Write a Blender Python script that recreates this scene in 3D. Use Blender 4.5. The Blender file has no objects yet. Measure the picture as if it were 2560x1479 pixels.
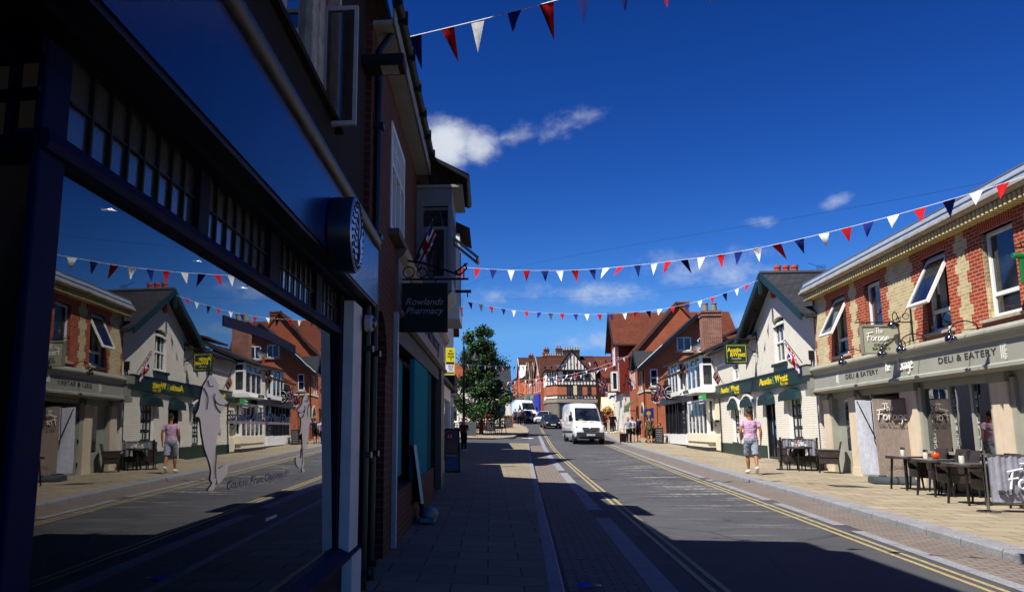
import bpy, math, random
from mathutils import Vector, Matrix, noise
R_ = math.radians
rnd = random.Random(7)
scene = bpy.context.scene
COL = scene.collection

# ------------------------------------------------------------------ terrain profile
def itp(x, T):
    if x <= T[0][0]: return T[0][1]
    for (a, b), (c, d) in zip(T, T[1:]):
        if x <= c: return b + (d - b) * (x - a) / (c - a)
    return T[-1][1]
COM = [(62, .81), (68, 1.0), (76, 1.3), (85, 1.65), (100, 2.25), (120, 3.1), (160, 4.3), (220, 5.5), (400, 7)]
ZR = [(-40, -.3), (0, 0), (10, .09), (18, .18), (24, .235), (40, .42), (55, .59)] + COM
ZL = [(-40, .03), (7, .03), (25, .06), (40, .13), (50, .33), (56, .55)] + COM
def XL(y): return .62 + .0415 * (y - 7)
def XR(y): return 5.75 + .065 * (y - 10)
def gz(x, y):
    t = min(1, max(0, (x - XL(y)) / (XR(y) - XL(y))))
    return (1 - t) * itp(y, ZL) + t * itp(y, ZR)
def pz(x, y): return gz(x, y) + .1

# ------------------------------------------------------------------ materials
def lin(c):
    if isinstance(c, str):
        c = [int(c[i:i + 2], 16) / 255 for i in (0, 2, 4)]
        c = [(v / 12.92 if v <= .04045 else ((v + .055) / 1.055) ** 2.4) for v in c]
    return (c[0], c[1], c[2], 1)
class N:
    def __init__(s, name):
        s.m = bpy.data.materials.new(name); s.m.use_nodes = True
        s.t = s.m.node_tree; s.n = s.t.nodes; s.l = s.t.links
        s.b = s.n['Principled BSDF']; s.out = s.n['Material Output']
    def add(s, typ, **k):
        n = s.n.new(typ)
        for a, v in k.items(): setattr(n, a, v)
        return n
    def k(s, a, b): s.l.new(a, b)
    def val(s, sock, v): sock.default_value = v
    def mix(s, f, a, b, blend='MIX'):
        n = s.n.new('ShaderNodeMix'); n.data_type = 'RGBA'; n.blend_type = blend; n.clamp_factor = True
        for i, v in ((0, f), (6, a), (7, b)):
            if hasattr(v, 'is_output'): s.k(v, n.inputs[i])
            else: n.inputs[i].default_value = v if i == 0 else lin(v)
        return n.outputs[2]
    def noise(s, scale, detail=4, rough=.6, vec=None, out=0, dist=0):
        n = s.n.new('ShaderNodeTexNoise'); n.inputs['Scale'].default_value = scale
        n.inputs['Detail'].default_value = detail; n.inputs['Roughness'].default_value = rough
        n.inputs['Distortion'].default_value = dist
        if vec is None: vec = s.co()
        s.k(vec, n.inputs['Vector']); return n.outputs[out]
    def co(s, kind='Object'):
        if not hasattr(s, '_tc'): s._tc = s.n.new('ShaderNodeTexCoord')
        return s._tc.outputs[kind]
    def ramp(s, f, lo, hi, a=0., b=1.):
        n = s.n.new('ShaderNodeMapRange'); n.inputs[1].default_value = lo; n.inputs[2].default_value = hi
        n.inputs[3].default_value = a; n.inputs[4].default_value = b; s.k(f, n.inputs[0]); return n.outputs[0]
    def math(s, op, a, b=0.):
        n = s.n.new('ShaderNodeMath'); n.operation = op
        for i, v in ((0, a), (1, b)):
            if hasattr(v, 'is_output'): s.k(v, n.inputs[i])
            else: n.inputs[i].default_value = v
        return n.outputs[0]
    def scale(s, vec, sc):
        n = s.n.new('ShaderNodeMapping'); n.inputs['Scale'].default_value = sc; s.k(vec, n.inputs['Vector']); return n.outputs[0]
    def sep(s, v):
        n = s.n.new('ShaderNodeSeparateXYZ'); s.k(v, n.inputs[0]); return n.outputs
    def comb(s, x, y, z=0.):
        n = s.n.new('ShaderNodeCombineXYZ')
        for i, v in enumerate((x, y, z)):
            if hasattr(v, 'is_output'): s.k(v, n.inputs[i])
            else: n.inputs[i].default_value = v
        return n.outputs[0]
    def bump(s, h, strength=.3, dist=.01):
        n = s.n.new('ShaderNodeBump'); n.inputs['Strength'].default_value = strength; n.inputs['Distance'].default_value = dist
        s.k(h, n.inputs['Height']); s.k(n.outputs[0], s.b.inputs['Normal'])
    def fin(s, col=None, rough=.6, metal=0, spec=.5):
        if col is not None:
            if hasattr(col, 'is_output'): s.k(col, s.b.inputs['Base Color'])
            else: s.b.inputs['Base Color'].default_value = lin(col)
        if hasattr(rough, 'is_output'): s.k(rough, s.b.inputs['Roughness'])
        else: s.b.inputs['Roughness'].default_value = rough
        s.b.inputs['Metallic'].default_value = metal
        s.b.inputs['Specular IOR Level'].default_value = spec
        return s.m
MC = {}
def memo(f):
    def g(*a, **k):
        key = (f.__name__, a, tuple(sorted(k.items())))
        if key not in MC: MC[key] = f(*a, **k)
        return MC[key]
    return g
@memo
def paint(c, rough=.5, var=.18, scale=3., spec=.4, metal=0, bump=0., dirt=0.):
    n = N('paint_' + c); nz = n.noise(scale, 6, .65)
    d = tuple(max(0, v * (1 - var)) for v in lin(c)[:3]); u = tuple(min(1, v * (1 + var * .5)) for v in lin(c)[:3])
    col = n.mix(n.ramp(nz, .3, .7), d, u)
    if dirt:
        st = n.noise(1., 5, .7, n.scale(n.co(), (9, 9, .7)))
        col = n.mix(n.ramp(st, .5, .8, 0, dirt), col, tuple(v * .45 for v in lin(c)[:3]))
    if bump: n.bump(n.noise(scale * 30, 3), bump, .004)
    return n.fin(col, n.ramp(nz, .2, .8, rough * .85, min(1, rough * 1.15)), metal, spec)
@memo
def brick(c1, c2, mortar, bw=.225, bh=.075, ms=.009, var=.5, paintd=0., rough=.85, off=.5):
    n = N('brick_' + c1); x, y, z = n.sep(n.co()); v = n.comb(n.math('ADD', x, y), z, 0.)
    b = n.add('ShaderNodeTexBrick'); b.offset = off
    n.k(v, b.inputs['Vector'])
    for k, w in (('Scale', 1.), ('Mortar Size', ms), ('Mortar Smooth', .1), ('Bias', 0.), ('Brick Width', bw), ('Row Height', bh)): b.inputs[k].default_value = w
    b.inputs['Color1'].default_value = lin(c1); b.inputs['Color2'].default_value = lin(c2); b.inputs['Mortar'].default_value = lin(mortar)
    big = n.noise(.9, 5, .65); fine = n.noise(14, 4, .7)
    col = n.mix(n.ramp(big, .35, .75, 0, var), b.outputs[0], tuple(q * .5 for q in lin(c1)[:3]))
    col = n.mix(n.ramp(fine, .5, .85, 0, .4), col, tuple(min(1, q * 1.5) for q in lin(c2)[:3]))
    n.bump(n.math('ADD', b.outputs[1], n.math('MULTIPLY', fine, -.4)), -.45 if not paintd else -.5, .014)
    return n.fin(col, rough, 0, .25)
@memo
def tiles(c1, c2, bw=.18, bh=.11, var=.6, moss='3a3a22'):
    n = N('tiles_' + c1); x, y, z = n.sep(n.co()); v = n.comb(n.math('ADD', x, y), n.math('MULTIPLY', z, 1.35), 0.)
    b = n.add('ShaderNodeTexBrick'); n.k(v, b.inputs['Vector'])
    for k, w in (('Scale', 1.), ('Mortar Size', .012), ('Mortar Smooth', .3), ('Bias', 0.), ('Brick Width', bw), ('Row Height', bh)): b.inputs[k].default_value = w
    b.inputs['Color1'].default_value = lin(c1); b.inputs['Color2'].default_value = lin(c2)
    b.inputs['Mortar'].default_value = tuple(q * .3 for q in lin(c1)[:3]) + (1,)
    big = n.noise(.7, 6, .7); fine = n.noise(9, 4, .7)
    col = n.mix(n.ramp(big, .4, .75, 0, var), b.outputs[0], tuple(q * .45 for q in lin(c1)[:3]))
    col = n.mix(n.ramp(fine, .58, .8, 0, .35), col, moss)
    n.bump(b.outputs[1], -.5, .015)
    return n.fin(col, .8, 0, .25)
@memo
def glass(tint='0a0d10', refl=1.0, rough=.0, tr=.55):
    # window pane: fresnel mix of a mirror reflection and a darkened view through
    n = N('glass'); n.n.remove(n.b)
    g = n.add('ShaderNodeBsdfGlossy'); g.inputs['Roughness'].default_value = rough; g.inputs['Color'].default_value = (1, 1, 1, 1)
    t = n.add('ShaderNodeBsdfTransparent'); t.inputs['Color'].default_value = (tr, tr, tr * 1.02, 1)
    f = n.add('ShaderNodeFresnel'); f.inputs['IOR'].default_value = 1.5
    fac = n.math('MINIMUM', n.math('MULTIPLY', f.outputs[0], 1.9 * refl), .95)
    m = n.add('ShaderNodeMixShader'); n.k(fac, m.inputs[0]); n.k(t.outputs[0], m.inputs[1]); n.k(g.outputs[0], m.inputs[2]); n.k(m.outputs[0], n.out.inputs[0])
    bp = n.add('ShaderNodeBump'); bp.inputs['Strength'].default_value = .035; bp.inputs['Distance'].default_value = .01; n.k(n.noise(1.6, 2), bp.inputs['Height']); n.k(bp.outputs[0], g.inputs['Normal'])
    return n.m
@memo
def dglass(c='10161c', rough=.04):
    n = N('dark_glazing'); nz = n.noise(2.2, 2)
    n.bump(n.noise(1.3, 1), .03, .02)
    return n.fin(n.mix(n.ramp(nz, .35, .7), c, '2a3038'), rough, 0, .8)
@memo
def metal(c='b0b0b0', rough=.25): 
    n = N('metal_' + c); return n.fin(n.mix(n.ramp(n.noise(20, 3), .3, .7), c, tuple(v * .8 for v in lin(c)[:3])), rough, 1)
@memo
def emit(c, s):
    n = N('lamp_glow'); n.b.inputs['Emission Color'].default_value = lin(c); n.b.inputs['Emission Strength'].default_value = s; return n.fin(c)
@memo
def weave(c='171412'):
    n = N('rattan_weave'); x, y, z = n.sep(n.co()); v = n.comb(n.math('ADD', x, y), z, 0.)
    b = n.add('ShaderNodeTexBrick'); n.k(v, b.inputs['Vector'])
    for k, w in (('Scale', 1.), ('Mortar Size', .006), ('Mortar Smooth', .6), ('Bias', 0.), ('Brick Width', .05), ('Row Height', .022)): b.inputs[k].default_value = w
    b.inputs['Color1'].default_value = lin('564840'); b.inputs['Color2'].default_value = lin('352c27'); b.inputs['Mortar'].default_value = lin('060505')
    n.bump(b.outputs[1], -.8, .006); return n.fin(b.outputs[0], .45, 0, .5)
@memo
def cloth(c, folds=.5, rough=.85):
    n = N('cloth_' + c); w = n.noise(5, 4, .6, n.scale(n.co(), (2.2, 2.2, .6)))
    n.bump(w, folds, .06)
    return n.fin(n.mix(n.ramp(n.noise(14, 4), .3, .7), tuple(v * .82 for v in lin(c)[:3]), c), rough, 0, .15)

# ------------------------------------------------------------------ mesh builder
class B:
    def __init__(s, mat=None): s.v = []; s.f = []; s.fm = []; s.mats = []; s.cur = 0; s.use(mat)
    def use(s, m):
        if m is None: return s
        if m not in s.mats: s.mats.append(m)
        s.cur = s.mats.index(m); return s
    def raw(s, vs, fs):
        o = len(s.v); s.v += [tuple(v) for v in vs]
        for f in fs: s.f.append([o + i for i in f]); s.fm.append(s.cur)
        return s
    def box(s, x0, x1, y0, y1, z0, z1):
        x0, x1 = min(x0, x1), max(x0, x1); y0, y1 = min(y0, y1), max(y0, y1); z0, z1 = min(z0, z1), max(z0, z1)
        return s.raw([(x0, y0, z0), (x1, y0, z0), (x1, y1, z0), (x0, y1, z0), (x0, y0, z1), (x1, y0, z1), (x1, y1, z1), (x0, y1, z1)],
                     [(0, 3, 2, 1), (4, 5, 6, 7), (0, 1, 5, 4), (1, 2, 6, 5), (2, 3, 7, 6), (3, 0, 4, 7)])
    def hexa(s, p): return s.raw(p, [(0, 3, 2, 1), (4, 5, 6, 7), (0, 1, 5, 4), (1, 2, 6, 5), (2, 3, 7, 6), (3, 0, 4, 7)])
    def prism(s, poly, ax, a0, a1):
        # poly of 2d points; ax: 'y' -> (x,z) extruded along y ; 'x' -> (y,z) ; 'z' -> (x,y)
        n = len(poly)
        def P(p, a): return {'y': (p[0], a, p[1]), 'x': (a, p[0], p[1]), 'z': (p[0], p[1], a)}[ax]
        vs = [P(p, a0) for p in poly] + [P(p, a1) for p in poly]
        fs = [list(range(n)), list(range(2 * n - 1, n - 1, -1))] + [(i + n, (i + 1) % n + n, (i + 1) % n, i) for i in range(n)]
        return s.raw(vs, fs)
    def cyl(s, p0, p1, r0, r1=None, n=10, cap=True, sy=1.):
        r1 = r0 if r1 is None else r1; p0 = Vector(p0); p1 = Vector(p1); d = (p1 - p0).normalized()
        a = d.orthogonal().normalized() if abs(d.z) < .95 else Vector((1, 0, 0)); b = d.cross(a).normalized(); a = b.cross(d)
        vs = [p + (a * math.cos(t) + b * math.sin(t) * sy) * r for p, r in ((p0, r0), (p1, r1)) for t in [2 * math.pi * i / n for i in range(n)]]
        fs = [(i, (i + 1) % n, (i + 1) % n + n, i + n) for i in range(n)]
        if cap: fs += [list(range(n - 1, -1, -1)), list(range(n, 2 * n))]
        return s.raw(vs, fs)
    def tube(s, pts, r, n=6, rs=None):
        pts = [Vector(p) for p in pts]; m = len(pts); vs = []; pa = None
        for i, p in enumerate(pts):
            d = (pts[min(i + 1, m - 1)] - pts[max(i - 1, 0)])
            d = d.normalized() if d.length > 1e-9 else Vector((0, 0, 1))
            a = (pa - d * pa.dot(d)) if pa else d.orthogonal()
            if a.length < 1e-6: a = d.orthogonal()
            a.normalize(); pa = a; b = d.cross(a); rr = rs[i] if rs else r
            vs += [p + (a * math.cos(t) + b * math.sin(t)) * rr for t in [2 * math.pi * k / n for k in range(n)]]
        fs = [(i * n + k, i * n + (k + 1) % n, (i + 1) * n + (k + 1) % n, (i + 1) * n + k) for i in range(m - 1) for k in range(n)]
        fs += [list(range(n - 1, -1, -1)), list(range((m - 1) * n, m * n))]
        return s.raw(vs, fs)
    def lathe(s, prof, c=(0, 0, 0), n=16, ax='z'):
        vs = []; m = len(prof)
        for r, h in prof:
            for k in range(n):
                t = 2 * math.pi * k / n; p = (r * math.cos(t), r * math.sin(t), h)
                if ax == 'y': p = (p[0], p[2], p[1])
                if ax == 'x': p = (p[2], p[0], p[1])
                vs.append((c[0] + p[0], c[1] + p[1], c[2] + p[2]))
        fs = [(i * n + k, i * n + (k + 1) % n, (i + 1) * n + (k + 1) % n, (i + 1) * n + k) for i in range(m - 1) for k in range(n)]
        fs += [list(range(n - 1, -1, -1)), list(range((m - 1) * n, m * n))]
        return s.raw(vs, fs)
    def ell(s, c, r, nu=12, nv=8):
        prof = [(max(1e-4, math.sin(math.pi * i / nv)), -math.cos(math.pi * i / nv)) for i in range(nv + 1)]
        o = len(s.v); s.lathe(prof, n=nu)
        for i in range(o, len(s.v)): v = s.v[i]; s.v[i] = (c[0] + v[0] * r[0], c[1] + v[1] * r[1], c[2] + v[2] * r[2])
        return s
    def wall(s, x0, x1, z0, z1, ops, y0=0., y1=.25):
        # slab in the xz plane with rectangular openings ops=[(xa,xb,za,zb)]
        xs = sorted({x0, x1, *[min(max(o[i], x0), x1) for o in ops for i in (0, 1)]}); zs = sorted({z0, z1, *[min(max(o[i], z0), z1) for o in ops for i in (2, 3)]})
        def hole(xa, xb, za, zb):
            cx, cz = (xa + xb) / 2, (za + zb) / 2
            return any(o[0] < cx < o[1] and o[2] < cz < o[3] for o in ops)
        for xa, xb in zip(xs, xs[1:]):
            for za, zb in zip(zs, zs[1:]):
                if hole(xa, xb, za, zb): continue
                s.raw([(xa, y0, za), (xb, y0, za), (xb, y0, zb), (xa, y0, zb)], [(0, 1, 2, 3)])
                s.raw([(xa, y1, za), (xb, y1, za), (xb, y1, zb), (xa, y1, zb)], [(3, 2, 1, 0)])
        def rect(a, b, c, d, inn):
            f = [(0, 1, 2, 3)] if inn else [(3, 2, 1, 0)]
            for p, q in (((a, c), (b, c)), ((b, c), (b, d)), ((b, d), (a, d)), ((a, d), (a, c))):
                s.raw([(p[0], y0, p[1]), (p[0], y1, p[1]), (q[0], y1, q[1]), (q[0], y0, q[1])], f)
        rect(x0, x1, z0, z1, True)
        for o in ops: rect(max(o[0], x0), min(o[1], x1), max(o[2], z0), min(o[3], z1), False)
        return s
    def frame(s, x0, x1, z0, z1, w, y0, y1, wb=None):
        wb = wb or w
        s.box(x0, x0 + w, y0, y1, z0, z1); s.box(x1 - w, x1, y0, y1, z0, z1)
        s.box(x0 + w, x1 - w, y0, y1, z0, z0 + wb); s.box(x0 + w, x1 - w, y0, y1, z1 - w, z1); return s
    def xf(s, M, o=0):
        for i in range(o, len(s.v)): s.v[i] = tuple(M @ Vector(s.v[i]))
        return s
    def obj(s, name, parent=None, smooth=None, bevel=0, at=None, label=None, cat=None, group=None, kind=None, fr=None, uv=None):
        me = bpy.data.meshes.new(name)
        a = ANCH.get(parent.name, (0, 0, 0)) if parent is not None else (at or (0, 0, 0))
        me.from_pydata([(v[0] - a[0], v[1] - a[1], v[2] - a[2]) for v in s.v], [], s.f)
        for m in s.mats: me.materials.append(m)
        if len(s.mats) > 1: me.polygons.foreach_set('material_index', s.fm)
        if uv:
            L = me.uv_layers.new(name='UVMap')
            for lp in me.loops: L.data[lp.index].uv = uv[lp.vertex_index]
        me.update()
        o = bpy.data.objects.new(name, me); COL.objects.link(o)
        if smooth is not None:
            me.polygons.foreach_set('use_smooth', [True] * len(me.polygons))
            if smooth < 180: me.set_sharp_from_angle(angle=R_(smooth))
        if bevel:
            b = o.modifiers.new('bev', 'BEVEL'); b.width = bevel; b.segments = 2; b.limit_method = 'ANGLE'; b.angle_limit = R_(40)
        if parent is not None: o.parent = parent; ANCH[o.name] = a
        else:
            if fr: o.matrix_world = fr.M @ Matrix.Translation(a)
            elif at: o.location = at
        tag(o, label, cat, group, kind); return o
ANCH = {}
def tag(o, label=None, cat=None, group=None, kind=None):
    for k, v in (('label', label), ('category', cat), ('group', group), ('kind', kind)):
        if v: o[k] = v
    return o
class Frame:
    def __init__(s, loc, fwd):
        # local y = fwd (inward), z up, x = y cross z
        y = Vector((fwd[0], fwd[1], 0)).normalized(); x = y.cross(Vector((0, 0, 1)))
        s.M = Matrix(((x.x, y.x, 0, loc[0]), (x.y, y.y, 0, loc[1]), (0, 0, 1, loc[2]), (0, 0, 0, 1)))
    def w(s, p): return s.M @ Vector(p)
    def inv(s, p): return s.M.inverted() @ Vector(p)
W = Frame((0, 0, 0), (0, 1))      # world aligned
RS = Frame((10.24, 26.83, 0), (.9985, -.0554))   # right-hand row: x towards the camera, y into the buildings
LS = Frame((0, 0, 0), (-1, 0))    # left-hand row: x = world y, y = -world x
def thing(name, label, cat, at=(0, 0, 0), fr=W, group=None, rz=0):
    o = bpy.data.objects.new(name, None); COL.objects.link(o); o.empty_display_size = .2
    o.matrix_world = fr.M @ Matrix.Translation(at) @ Matrix.Rotation(rz, 4, 'Z')
    ANCH[o.name] = tuple(at) if rz == 0 else (0, 0, 0); tag(o, label, cat, group); return o
def free(name, label, cat, loc, rz=0, group=None):
    # thing whose parts are modelled round its own origin
    o = bpy.data.objects.new(name, None); COL.objects.link(o); o.empty_display_size = .2
    o.location = loc; o.rotation_euler = (0, 0, rz); ANCH[o.name] = (0, 0, 0); tag(o, label, cat, group); return o
def copy_tree(o, parent=None):
    c = o.copy(); COL.objects.link(c); c.parent = parent
    for ch in list(o.children): copy_tree(ch, c)
    return c

# ------------------------------------------------------------------ lettering
def text(b, s, w=None, h=.2, at=(0, 0, 0), fr=None, bold=0., depth=.006, xs=1., shear=0., align='CENTER', rot=None, spacing=1.):
    c = bpy.data.curves.new('t', 'FONT'); c.body = s; c.size = 1; c.offset = bold; c.extrude = depth / h / 2; c.align_x = align; c.shear = shear
    c.space_character = spacing; c.resolution_u = 3
    o = bpy.data.objects.new('t', c); COL.objects.link(o)
    dg = bpy.context.evaluated_depsgraph_get(); me = bpy.data.meshes.new_from_object(o.evaluated_get(dg))
    vs = [v.co.copy() for v in me.vertices]; fs = [list(p.vertices) for p in me.polygons]
    bpy.data.objects.remove(o); bpy.data.meshes.remove(me); bpy.data.curves.remove(c)
    if not vs: return b
    xa = min(v.x for v in vs); xb = max(v.x for v in vs)
    k = h / .72; kx = k * xs
    if w: kx = w / (xb - xa)
    M = rot or Matrix.Rotation(R_(90), 4, 'X')
    o0 = Vector(at)
    out = []
    for v in vs:
        p = Vector((v.x * kx, v.y * k, v.z * k)); out.append(tuple(o0 + (M.to_3x3() @ p)))
    return b.raw(out, fs)
# serif capitals: plain letters with slabs added at stems
def serif(b, s, w, h, at, bold=.0, depth=.006, rot=None): return text(b, s, w, h, at, bold=bold, depth=depth, rot=rot)
GL = {  # hand-lettered strokes, unit box, per letter: list of polylines, advance
 'T': ([[(0, .95), (.75, 1.02)], [(.4, 1.0), (.33, .5), (.3, 0)]], .55),
 'h': ([[(.1, 1.0), (.08, 0)], [(.08, .3), (.2, .5), (.32, .45), (.33, 0)]], .45),
 'e': ([[(.02, .25), (.33, .32), (.3, .5), (.14, .52), (.02, .28), (.1, .03), (.35, .08)]], .45),
 'F': ([[(.3, 1.0), (.2, .5), (.12, -.02)], [(.0, .92), (.4, 1.02), (.85, 1.12)], [(.02, .5), (.55, .6)]], .55),
 'o': ([[(.2, .5), (.04, .35), (.06, .08), (.22, 0), (.36, .15), (.34, .4), (.2, .5)]], .45),
 'r': ([[(.06, .5), (.1, 0)], [(.09, .3), (.2, .48), (.34, .48)]], .38),
 'a': ([[(.36, .45), (.16, .5), (.04, .22), (.14, .0), (.34, .2), (.37, .48), (.38, .02)]], .48),
 'g': ([[(.36, .45), (.16, .5), (.05, .25), (.15, .05), (.34, .22), (.37, .48), (.36, -.2), (.22, -.42), (.03, -.33)]], .48)}
def smoothp(p, k=3):
    if len(p) < 3: return p
    P = [p[0]] + list(p) + [p[-1]]; out = []
    for i in range(1, len(P) - 2):
        for j in range(k):
            t = j / k; a, b_, c, d = P[i - 1], P[i], P[i + 1], P[i + 2]
            out.append(tuple(.5 * (2 * b_[m] + (c[m] - a[m]) * t + (2 * a[m] - 5 * b_[m] + 4 * c[m] - d[m]) * t * t + (3 * b_[m] - a[m] - 3 * c[m] + d[m]) * t ** 3) for m in range(len(b_))))
    out.append(p[-1]); return out
def script(b, s, at, h, wd=.07, M=None, xs=1.0):
    x = 0; M = M or Matrix.Identity(3)
    for ch in s:
        if ch == ' ': x += .35; continue
        st, adv = GL[ch]
        for pl in st:
            pts = [Vector(at) + M @ Vector(((x + p[0]) * h * xs, 0, p[1] * h)) for p in smoothp(pl)]
            b.tube(pts, h * wd, 5)
        x += adv
    return b
def script_w(s): return sum(.35 if c == ' ' else GL[c][1] for c in s)
# ------------------------------------------------------------------ camera
cam = bpy.data.cameras.new('camera'); camo = bpy.data.objects.new('camera', cam); COL.objects.link(camo)
CF, CP, CY, CRo, CX0, CY0 = 1979.4, .1647, -.1208, .0134, 986.2, 740.5
cam.sensor_width = 36; cam.lens = CF / 2560 * 36; cam.clip_start = .05; cam.clip_end = 3000
cam.shift_x = (1280 - CX0) / 2560; cam.shift_y = (CY0 - 739.5) / 2560
Fv = Vector((math.sin(CY) * math.cos(CP), math.cos(CY) * math.cos(CP), math.sin(CP)))
Rv = Vector((math.cos(CY), -math.sin(CY), 0)); Uv = Rv.cross(Fv)
R2 = math.cos(CRo) * Rv + math.sin(CRo) * Uv; U2 = -math.sin(CRo) * Rv + math.cos(CRo) * Uv
camo.matrix_world = Matrix(((R2.x, U2.x, -Fv.x, 0), (R2.y, U2.y, -Fv.y, 0), (R2.z, U2.z, -Fv.z, 1.45), (0, 0, 0, 1)))
scene.camera = camo

# ------------------------------------------------------------------ light
LD = Vector((.58, .46, -1)).normalized()          # direction sunlight travels
S = -LD
sl = bpy.data.lights.new('sun', 'SUN'); sl.energy = 5.0; sl.angle = R_(.5); sl.color = (1, .968, .915)
so = bpy.data.objects.new('sun', sl); COL.objects.link(so); so.rotation_euler = LD.to_track_quat('-Z', 'Y').to_euler()
wd = bpy.data.worlds.new('World'); scene.world = wd; wd.use_nodes = True
nt = wd.node_tree; nn = nt.nodes; bg = nn['Background']
sky = nn.new('ShaderNodeTexSky'); sky.sky_type = 'NISHITA'; sky.sun_disc = False
sky.sun_elevation = math.asin(S.z); sky.sun_rotation = math.atan2(S.x, S.y)
sky.altitude = 0; sky.air_density = 1.0; sky.dust_density = .15; sky.ozone_density = 4.0
bg.inputs['Strength'].default_value = .05
def wm(op, a, b=0., c=None):
    n = nn.new('ShaderNodeMath'); n.operation = op
    for i, v in enumerate((a, b) if c is None else (a, b, c)):
        if hasattr(v, 'is_output'): nt.links.new(v, n.inputs[i])
        else: n.inputs[i].default_value = v
    return n.outputs[0]
tc = nn.new('ShaderNodeTexCoord'); sp = nn.new('ShaderNodeSeparateXYZ'); nt.links.new(tc.outputs['Generated'], sp.inputs[0])
az = wm('ARCTAN2', sp.outputs[0], sp.outputs[1]); el = wm('ARCSINE', sp.outputs[2])
def wn(scale, sc=(1, 1, 1), detail=8, rough=.6, dist=0.):
    m = nn.new('ShaderNodeMapping'); m.inputs['Scale'].default_value = sc; nt.links.new(tc.outputs['Generated'], m.inputs[0])
    n = nn.new('ShaderNodeTexNoise'); n.inputs['Scale'].default_value = scale; n.inputs['Detail'].default_value = detail; n.inputs['Roughness'].default_value = rough
    n.inputs['Distortion'].default_value = dist; nt.links.new(m.outputs[0], n.inputs['Vector']); return n.outputs[0]
nz1 = wn(14, (1, 1, 1.6)); nz2 = wn(38, (1, 1, 1.3), 6, .65, .4)
nzz = wm('ADD', wm('MULTIPLY', nz1, .62), wm('MULTIPLY', nz2, .38))
# clouds: (azimuth, elevation, half width, half height, tilt, density) in radians
CL = [(-.06, .35, .05, .042, 0, 1.12), (-.016, .35, .036, .028, .1, .9), (.035, .361, .06, .018, .15, .47), (.1, .374, .06, .026, .3, .52), (.4, .253, .026, .012, .35, .58), (.325, .24, .03, .011, -.1, .55),
      (.27, .188, .1, .03, -.05, .64), (.13, .165, .09, .022, .0, .52), (.02, .168, .07, .018, 0, .52), (.145, .108, .07, .018, .12, .62), (.3, .13, .12, .02, 0, .45), (-.3, .16, .08, .03, .1, .6), (.7, .3, .12, .03, 0, .5), (-.9, .4, .2, .05, 0, .5), (2.5, .4, .4, .12, 0, .5)]
acc = None
for (a0, e0, sa, se, tl, dn) in CL:
    da = wm('SUBTRACT', az, a0); de = wm('SUBTRACT', el, e0)
    u = wm('ADD', wm('MULTIPLY', da, math.cos(tl) / sa), wm('MULTIPLY', de, math.sin(tl) / sa))
    v = wm('ADD', wm('MULTIPLY', da, -math.sin(tl) / se), wm('MULTIPLY', de, math.cos(tl) / se))
    q = wm('ADD', wm('MULTIPLY', u, u), wm('MULTIPLY', v, v))
    g = wm('MULTIPLY', wm('POWER', 2.718, wm('MULTIPLY', q, -1.)), dn)
    acc = g if acc is None else wm('MAXIMUM', acc, g)
dens = wm('SUBTRACT', wm('ADD', acc, wm('MULTIPLY', nzz, 1.5)), 1.02)
mr = nn.new('ShaderNodeMapRange'); mr.interpolation_type = 'SMOOTHSTEP'; mr.inputs[1].default_value = 0.; mr.inputs[2].default_value = .8; mr.inputs[4].default_value = .95
nt.links.new(dens, mr.inputs[0])
hs = nn.new('ShaderNodeHueSaturation'); hs.inputs['Hue'].default_value = .507; hs.inputs['Saturation'].default_value = 1.28; hs.inputs['Value'].default_value = 1.0
nt.links.new(sky.outputs[0], hs.inputs['Color'])
# cloud brightness: thin edges take the sky, thick parts white
cc = nn.new('ShaderNodeMix'); cc.data_type = 'RGBA'; cc.inputs[6].default_value = (7.2, 8.0, 9.4, 1); cc.inputs[7].default_value = (10.5, 11.0, 11.6, 1)
nt.links.new(nz1, cc.inputs[0])
dv = nn.new('ShaderNodeMix'); dv.data_type = 'RGBA'; dv.blend_type = 'MULTIPLY'; dv.inputs[0].default_value = 1; dv.inputs[7].default_value = (.25, .25, .25, 1); nt.links.new(hs.outputs[0], dv.inputs[6])
gm = nn.new('ShaderNodeGamma'); gm.inputs[1].default_value = 1.6; nt.links.new(dv.outputs[2], gm.inputs[0])
cp = nn.new('ShaderNodeMix'); cp.data_type = 'RGBA'; cp.blend_type = 'DARKEN'; cp.inputs[0].default_value = 1; cp.inputs[7].default_value = (.4, 1.15, 2.4, 1); nt.links.new(gm.outputs[0], cp.inputs[6])
ml = nn.new('ShaderNodeMix'); ml.data_type = 'RGBA'; ml.blend_type = 'MULTIPLY'; ml.inputs[0].default_value = 1; ml.inputs[7].default_value = (4.4, 4.4, 4.7, 1); nt.links.new(cp.outputs[2], ml.inputs[6])
mx = nn.new('ShaderNodeMix'); mx.data_type = 'RGBA'; nt.links.new(mr.outputs[0], mx.inputs[0]); nt.links.new(ml.outputs[2], mx.inputs[6]); nt.links.new(cc.outputs[2], mx.inputs[7])
nt.links.new(mx.outputs[2], bg.inputs['Color'])
vs = scene.view_settings; vs.view_transform = 'Standard'; vs.look = 'None'; vs.exposure = 0.65; vs.gamma = 1; vs.use_curve_mapping = False
scene.cycles.max_bounces = 8; scene.cycles.diffuse_bounces = 3; scene.cycles.glossy_bounces = 4; scene.cycles.transparent_max_bounces = 12
scene.cycles.caustics_reflective = False; scene.cycles.caustics_refractive = False
scene.cycles.sample_clamp_indirect = 6; scene.cycles.use_denoising = True

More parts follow.
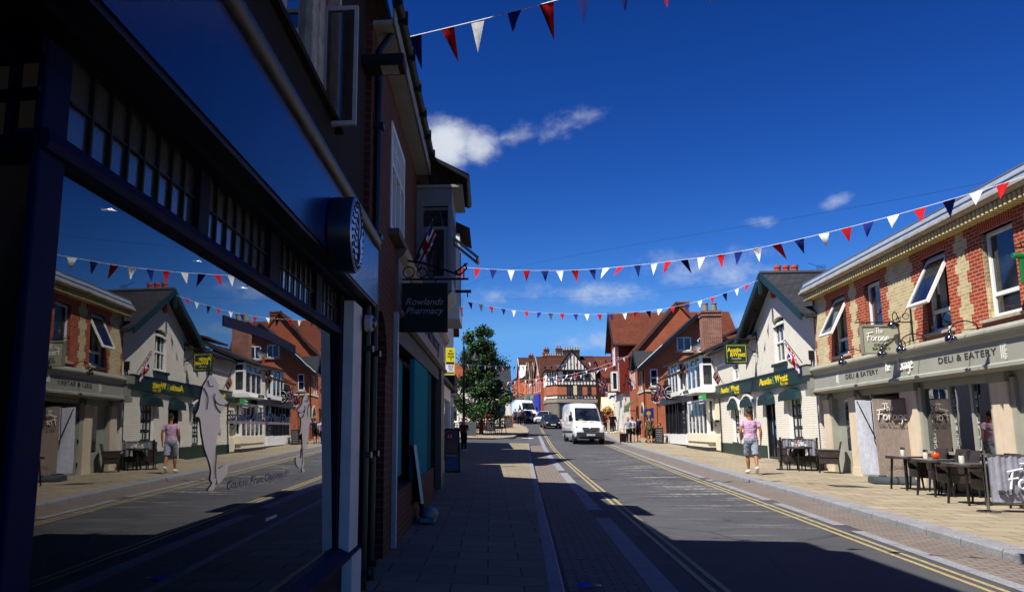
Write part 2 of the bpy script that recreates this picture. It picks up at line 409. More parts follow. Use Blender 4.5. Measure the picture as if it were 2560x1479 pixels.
# ------------------------------------------------------------------ ground surfaces
def pl(x, T): return itp(x, T)
def RXL(y): return XL(y) if y < 85 else pl(y, [(85, 3.86), (100, 3.1), (120, 2.2), (160, -1.5), (220, -9)])
def RXR(y): return XR(y) if y < 80 else pl(y, [(80, 10.3), (95, 9.2), (110, 7.6), (120, 7.1), (160, 3.9), (220, -3)])
def ribbon(name, fl, fr_, dz, mat, y0, y1, step=2., nx=1, kind='structure', zf=gz, label=None, cat=None, skip=()):
    vs = []; fs = []; uv = []; y = y0; ys = []
    while y < y1 - 1e-6: ys.append(y); y += step if y < 100 else step * 3
    ys.append(y1)
    for y in ys:
        a, b = fl(y), fr_(y)
        for i in range(nx + 1):
            x = a + (b - a) * i / nx; vs.append((x, y, zf(x, y) + dz)); uv.append((x - a, y))
    w = nx + 1
    for j in range(len(ys) - 1):
        if any(s0 <= ys[j] < s1 for s0, s1 in skip): continue
        for i in range(nx): fs.append((j * w + i, j * w + i + 1, (j + 1) * w + i + 1, (j + 1) * w + i))
    b = B(mat); b.raw(vs, fs); return b.obj(name, kind=kind, uv=uv, label=label, cat=cat)
def asphalt():
    n = N('asphalt'); uv = n.co('UV')
    fine = n.noise(60, 3, .8); mid = n.noise(.5, 5, .65); grain = n.noise(170, 2, .8)
    col = n.mix(n.ramp(fine, .3, .72), '3a3a3c', '58585a')
    col = n.mix(n.ramp(grain, .55, .8, 0, .55), col, '84828a')
    col = n.mix(n.ramp(mid, .4, .7, 0, .45), col, '343436')
    x, y, z = n.sep(uv)
    st = n.noise(1., 3, .55, n.scale(uv, (.42, 3.2, 1)))
    lane = n.math('MULTIPLY', n.ramp(x, 1.9, 2.7), n.ramp(x, 4.0, 4.9, 1, 0))
    dy = n.math('MULTIPLY', n.ramp(y, 10, 16), n.ramp(y, 38, 50, 1, 0))
    br = n.ramp(n.noise(9, 3, .8, n.scale(uv, (1, .5, 1))), .38, .6)
    f = n.math('MULTIPLY', n.math('MULTIPLY', n.ramp(st, .555, .63), br), n.math('MULTIPLY', lane, dy))
    col = n.mix(n.math('MULTIPLY', f, .62), col, 'b4aea0')
    edge = n.ramp(n.noise(1.2, 4, .7), .5, .7, 0, .5); col = n.mix(n.math('MULTIPLY', edge, n.ramp(x, 1.0, 2.6, 1, 0)), col, '6b6862')
    vo = n.add('ShaderNodeTexVoronoi', feature='DISTANCE_TO_EDGE'); n.k(n.scale(uv, (.35, .22, 1)), vo.inputs['Vector']); vo.inputs['Scale'].default_value = 1.
    crack = n.math('MULTIPLY', n.ramp(vo.outputs[0], .002, .012, 1, 0), n.ramp(n.noise(.35, 3), .48, .6))
    col = n.mix(n.math('MULTIPLY', crack, .6), col, '202022')
    oil = n.ramp(n.noise(2.3, 2, .4, n.scale(uv, (1, .4, 1))), .66, .74, 0, .5); col = n.mix(n.math('MULTIPLY', oil, lane), col, '29292b')
    n.bump(fine, .5, .006)
    return n.fin(col, n.ramp(fine, .2, .8, .7, .95), 0, .25)
def slabs(name, c1, c2, mortar, bw, bh, var=.35, bumpy=.25):
    n = N(name); uv = n.co('UV'); b = n.add('ShaderNodeTexBrick'); n.k(uv, b.inputs['Vector'])
    for k, w in (('Scale', 1.), ('Mortar Size', .009), ('Mortar Smooth', .2), ('Bias', 0.), ('Brick Width', bw), ('Row Height', bh)): b.inputs[k].default_value = w
    b.inputs['Color1'].default_value = lin(c1); b.inputs['Color2'].default_value = lin(c2); b.inputs['Mortar'].default_value = lin(mortar)
    big = n.noise(.6, 6, .7); fine = n.noise(25, 4, .7)
    col = n.mix(n.ramp(big, .4, .72, 0, var), b.outputs[0], tuple(q * .55 for q in lin(c1)[:3]))
    col = n.mix(n.ramp(fine, .5, .85, 0, .4), col, tuple(q * .6 for q in lin(c2)[:3]))
    sp_ = n.noise(7, 2, .5); col = n.mix(n.ramp(sp_, .7, .76, 0, .5), col, '2c2924')
    n.bump(n.math('ADD', b.outputs[1], n.math('MULTIPLY', fine, -.5)), -bumpy, .01)
    return n.fin(col, .85, 0, .2)
def granite():
    n = N('granite'); f = n.noise(55, 3, .8); g = n.noise(3, 4); uv = n.co('UV')
    x, y, z = n.sep(uv)
    jt = n.ramp(n.math('ABSOLUTE', n.math('SUBTRACT', n.math('FRACT', n.math('MULTIPLY', y, 1.09)), .5)), .488, .496)
    col = n.mix(n.ramp(f, .35, .7), '6a6a6e', 'a6a6a8'); col = n.mix(n.ramp(g, .4, .75, 0, .4), col, '55524c'); col = n.mix(n.math('MULTIPLY', jt, .75), col, '262524')
    n.bump(f, .5, .006); return n.fin(col, .8, 0, .3)
AS = asphalt(); GR = granite()
PAV = slabs('buff_paving', 'a3967e', '8c8069', '2c2720', .62, .45)
SET = slabs('pink_setts', '81766c', '736961', '463f3a', .21, .105, .4, .4)
GRN = N('land'); GRN.fin(GRN.mix(GRN.ramp(GRN.noise(.05, 5), .3, .7), '4a4a40', '5c584c'), .95, 0, .1)
b = B(GRN.m); NX = 40
xs_ = [-1400, -700, -300, -120, -60, -30, -14, -6, -2, 2, 6, 10, 14, 20, 34, 60, 120, 300, 700, 1400]; ys_ = [-1400, -600, -200, -80, -40, -20, 0, 10, 20, 30, 40, 50, 56, 62, 68, 76, 85, 100, 120, 140, 160, 190, 220, 300, 400, 700, 1400]
b.raw([(x, y, gz(x, y) - .06) for y in ys_ for x in xs_], [(j * len(xs_) + i, j * len(xs_) + i + 1, (j + 1) * len(xs_) + i + 1, (j + 1) * len(xs_) + i) for j in range(len(ys_) - 1) for i in range(len(xs_) - 1)])
b.obj('ground', kind='structure')
ribbon('road', RXL, RXR, 0, AS, -30, 220, 2, 8)
ribbon('side_road', lambda y: -40, RXL, 0.002, AS, 54, 61, 1, 6)
K = .14
def edgeL(y): return XL(y) - K
PAVL = slabs('shaded_paving', '8f8470', '81765f', '4a4238', .62, .45, .5, .15)  # darker, softer-jointed copy of the buff paving: shade put into its colour
ribbon('pavement', lambda y: -3.2 if y > 19.4 else -2.2, edgeL, .1, PAVL, -30, 54, 2, 3)
ribbon('pavement', lambda y: XR(y) + .3, lambda y: XR(y) + 6.5, .1, PAV, -30, 80, 2, 3)
FP = [(60, .3), (61, 1.2), (62.5, 1.8), (66, 2.15), (70, 2.4), (70.6, 3.3), (77, 3.65), (85, 3.8), (100, 3.0), (120, 2.1), (160, -1.6), (200, -6)]
ribbon('pavement', lambda y: -14, lambda y: itp(y, FP) - K, .1, PAV, 60, 200, .5, 4)
ribbon('pavement', lambda y: RXR(y) + .14, lambda y: RXR(y) + 9, .1, PAV, 80, 200, 2, 4)
def kerb(name, f, side, y0, y1, w):
    # side +1: pavement lies at larger x
    vs = []; fs = []; uv = []; ys = []; y = y0
    while y < y1: ys.append(y); y += .5 if y < 60 else 1.
    ys.append(y1)
    for y in ys:
        x = f(y); z = gz(x, y); j = .006 * noise.noise((0, y * 3, side)) if y < 50 else 0
        for dx, dz in ((0, -.05), (j + .004, .075), (.02 + j, .098), (w, .102)): vs.append((x + side * dx, y, z + dz)); uv.append((dx, y))
    for j in range(len(ys) - 1):
        for i in range(3):
            q = (j * 4 + i, j * 4 + i + 1, (j + 1) * 4 + i + 1, (j + 1) * 4 + i); fs.append(q if side < 0 else q[::-1])
    bb = B(GR); bb.raw(vs, fs); return bb.obj(name, kind='structure', uv=uv)
kerb('kerb', XL, -1, -30, 54, K); kerb('kerb', XR, 1, -30, 80, .3); kerb('kerb', lambda y: itp(y, FP), -1, 60.2, 200, K); kerb('kerb', RXR, 1, 80, 200, .14)
ribbon('gutter_strip', lambda y: XL(y) + .05, lambda y: XL(y) + .78, .004, SET, -30, 53, 1)
ribbon('gutter_strip', lambda y: XR(y) - .68, lambda y: XR(y) - .01, .004, SET, -30, 74, 1)
ribbon('channel_stones', lambda y: XL(y) + .785, lambda y: XL(y) + 1.02, .006, GR, -30, 70, .65, skip=((12.9, 14.2), (26.5, 27.4)))
ribbon('channel_stones', lambda y: XR(y) - .86, lambda y: XR(y) - .685, .006, GR, -30, 74, .65, skip=((11.9, 12.6), (15.6, 16.4), (22, 22.7)))
def yellow():
    n = N('yellow_line'); f = n.noise(30, 4, .8); n.fin(n.mix(n.ramp(f, .4, .64), 'b3a066', '6f6a58'), .7); return n.m
YL = yellow()
for i, (o, f) in enumerate(((1.30, XL), (1.43, XL), (-1.17, XR), (-1.03, XR))):
    ribbon('yellow_line', lambda y, o=o, f=f: f(y) + o, lambda y, o=o, f=f: f(y) + o + .06, .005, YL, -30, 88 if o > 0 else 74, 1.)
WH = paint('d8d8d2', .7, .25, 8)
b = B(WH); P = [(2.4, 62.1), (2.95, 61.9), (2.95, 61.6), (3.35, 62.3), (2.95, 63.0), (2.95, 62.6), (2.4, 62.5)]
b.raw([(x, y, gz(x, y) + .008) for x, y in P], [list(range(7))]); b.obj('road_marking', kind='structure')
# small drain covers set in the right pavement
DK = paint('3a3a3c', .6, .2, 6)
b = B(DK)
for x, y in ((8.0, 19.4), ): b.raw([(x + dx, y + dy, pz(x, y) + .006 ) for dx, dy in ((-.35, -.3), (.35, -.3), (.35, .3), (-.35, .3))], [(0, 1, 2, 3)])
b.obj('drain_cover', label='dark square drain cover set in the sunny right pavement', cat='drain cover')
# ------------------------------------------------------------------ left row, in shade (LS frame: x = along street, y = into building)
BLU = paint('090f38', .6, .3, 4, .1); BLUD = paint('060a22', .6, .3, 4, .12); BLK = paint('09090c', .5, .3, 5, .3); BLKM = paint('101012', .6, .25, 6, .3)
UPV = paint('e6e6e2', .35, .05, 3, .5); UPG = paint('c9cbc8', .4, .1, 3, .5)
def fascia_blue():
    n = N('blue_fascia_gloss'); st = n.noise(1., 5, .7, n.scale(n.co(), (7, 7, .5))); g = n.noise(3, 3)
    n.fin(n.mix(n.ramp(st, .35, .75), '0a1f4e', '0e2c6a'), n.ramp(st, .3, .8, .16, .28), 0, .6); return n.m
def texglass():
    n = N('textured_glass'); n.bump(n.noise(75, 3, .6), .22, .008); n.fin('2a2826', .5, 0, .3)
    g = n.add('ShaderNodeBsdfGlossy'); g.inputs['Roughness'].default_value = .16; f = n.add('ShaderNodeFresnel'); f.inputs['IOR'].default_value = 1.5
    m = n.add('ShaderNodeMixShader'); n.k(n.math('MINIMUM', n.math('MULTIPLY', f.outputs[0], 1.9), .9), m.inputs[0]); n.k(n.b.outputs[0], m.inputs[1]); n.k(g.outputs[0], m.inputs[2]); n.k(m.outputs[0], n.out.inputs[0]); return n.m
WEA = paint('2b221b', .85, .6, 7, .12, 0, .6)
cafe = thing('cafe_building', 'dark blue shopfront in deep shade with a wide window mirroring the street', 'building', (2, 1.2, .1), LS)
mm = B(paint('2a1f1a', .85, .3, 4, .15))
mm.wall(-6, 7.0, 3.1, 9.0, [(3.45, 5.5, 3.6, 5.3), (.4, 2.4, 3.6, 5.3)], 1.15, 1.35)
mm.box(-6, 7.0, 6.2, 6.4, .1, 9.0); mm.box(6.8, 7.0, 1.35, 6.2, .1, 9.0); mm.box(-6, -5.8, 1.35, 6.2, .1, 9.0); mm.box(-6, 1.9, 1.6, 1.7, .1, 3.1)
mm.obj('wall', cafe)
B(paint('3a2018', .8, .3, 4)).prism([(1.0, 8.95), (3.8, 10.4), (6.5, 8.95), (6.5, 9.1), (3.8, 10.55), (1.0, 9.1)], 'x', -6.2, 6.2).obj('roof', cafe)
b = B(BLUD); b.box(1.95, 6.7, 1.13, 1.24, .1, .465); b.obj('stall_riser', cafe)
b = B(BLU); b.prism([(1.06, .5), (1.06, .47), (1.3, .465), (1.3, .54), (1.16, .54)], 'x', 1.88, 6.66); b.obj('window_sill', cafe)
b = B(BLU); b.box(1.9, 2.03, 1.192, 1.22, .54, 2.5); b.obj('corner_post', cafe, bevel=.006)
b = B(BLUD); b.box(6.14, 6.62, 1.17, 1.3, .5, 2.5); b.box(6.28, 6.4, 1.145, 1.17, .5, 2.5); b.obj('frame_post', cafe, bevel=.006)
b = B(paint('d8d2cc', .6, .15, 4, .3, 0, 0, .4)); b.box(6.22, 6.62, 1.08, 1.165, .48, 2.46); b.box(6.2, 6.64, 1.05, 1.165, .11, .48); b.obj('pilaster', cafe, bevel=.004)
b = B(BLU); b.prism([(1.165, 2.2), (1.175, 2.178), (1.27, 2.172), (1.27, 2.235), (1.175, 2.235)], 'x', 1.9, 6.2); b.obj('transom_bar', cafe)
mul = [(1.9, 2.04), (3.02, 3.14), (4.09, 4.28), (5.25, 5.43), (6.14, 6.24)]
for (a0, a1), (c0, c1) in zip(mul, mul[1:]):
    if a1 > 2.1:
        B(BLUD).box(a0, a1, 1.175, 1.27, 2.235, 2.5).obj('mullion', cafe, bevel=.005)
    t = B(texglass() if 'texg' not in MC else MC['texg']); MC['texg'] = t.mats[0]
    t.box(a1, c0, 1.205, 1.212, 2.235, 2.5); tp = t.obj('transom_window', cafe)
    n = max(3, round((c0 - a1) / .13)); bars = B(BLKM)
    for i in range(1, n):
        x = a1 + (c0 - a1) * i / n; bars.box(x - .006, x + .006, 1.192, 1.203, 2.235, 2.5)
    bars.box(a1, c0, 1.194, 1.2035, 2.362, 2.37); bars.obj('glazing_bars', tp)
# mirror-like main window, leaning back very slightly
G0 = glass(refl=1.0, tr=.5)
def gy(z): return 1.2009 + .0186 * (z - 1.45)
b = B(G0); b.raw([(2.03, gy(.53), .53), (6.16, gy(.53), .53), (6.16, gy(2.18), 2.18), (2.03, gy(2.18), 2.18)], [(0, 1, 2, 3)])
b.raw([(2.03, gy(.53) + .008, .53), (6.16, gy(.53) + .008, .53), (6.16, gy(2.18) + .008, 2.18), (2.03, gy(2.18) + .008, 2.18)], [(3, 2, 1, 0)])
pane = b.obj('window_pane', cafe)
b = B(BLK)
b.prism([(1.0, 2.528), (1.0, 2.505), (1.1, 2.51), (1.12, 2.5), (1.19, 2.495), (1.3, 2.5), (1.3, 2.528)], 'x', .3, 6.9); b.obj('cornice', cafe)
b = B(fascia_blue()); b.box(.3, 6.91, .99, 1.12, 2.53, 3.02); b.obj('fascia_board', cafe)
b = B(paint('3a3630', .45, .6, 9, .5)); b.tube([(.2, 1.0, 3.075), (6.75, 1.0, 3.075)], .058, 12); b.cyl((6.75, 1.0, 3.075), (7.02, 1.0, 3.055), .058, .012, 12); b.obj('awning_roller', cafe, smooth=50)
b = B(WEA); b.box(-1, 5.15, 1.06, 1.152, 3.14, 3.52); b.box(-1, 5.6, 1.03, 1.1, 3.2, 3.26); b.prism([(1.02, 3.55), (1.02, 3.51), (1.16, 3.51), (1.16, 3.6)], 'x', -1, 5.3); b.obj('timber_ledge', cafe)
WF = paint('b5a998', .7, .55, 9, .3, 0, .5)
b = B(WF); b.box(3.76, 3.96, 1.1, 1.2, 3.6, 5.3); b.box(4.6, 4.76, 1.105, 1.19, 3.6, 5.3); b.box(4.78, 4.93, 1.1, 1.2, 3.6, 5.3); b.box(3.42, 4.6, 1.1, 1.18, 3.6, 3.66); b.box(3.42, 5.5, 1.09, 1.2, 5.2, 5.3); b.box(5.42, 5.5, 1.1, 1.2, 3.6, 5.2); fw = b.obj('window', cafe, bevel=.008)
B(G0).box(3.42, 4.6, 1.155, 1.16, 3.66, 5.2).obj('pane', fw)
B(cloth('c07a74')).raw([(5.03 + .05 * i, 1.2 + .03 * (i % 2), z) for i in range(9) for z in (3.6, 5.2)], [(2 * i, 2 * i + 1, 2 * i + 3, 2 * i + 2) for i in range(8)]).obj('curtain', fw)
# open casement, square to the wall
b = B(paint('a8a4a6', .5, .2, 6)); x0 = 5.02
for a in ((1.13, 1.105, 3.47, 4.34), (.915, .89, 3.47, 4.34)): b.box(x0, x0 + .035, a[1], a[0], a[2], a[3])
b.box(x0, x0 + .035, .915, 1.105, 3.47, 3.5); b.box(x0, x0 + .035, .915, 1.105, 4.31, 4.34); cs = b.obj('casement', cafe)
B(G0).box(x0 + .014, x0 + .018, .915, 1.105, 3.5, 4.31).obj('pane', cs)
# splayed entrance lobby left of the window
b = B(BLUD)
def lob(z0, z1, y0=1.2, y1=1.62, t=.05): b.hexa([(1.93 + (yy - 1.2) * .12 - t * s, yy, z) for z in (z0, z1) for yy, s in ((y0, 0), (y1, 0), (y1, 1), (y0, 1))])
lob(2.44, 3.1); lob(2.17, 2.215); lob(2.33, 2.345); lob(.1, .5); lob(.1, 2.5, 1.57, 1.62); lob(2.2, 2.5, 1.289, 1.297)
b.obj('lobby_frame', cafe)
LBW = N('pane_glow'); LBW.b.inputs['Emission Color'].default_value = lin('8a8274'); LBW.b.inputs['Emission Strength'].default_value = .011; b = B(LBW.fin('0a0a0a', .6, 0, .1)); b.raw([(1.935 + (y - 1.2) * .12, y, z) for y, z in ((1.22, 2.2), (1.6, 2.2), (1.6, 2.6), (1.22, 2.6))], [(0, 1, 2, 3)]); b.obj('lobby_window', cafe)  # pane glows faintly by itself, in place of room light behind it
b = B(glass(refl=.5, tr=.6)); b.raw([(1.935 + (y - 1.2) * .12, y, z) for y, z in ((1.22, .5), (1.6, .5), (1.6, 2.17), (1.22, 2.17))], [(0, 1, 2, 3)]); b.obj('lobby_pane', cafe)
# interior seen dimly through the glass
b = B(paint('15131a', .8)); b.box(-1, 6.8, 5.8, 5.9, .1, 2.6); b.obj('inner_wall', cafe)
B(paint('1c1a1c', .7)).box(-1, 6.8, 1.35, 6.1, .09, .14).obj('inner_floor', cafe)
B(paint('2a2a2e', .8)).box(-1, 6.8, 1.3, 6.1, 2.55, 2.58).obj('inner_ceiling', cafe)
for i, (x, y) in enumerate(((3.73, 1.9), (5.0, 1.9), (6.02, 1.92), (2.9, 3.2))):
    lt = B(paint('c8c8c8', .4)).lathe([(.045, 2.535), (.05, 2.552)], (x, y, 0), 12).obj('ceiling_spotlight', at=(x, y, 2.54), fr=LS, label=['lit recessed ceiling spotlight glowing high at the left of the blue shop window', 'lit recessed ceiling spotlight glowing over the middle of the blue shop window', 'lit recessed ceiling spotlight glowing at the far end of the blue shop window', 'lit recessed ceiling spotlight farthest inside the dark cafe'][i], cat='spotlight', group='recessed ceiling spotlights in the cafe')
    ANCH[lt.name] = (x, y, 2.54); B(emit('fff4e0', 45)).lathe([(.001, 2.5335), (.036, 2.534)], (x, y, 0), 12).obj('bulb', lt)
# tables and chairs inside
for i, (x, y) in enumerate(((3.0, 2.1), (5.0, 2.3))):
    t = thing('cafe_table', ['small dark table just inside the blue window holding papers', 'small dark table deep inside the shaded cafe'][i], 'table', (x, y, .14), LS, 'tables inside the cafe')
    B(paint('30241c', .4)).box(x - .35, x + .35, y - .3, y + .3, .78, .81).obj('table_top', t); B(BLKM).cyl((x, y, .14), (x, y, .78), .04).lathe([(.25, .14), (.22, .17), (.04, .2)], (x, y, 0), 14).obj('leg', t)
TEAL = paint('1a8090', .8, .15, 3, .02)
for i, (x, y) in enumerate(((3.7, 2.0), (4.1, 2.0), (5.7, 2.4))):
    t = thing('cafe_chair', ['teal chair nearest the glass inside the dark cafe', 'teal chair behind its twin inside the dark cafe', 'teal chair at the far table inside the dark cafe'][i], 'chair', (x, y, .14), LS, 'teal chairs inside the cafe')
    B(TEAL).box(x - .2, x + .2, y - .2, y + .2, .58, .62).obj('seat', t); B(TEAL).box(x - .2, x + .2, y + .17, y + .2, .62, 1.02).obj('backrest', t)
    for dx in (-.17, .17):
        for dy in (-.17, .17): B(BLKM).cyl((x + dx, y + dy, .14), (x + dx, y + dy, .58), .014, n=6).obj('leg', t)
# frosted fish and lettering on the glass (on the outer face)
FR = N('frosted_film'); FR.fin(FR.mix(FR.ramp(FR.noise(3, 3), .3, .7), 'f4f0f0', 'faf8f8'), .42, .92, .5); FR = FR.m
LINE = paint('6a6466', .8, .1, 3, .1)
def onglass(px, pz_): return (px, gy(pz_) - .004, pz_)
def fish(b, lineb, x0, z0, w, h, flip=1):
    # body: tall sinuous fish standing on its tail; unit outline 0..1
    L = [(.36, 1.0), (.5, .985), (.62, .93), (.66, .87), (.86, .80), (.95, .775), (.80, .75), (.86, .72), (.74, .69), (.70, .64), (.72, .56), (.78, .47), (.66, .50), (.62, .42), (.6, .32), (.64, .24), (.70, .18), (.86, .20), (1.0, .19), (.96, .12), (.80, .06), (.70, .05), (.66, .10), (.64, .06), (.58, .0), (.42, .01), (.54, .06), (.48, .1), (.5, .17), (.42, .26), (.3, .36), (.2, .5), (.14, .62), (.02, .64), (.1, .70), (.14, .80), (.2, .9)]
    P = smoothp(L, 3); 
    pts = [((x0 + flip * (u - .5) * w), z0 + v * h) for u, v in P]
    b.raw([onglass(x, z) for x, z in pts], [list(range(len(pts)))])
    for ln in ([(.78, .745), (.6, .76), (.5, .8), (.52, .84)], [(.5, .8), (.56, .73), (.7, .68)], [(.3, .95), (.36, .9), (.46, .91)], [(.62, .3), (.6, .2), (.62, .1)], [(.2, .88), (.32, .8), (.3, .7)]):
        lineb.tube([Vector(onglass(x0 + flip * (u - .5) * w, z0 + v * h)) + Vector((0, -.003, 0)) for u, v in smoothp(ln)], .0022, 4)
for x0_, z0_, h_, fl in ((3.37, 1.175, .49, 1), (5.1, 1.164, .5, -1)):
    b = B(FR); lb = B(LINE); fish(b, lb, x0_, z0_, .44, h_, fl); b.use(LINE); b.raw(lb.v, lb.f); o = b.obj('fish_decal', pane); o['label'] = 'tall frosted fish sticker' if fl > 0 else 'slim frosted fish sticker'
FL = N('film'); FL.fin('b4aeb6', .4, .9); FL = FL.m; FT = paint('a9a4ac', .7)
def lsrot(): return Matrix.Rotation(R_(90), 4, 'X')
def deca(name, lab, parts):
    b = B(); 
    for fn in parts: fn(b)
    return b.obj(name, pane)
def strip(m, x0, x1, z0, z1, off=.003): return lambda b: b.use(m).raw([(x0, gy(z0) - off, z0), (x1, gy(z0) - off, z0), (x1, gy(z1) - off, z1), (x0, gy(z1) - off, z1)], [(0, 1, 2, 3)])
def lett(m, s, x, z, h, w=None, off=.006, shear=.2): return lambda b: text(b.use(m), s, w, h, (x, gy(z) - off, z), depth=.001, bold=.0, shear=shear)
deca('window_lettering', 'grey film strip lettered All Day Meal Deal across the blue shop glass', [strip(FL, 3.57, 4.74, 1.462, 1.475), lett(FT, "Barnies All Day Meal Deal", 4.15, 1.475, .05, 1.15)])
deca('window_lettering', 'Gluten Free Options written low on the blue shop glass', [lett(FL, "Gluten Free Options ?", 4.15, 1.16, .042, 1.1)])
b = B(paint('4e4858', .8))
for i in range(9):
    u = i / 8; x = 3.47 + 1.37 * u; z = 1.9 + .015 * math.sin(math.pi * u)
    u2 = (i + 1) / 8; x2 = 3.47 + 1.37 * u2; z2 = 1.9 + .015 * math.sin(math.pi * u2)
    if i < 8: b.raw([(x, gy(z) - .003, z), (x2, gy(z2) - .003, z2), (x2, gy(z2 + .05) - .003, z2 + .05), (x, gy(z + .05) - .003, z + .05)], [(0, 1, 2, 3)])
b.obj('window_lettering', pane)
deca('window_sticker', 'small pale sticker low on the blue shop glass', [strip(FT, 4.24, 4.46, .952, .968)])
# ---- round drum sign
t = thing('round_sign', 'dark drum sign with white wave pattern face fixed to the blue fascia', 'sign', (4.86, .99, 2.66), LS)
B(paint('1d2433', .3, .2, 5)).lathe([(.24, .84), (.245, .86), (.245, .98), (.2, .99)], (4.86, 0, 2.66), 40, 'y').obj('drum', t, smooth=40)
b = B(paint('c4d0e0', .3, .1, 3, .8, .6)); b.lathe([(.01, .832), (.225, .832), (.232, .845)], (4.86, 0, 2.66), 40, 'y'); fc = b.obj('face', t, smooth=30)
b = B(BLK)
def disc(pts, n=3): b.tube([(4.86 + u * .22, .829, 2.66 + v * .22) for u, v in smoothp(pts, n)], .0042, 4)
for k in range(9):
    v = .8 - k * .2; m = math.sqrt(max(0, .93 - v * v)); disc([(-m + (2 * m * .55) * i / 5, v + .06 * math.sin(i * 1.9 + k)) for i in range(6)])
disc([(.2, .85), (.55, .5), (.5, .1), (.3, -.1), (.42, -.45), (.2, -.8)]); disc([(.05, .6), (.15, .2), (.05, -.1), (.2, -.5), (.0, -.8)])
for k in range(28):
    a = k * math.pi / 14; disc([(.9 * math.cos(a), .9 * math.sin(a)), (1.0 * math.cos(a + .1), 1.0 * math.sin(a + .1))])
b.obj('emblem', fc)
# ---- camera dome, pipes, floodlight
t = thing('security_camera', 'small white dome camera on the pale pilaster beside the blue shop', 'camera', (6.62, 1.06, 2.33), LS)
B(paint('a9a6a4', .3)).lathe([(.075, 1.05), (.075, 1.0), (.06, .985)], (6.63, 0, 2.33), 20, 'y').obj('housing', t, smooth=40)
B(dglass('0a0a0c')).ell((6.63, .985, 2.33), (.048, .03, .048)).obj('lens', t, smooth=180)
PIPE = paint('141416', .35, .3, 5)
for x, lab, top in ((6.78, 'slim black drainpipe nearest the blue shop, low on the brick pier', 2.5), (7.22, 'black drainpipe rising to the gutter swan neck between the two left buildings', 5.0)):
    t = thing('drainpipe', lab, 'drainpipe', (x, 1.06, .13), LS, 'black drainpipes beside the blue shop')
    b = B(PIPE); pts = [(x, 1.06, .13), (x, 1.06, top)]
    if top > 3: pts += [(x, 1.06, 5.1), (x + .05, .95, 5.3), (x + .05, .9, 5.5)]
    b.tube(pts, .036, 10); b.obj('pipe', t, smooth=50)
    for z in (.25, 1.2, 2.1, 3.2, 4.3):
        if z < top: B(PIPE).box(x - .055, x + .055, 1.0, 1.1, z, z + .05).obj('bracket', t)
t = thing('floodlight', 'flat black floodlight jutting from the wall under the gutter', 'floodlight', (6.9, 1.12, 4.7), LS)
b = B(BLKM); b.box(6.72, 6.98, .76, 1.14, 4.73, 4.83); b.box(6.8, 6.88, 1.12, 1.2, 4.74, 4.82); b.obj('housing', t, bevel=.01)
B(paint('9a9a98', .2)).box(6.76, 6.94, .82, .98, 4.722, 4.731).obj('lens', t)
# ---- pharmacy building
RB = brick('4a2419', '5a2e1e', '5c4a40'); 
ph = thing('pharmacy_building', 'dark red brick pharmacy with white bay window and teal shopfront panels', 'building', (7.05, 1.1, .12), LS)
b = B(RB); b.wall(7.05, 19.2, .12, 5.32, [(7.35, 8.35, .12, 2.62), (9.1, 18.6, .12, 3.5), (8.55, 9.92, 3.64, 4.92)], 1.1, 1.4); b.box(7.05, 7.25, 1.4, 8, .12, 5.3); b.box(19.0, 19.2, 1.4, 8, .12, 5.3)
b.obj('wall', ph)
b = B(BLKM); b.box(7.3, 8.4, 1.38, 1.4, .12, 2.7); b.obj('arched_door', ph)
b = B(brick('4a2419', '5a2e1e', '5c4a40'))
for i in range(9):
    a0 = math.pi * i / 9; a1 = math.pi * (i + 1) / 9
    b.hexa([(7.85 - r * math.cos(a), y, 2.12 + r * math.sin(a)) for y in (1.085, 1.3) for r, a in ((.5, a0), (.5, a1), (.68, a1), (.68, a0))])
b.obj('brick_arch', ph)
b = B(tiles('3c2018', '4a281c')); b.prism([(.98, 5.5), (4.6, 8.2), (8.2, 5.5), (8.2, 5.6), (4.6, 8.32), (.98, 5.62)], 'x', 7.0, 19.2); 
for xa, xb in ((11.6, 13.3), (14.7, 16.5)):
    xm = (xa + xb) / 2; b.raw([(xa, .98, 5.52), (xa, .36, 5.22), (xb, .36, 5.22), (xb, .98, 5.52), (xm, 1.6, 6.0)], [(0, 1, 2, 3), (0, 4, 1), (1, 4, 2), (2, 4, 3)])
b.obj('roof', ph)
b = B(UPV); b.box(14.85, 16.35, .56, 1.1, 3.5, 5.15); b.obj('bay_window', ph); B(dglass('18202a', .03)).box(14.95, 16.25, .54, .57, 3.75, 4.8).obj('pane', bpy.data.objects['bay_window'])
b = B(paint('8c8d8c', .5)); b.box(7.05, 11.7, .9, 1.1, 5.3, 5.34); b.box(7.05, 11.7, .885, .91, 5.3, 5.5); b.box(11.7, 13.2, .4, 1.1, 5.1, 5.14); b.obj('soffit', ph)
b = B(BLKM); b.tube([(7.0, .86, 5.5), (11.62, .86, 5.52)], .055, 10); b.tube([(11.62, .86, 5.52), (11.66, .34, 5.25), (13.25, .34, 5.25), (13.3, .9, 5.5)], .055, 10)
for k in range(6): b.box(7.3 + k * .8, 7.34 + k * .8, .79, .92, 5.43, 5.56)
b.obj('gutter', ph, smooth=50)
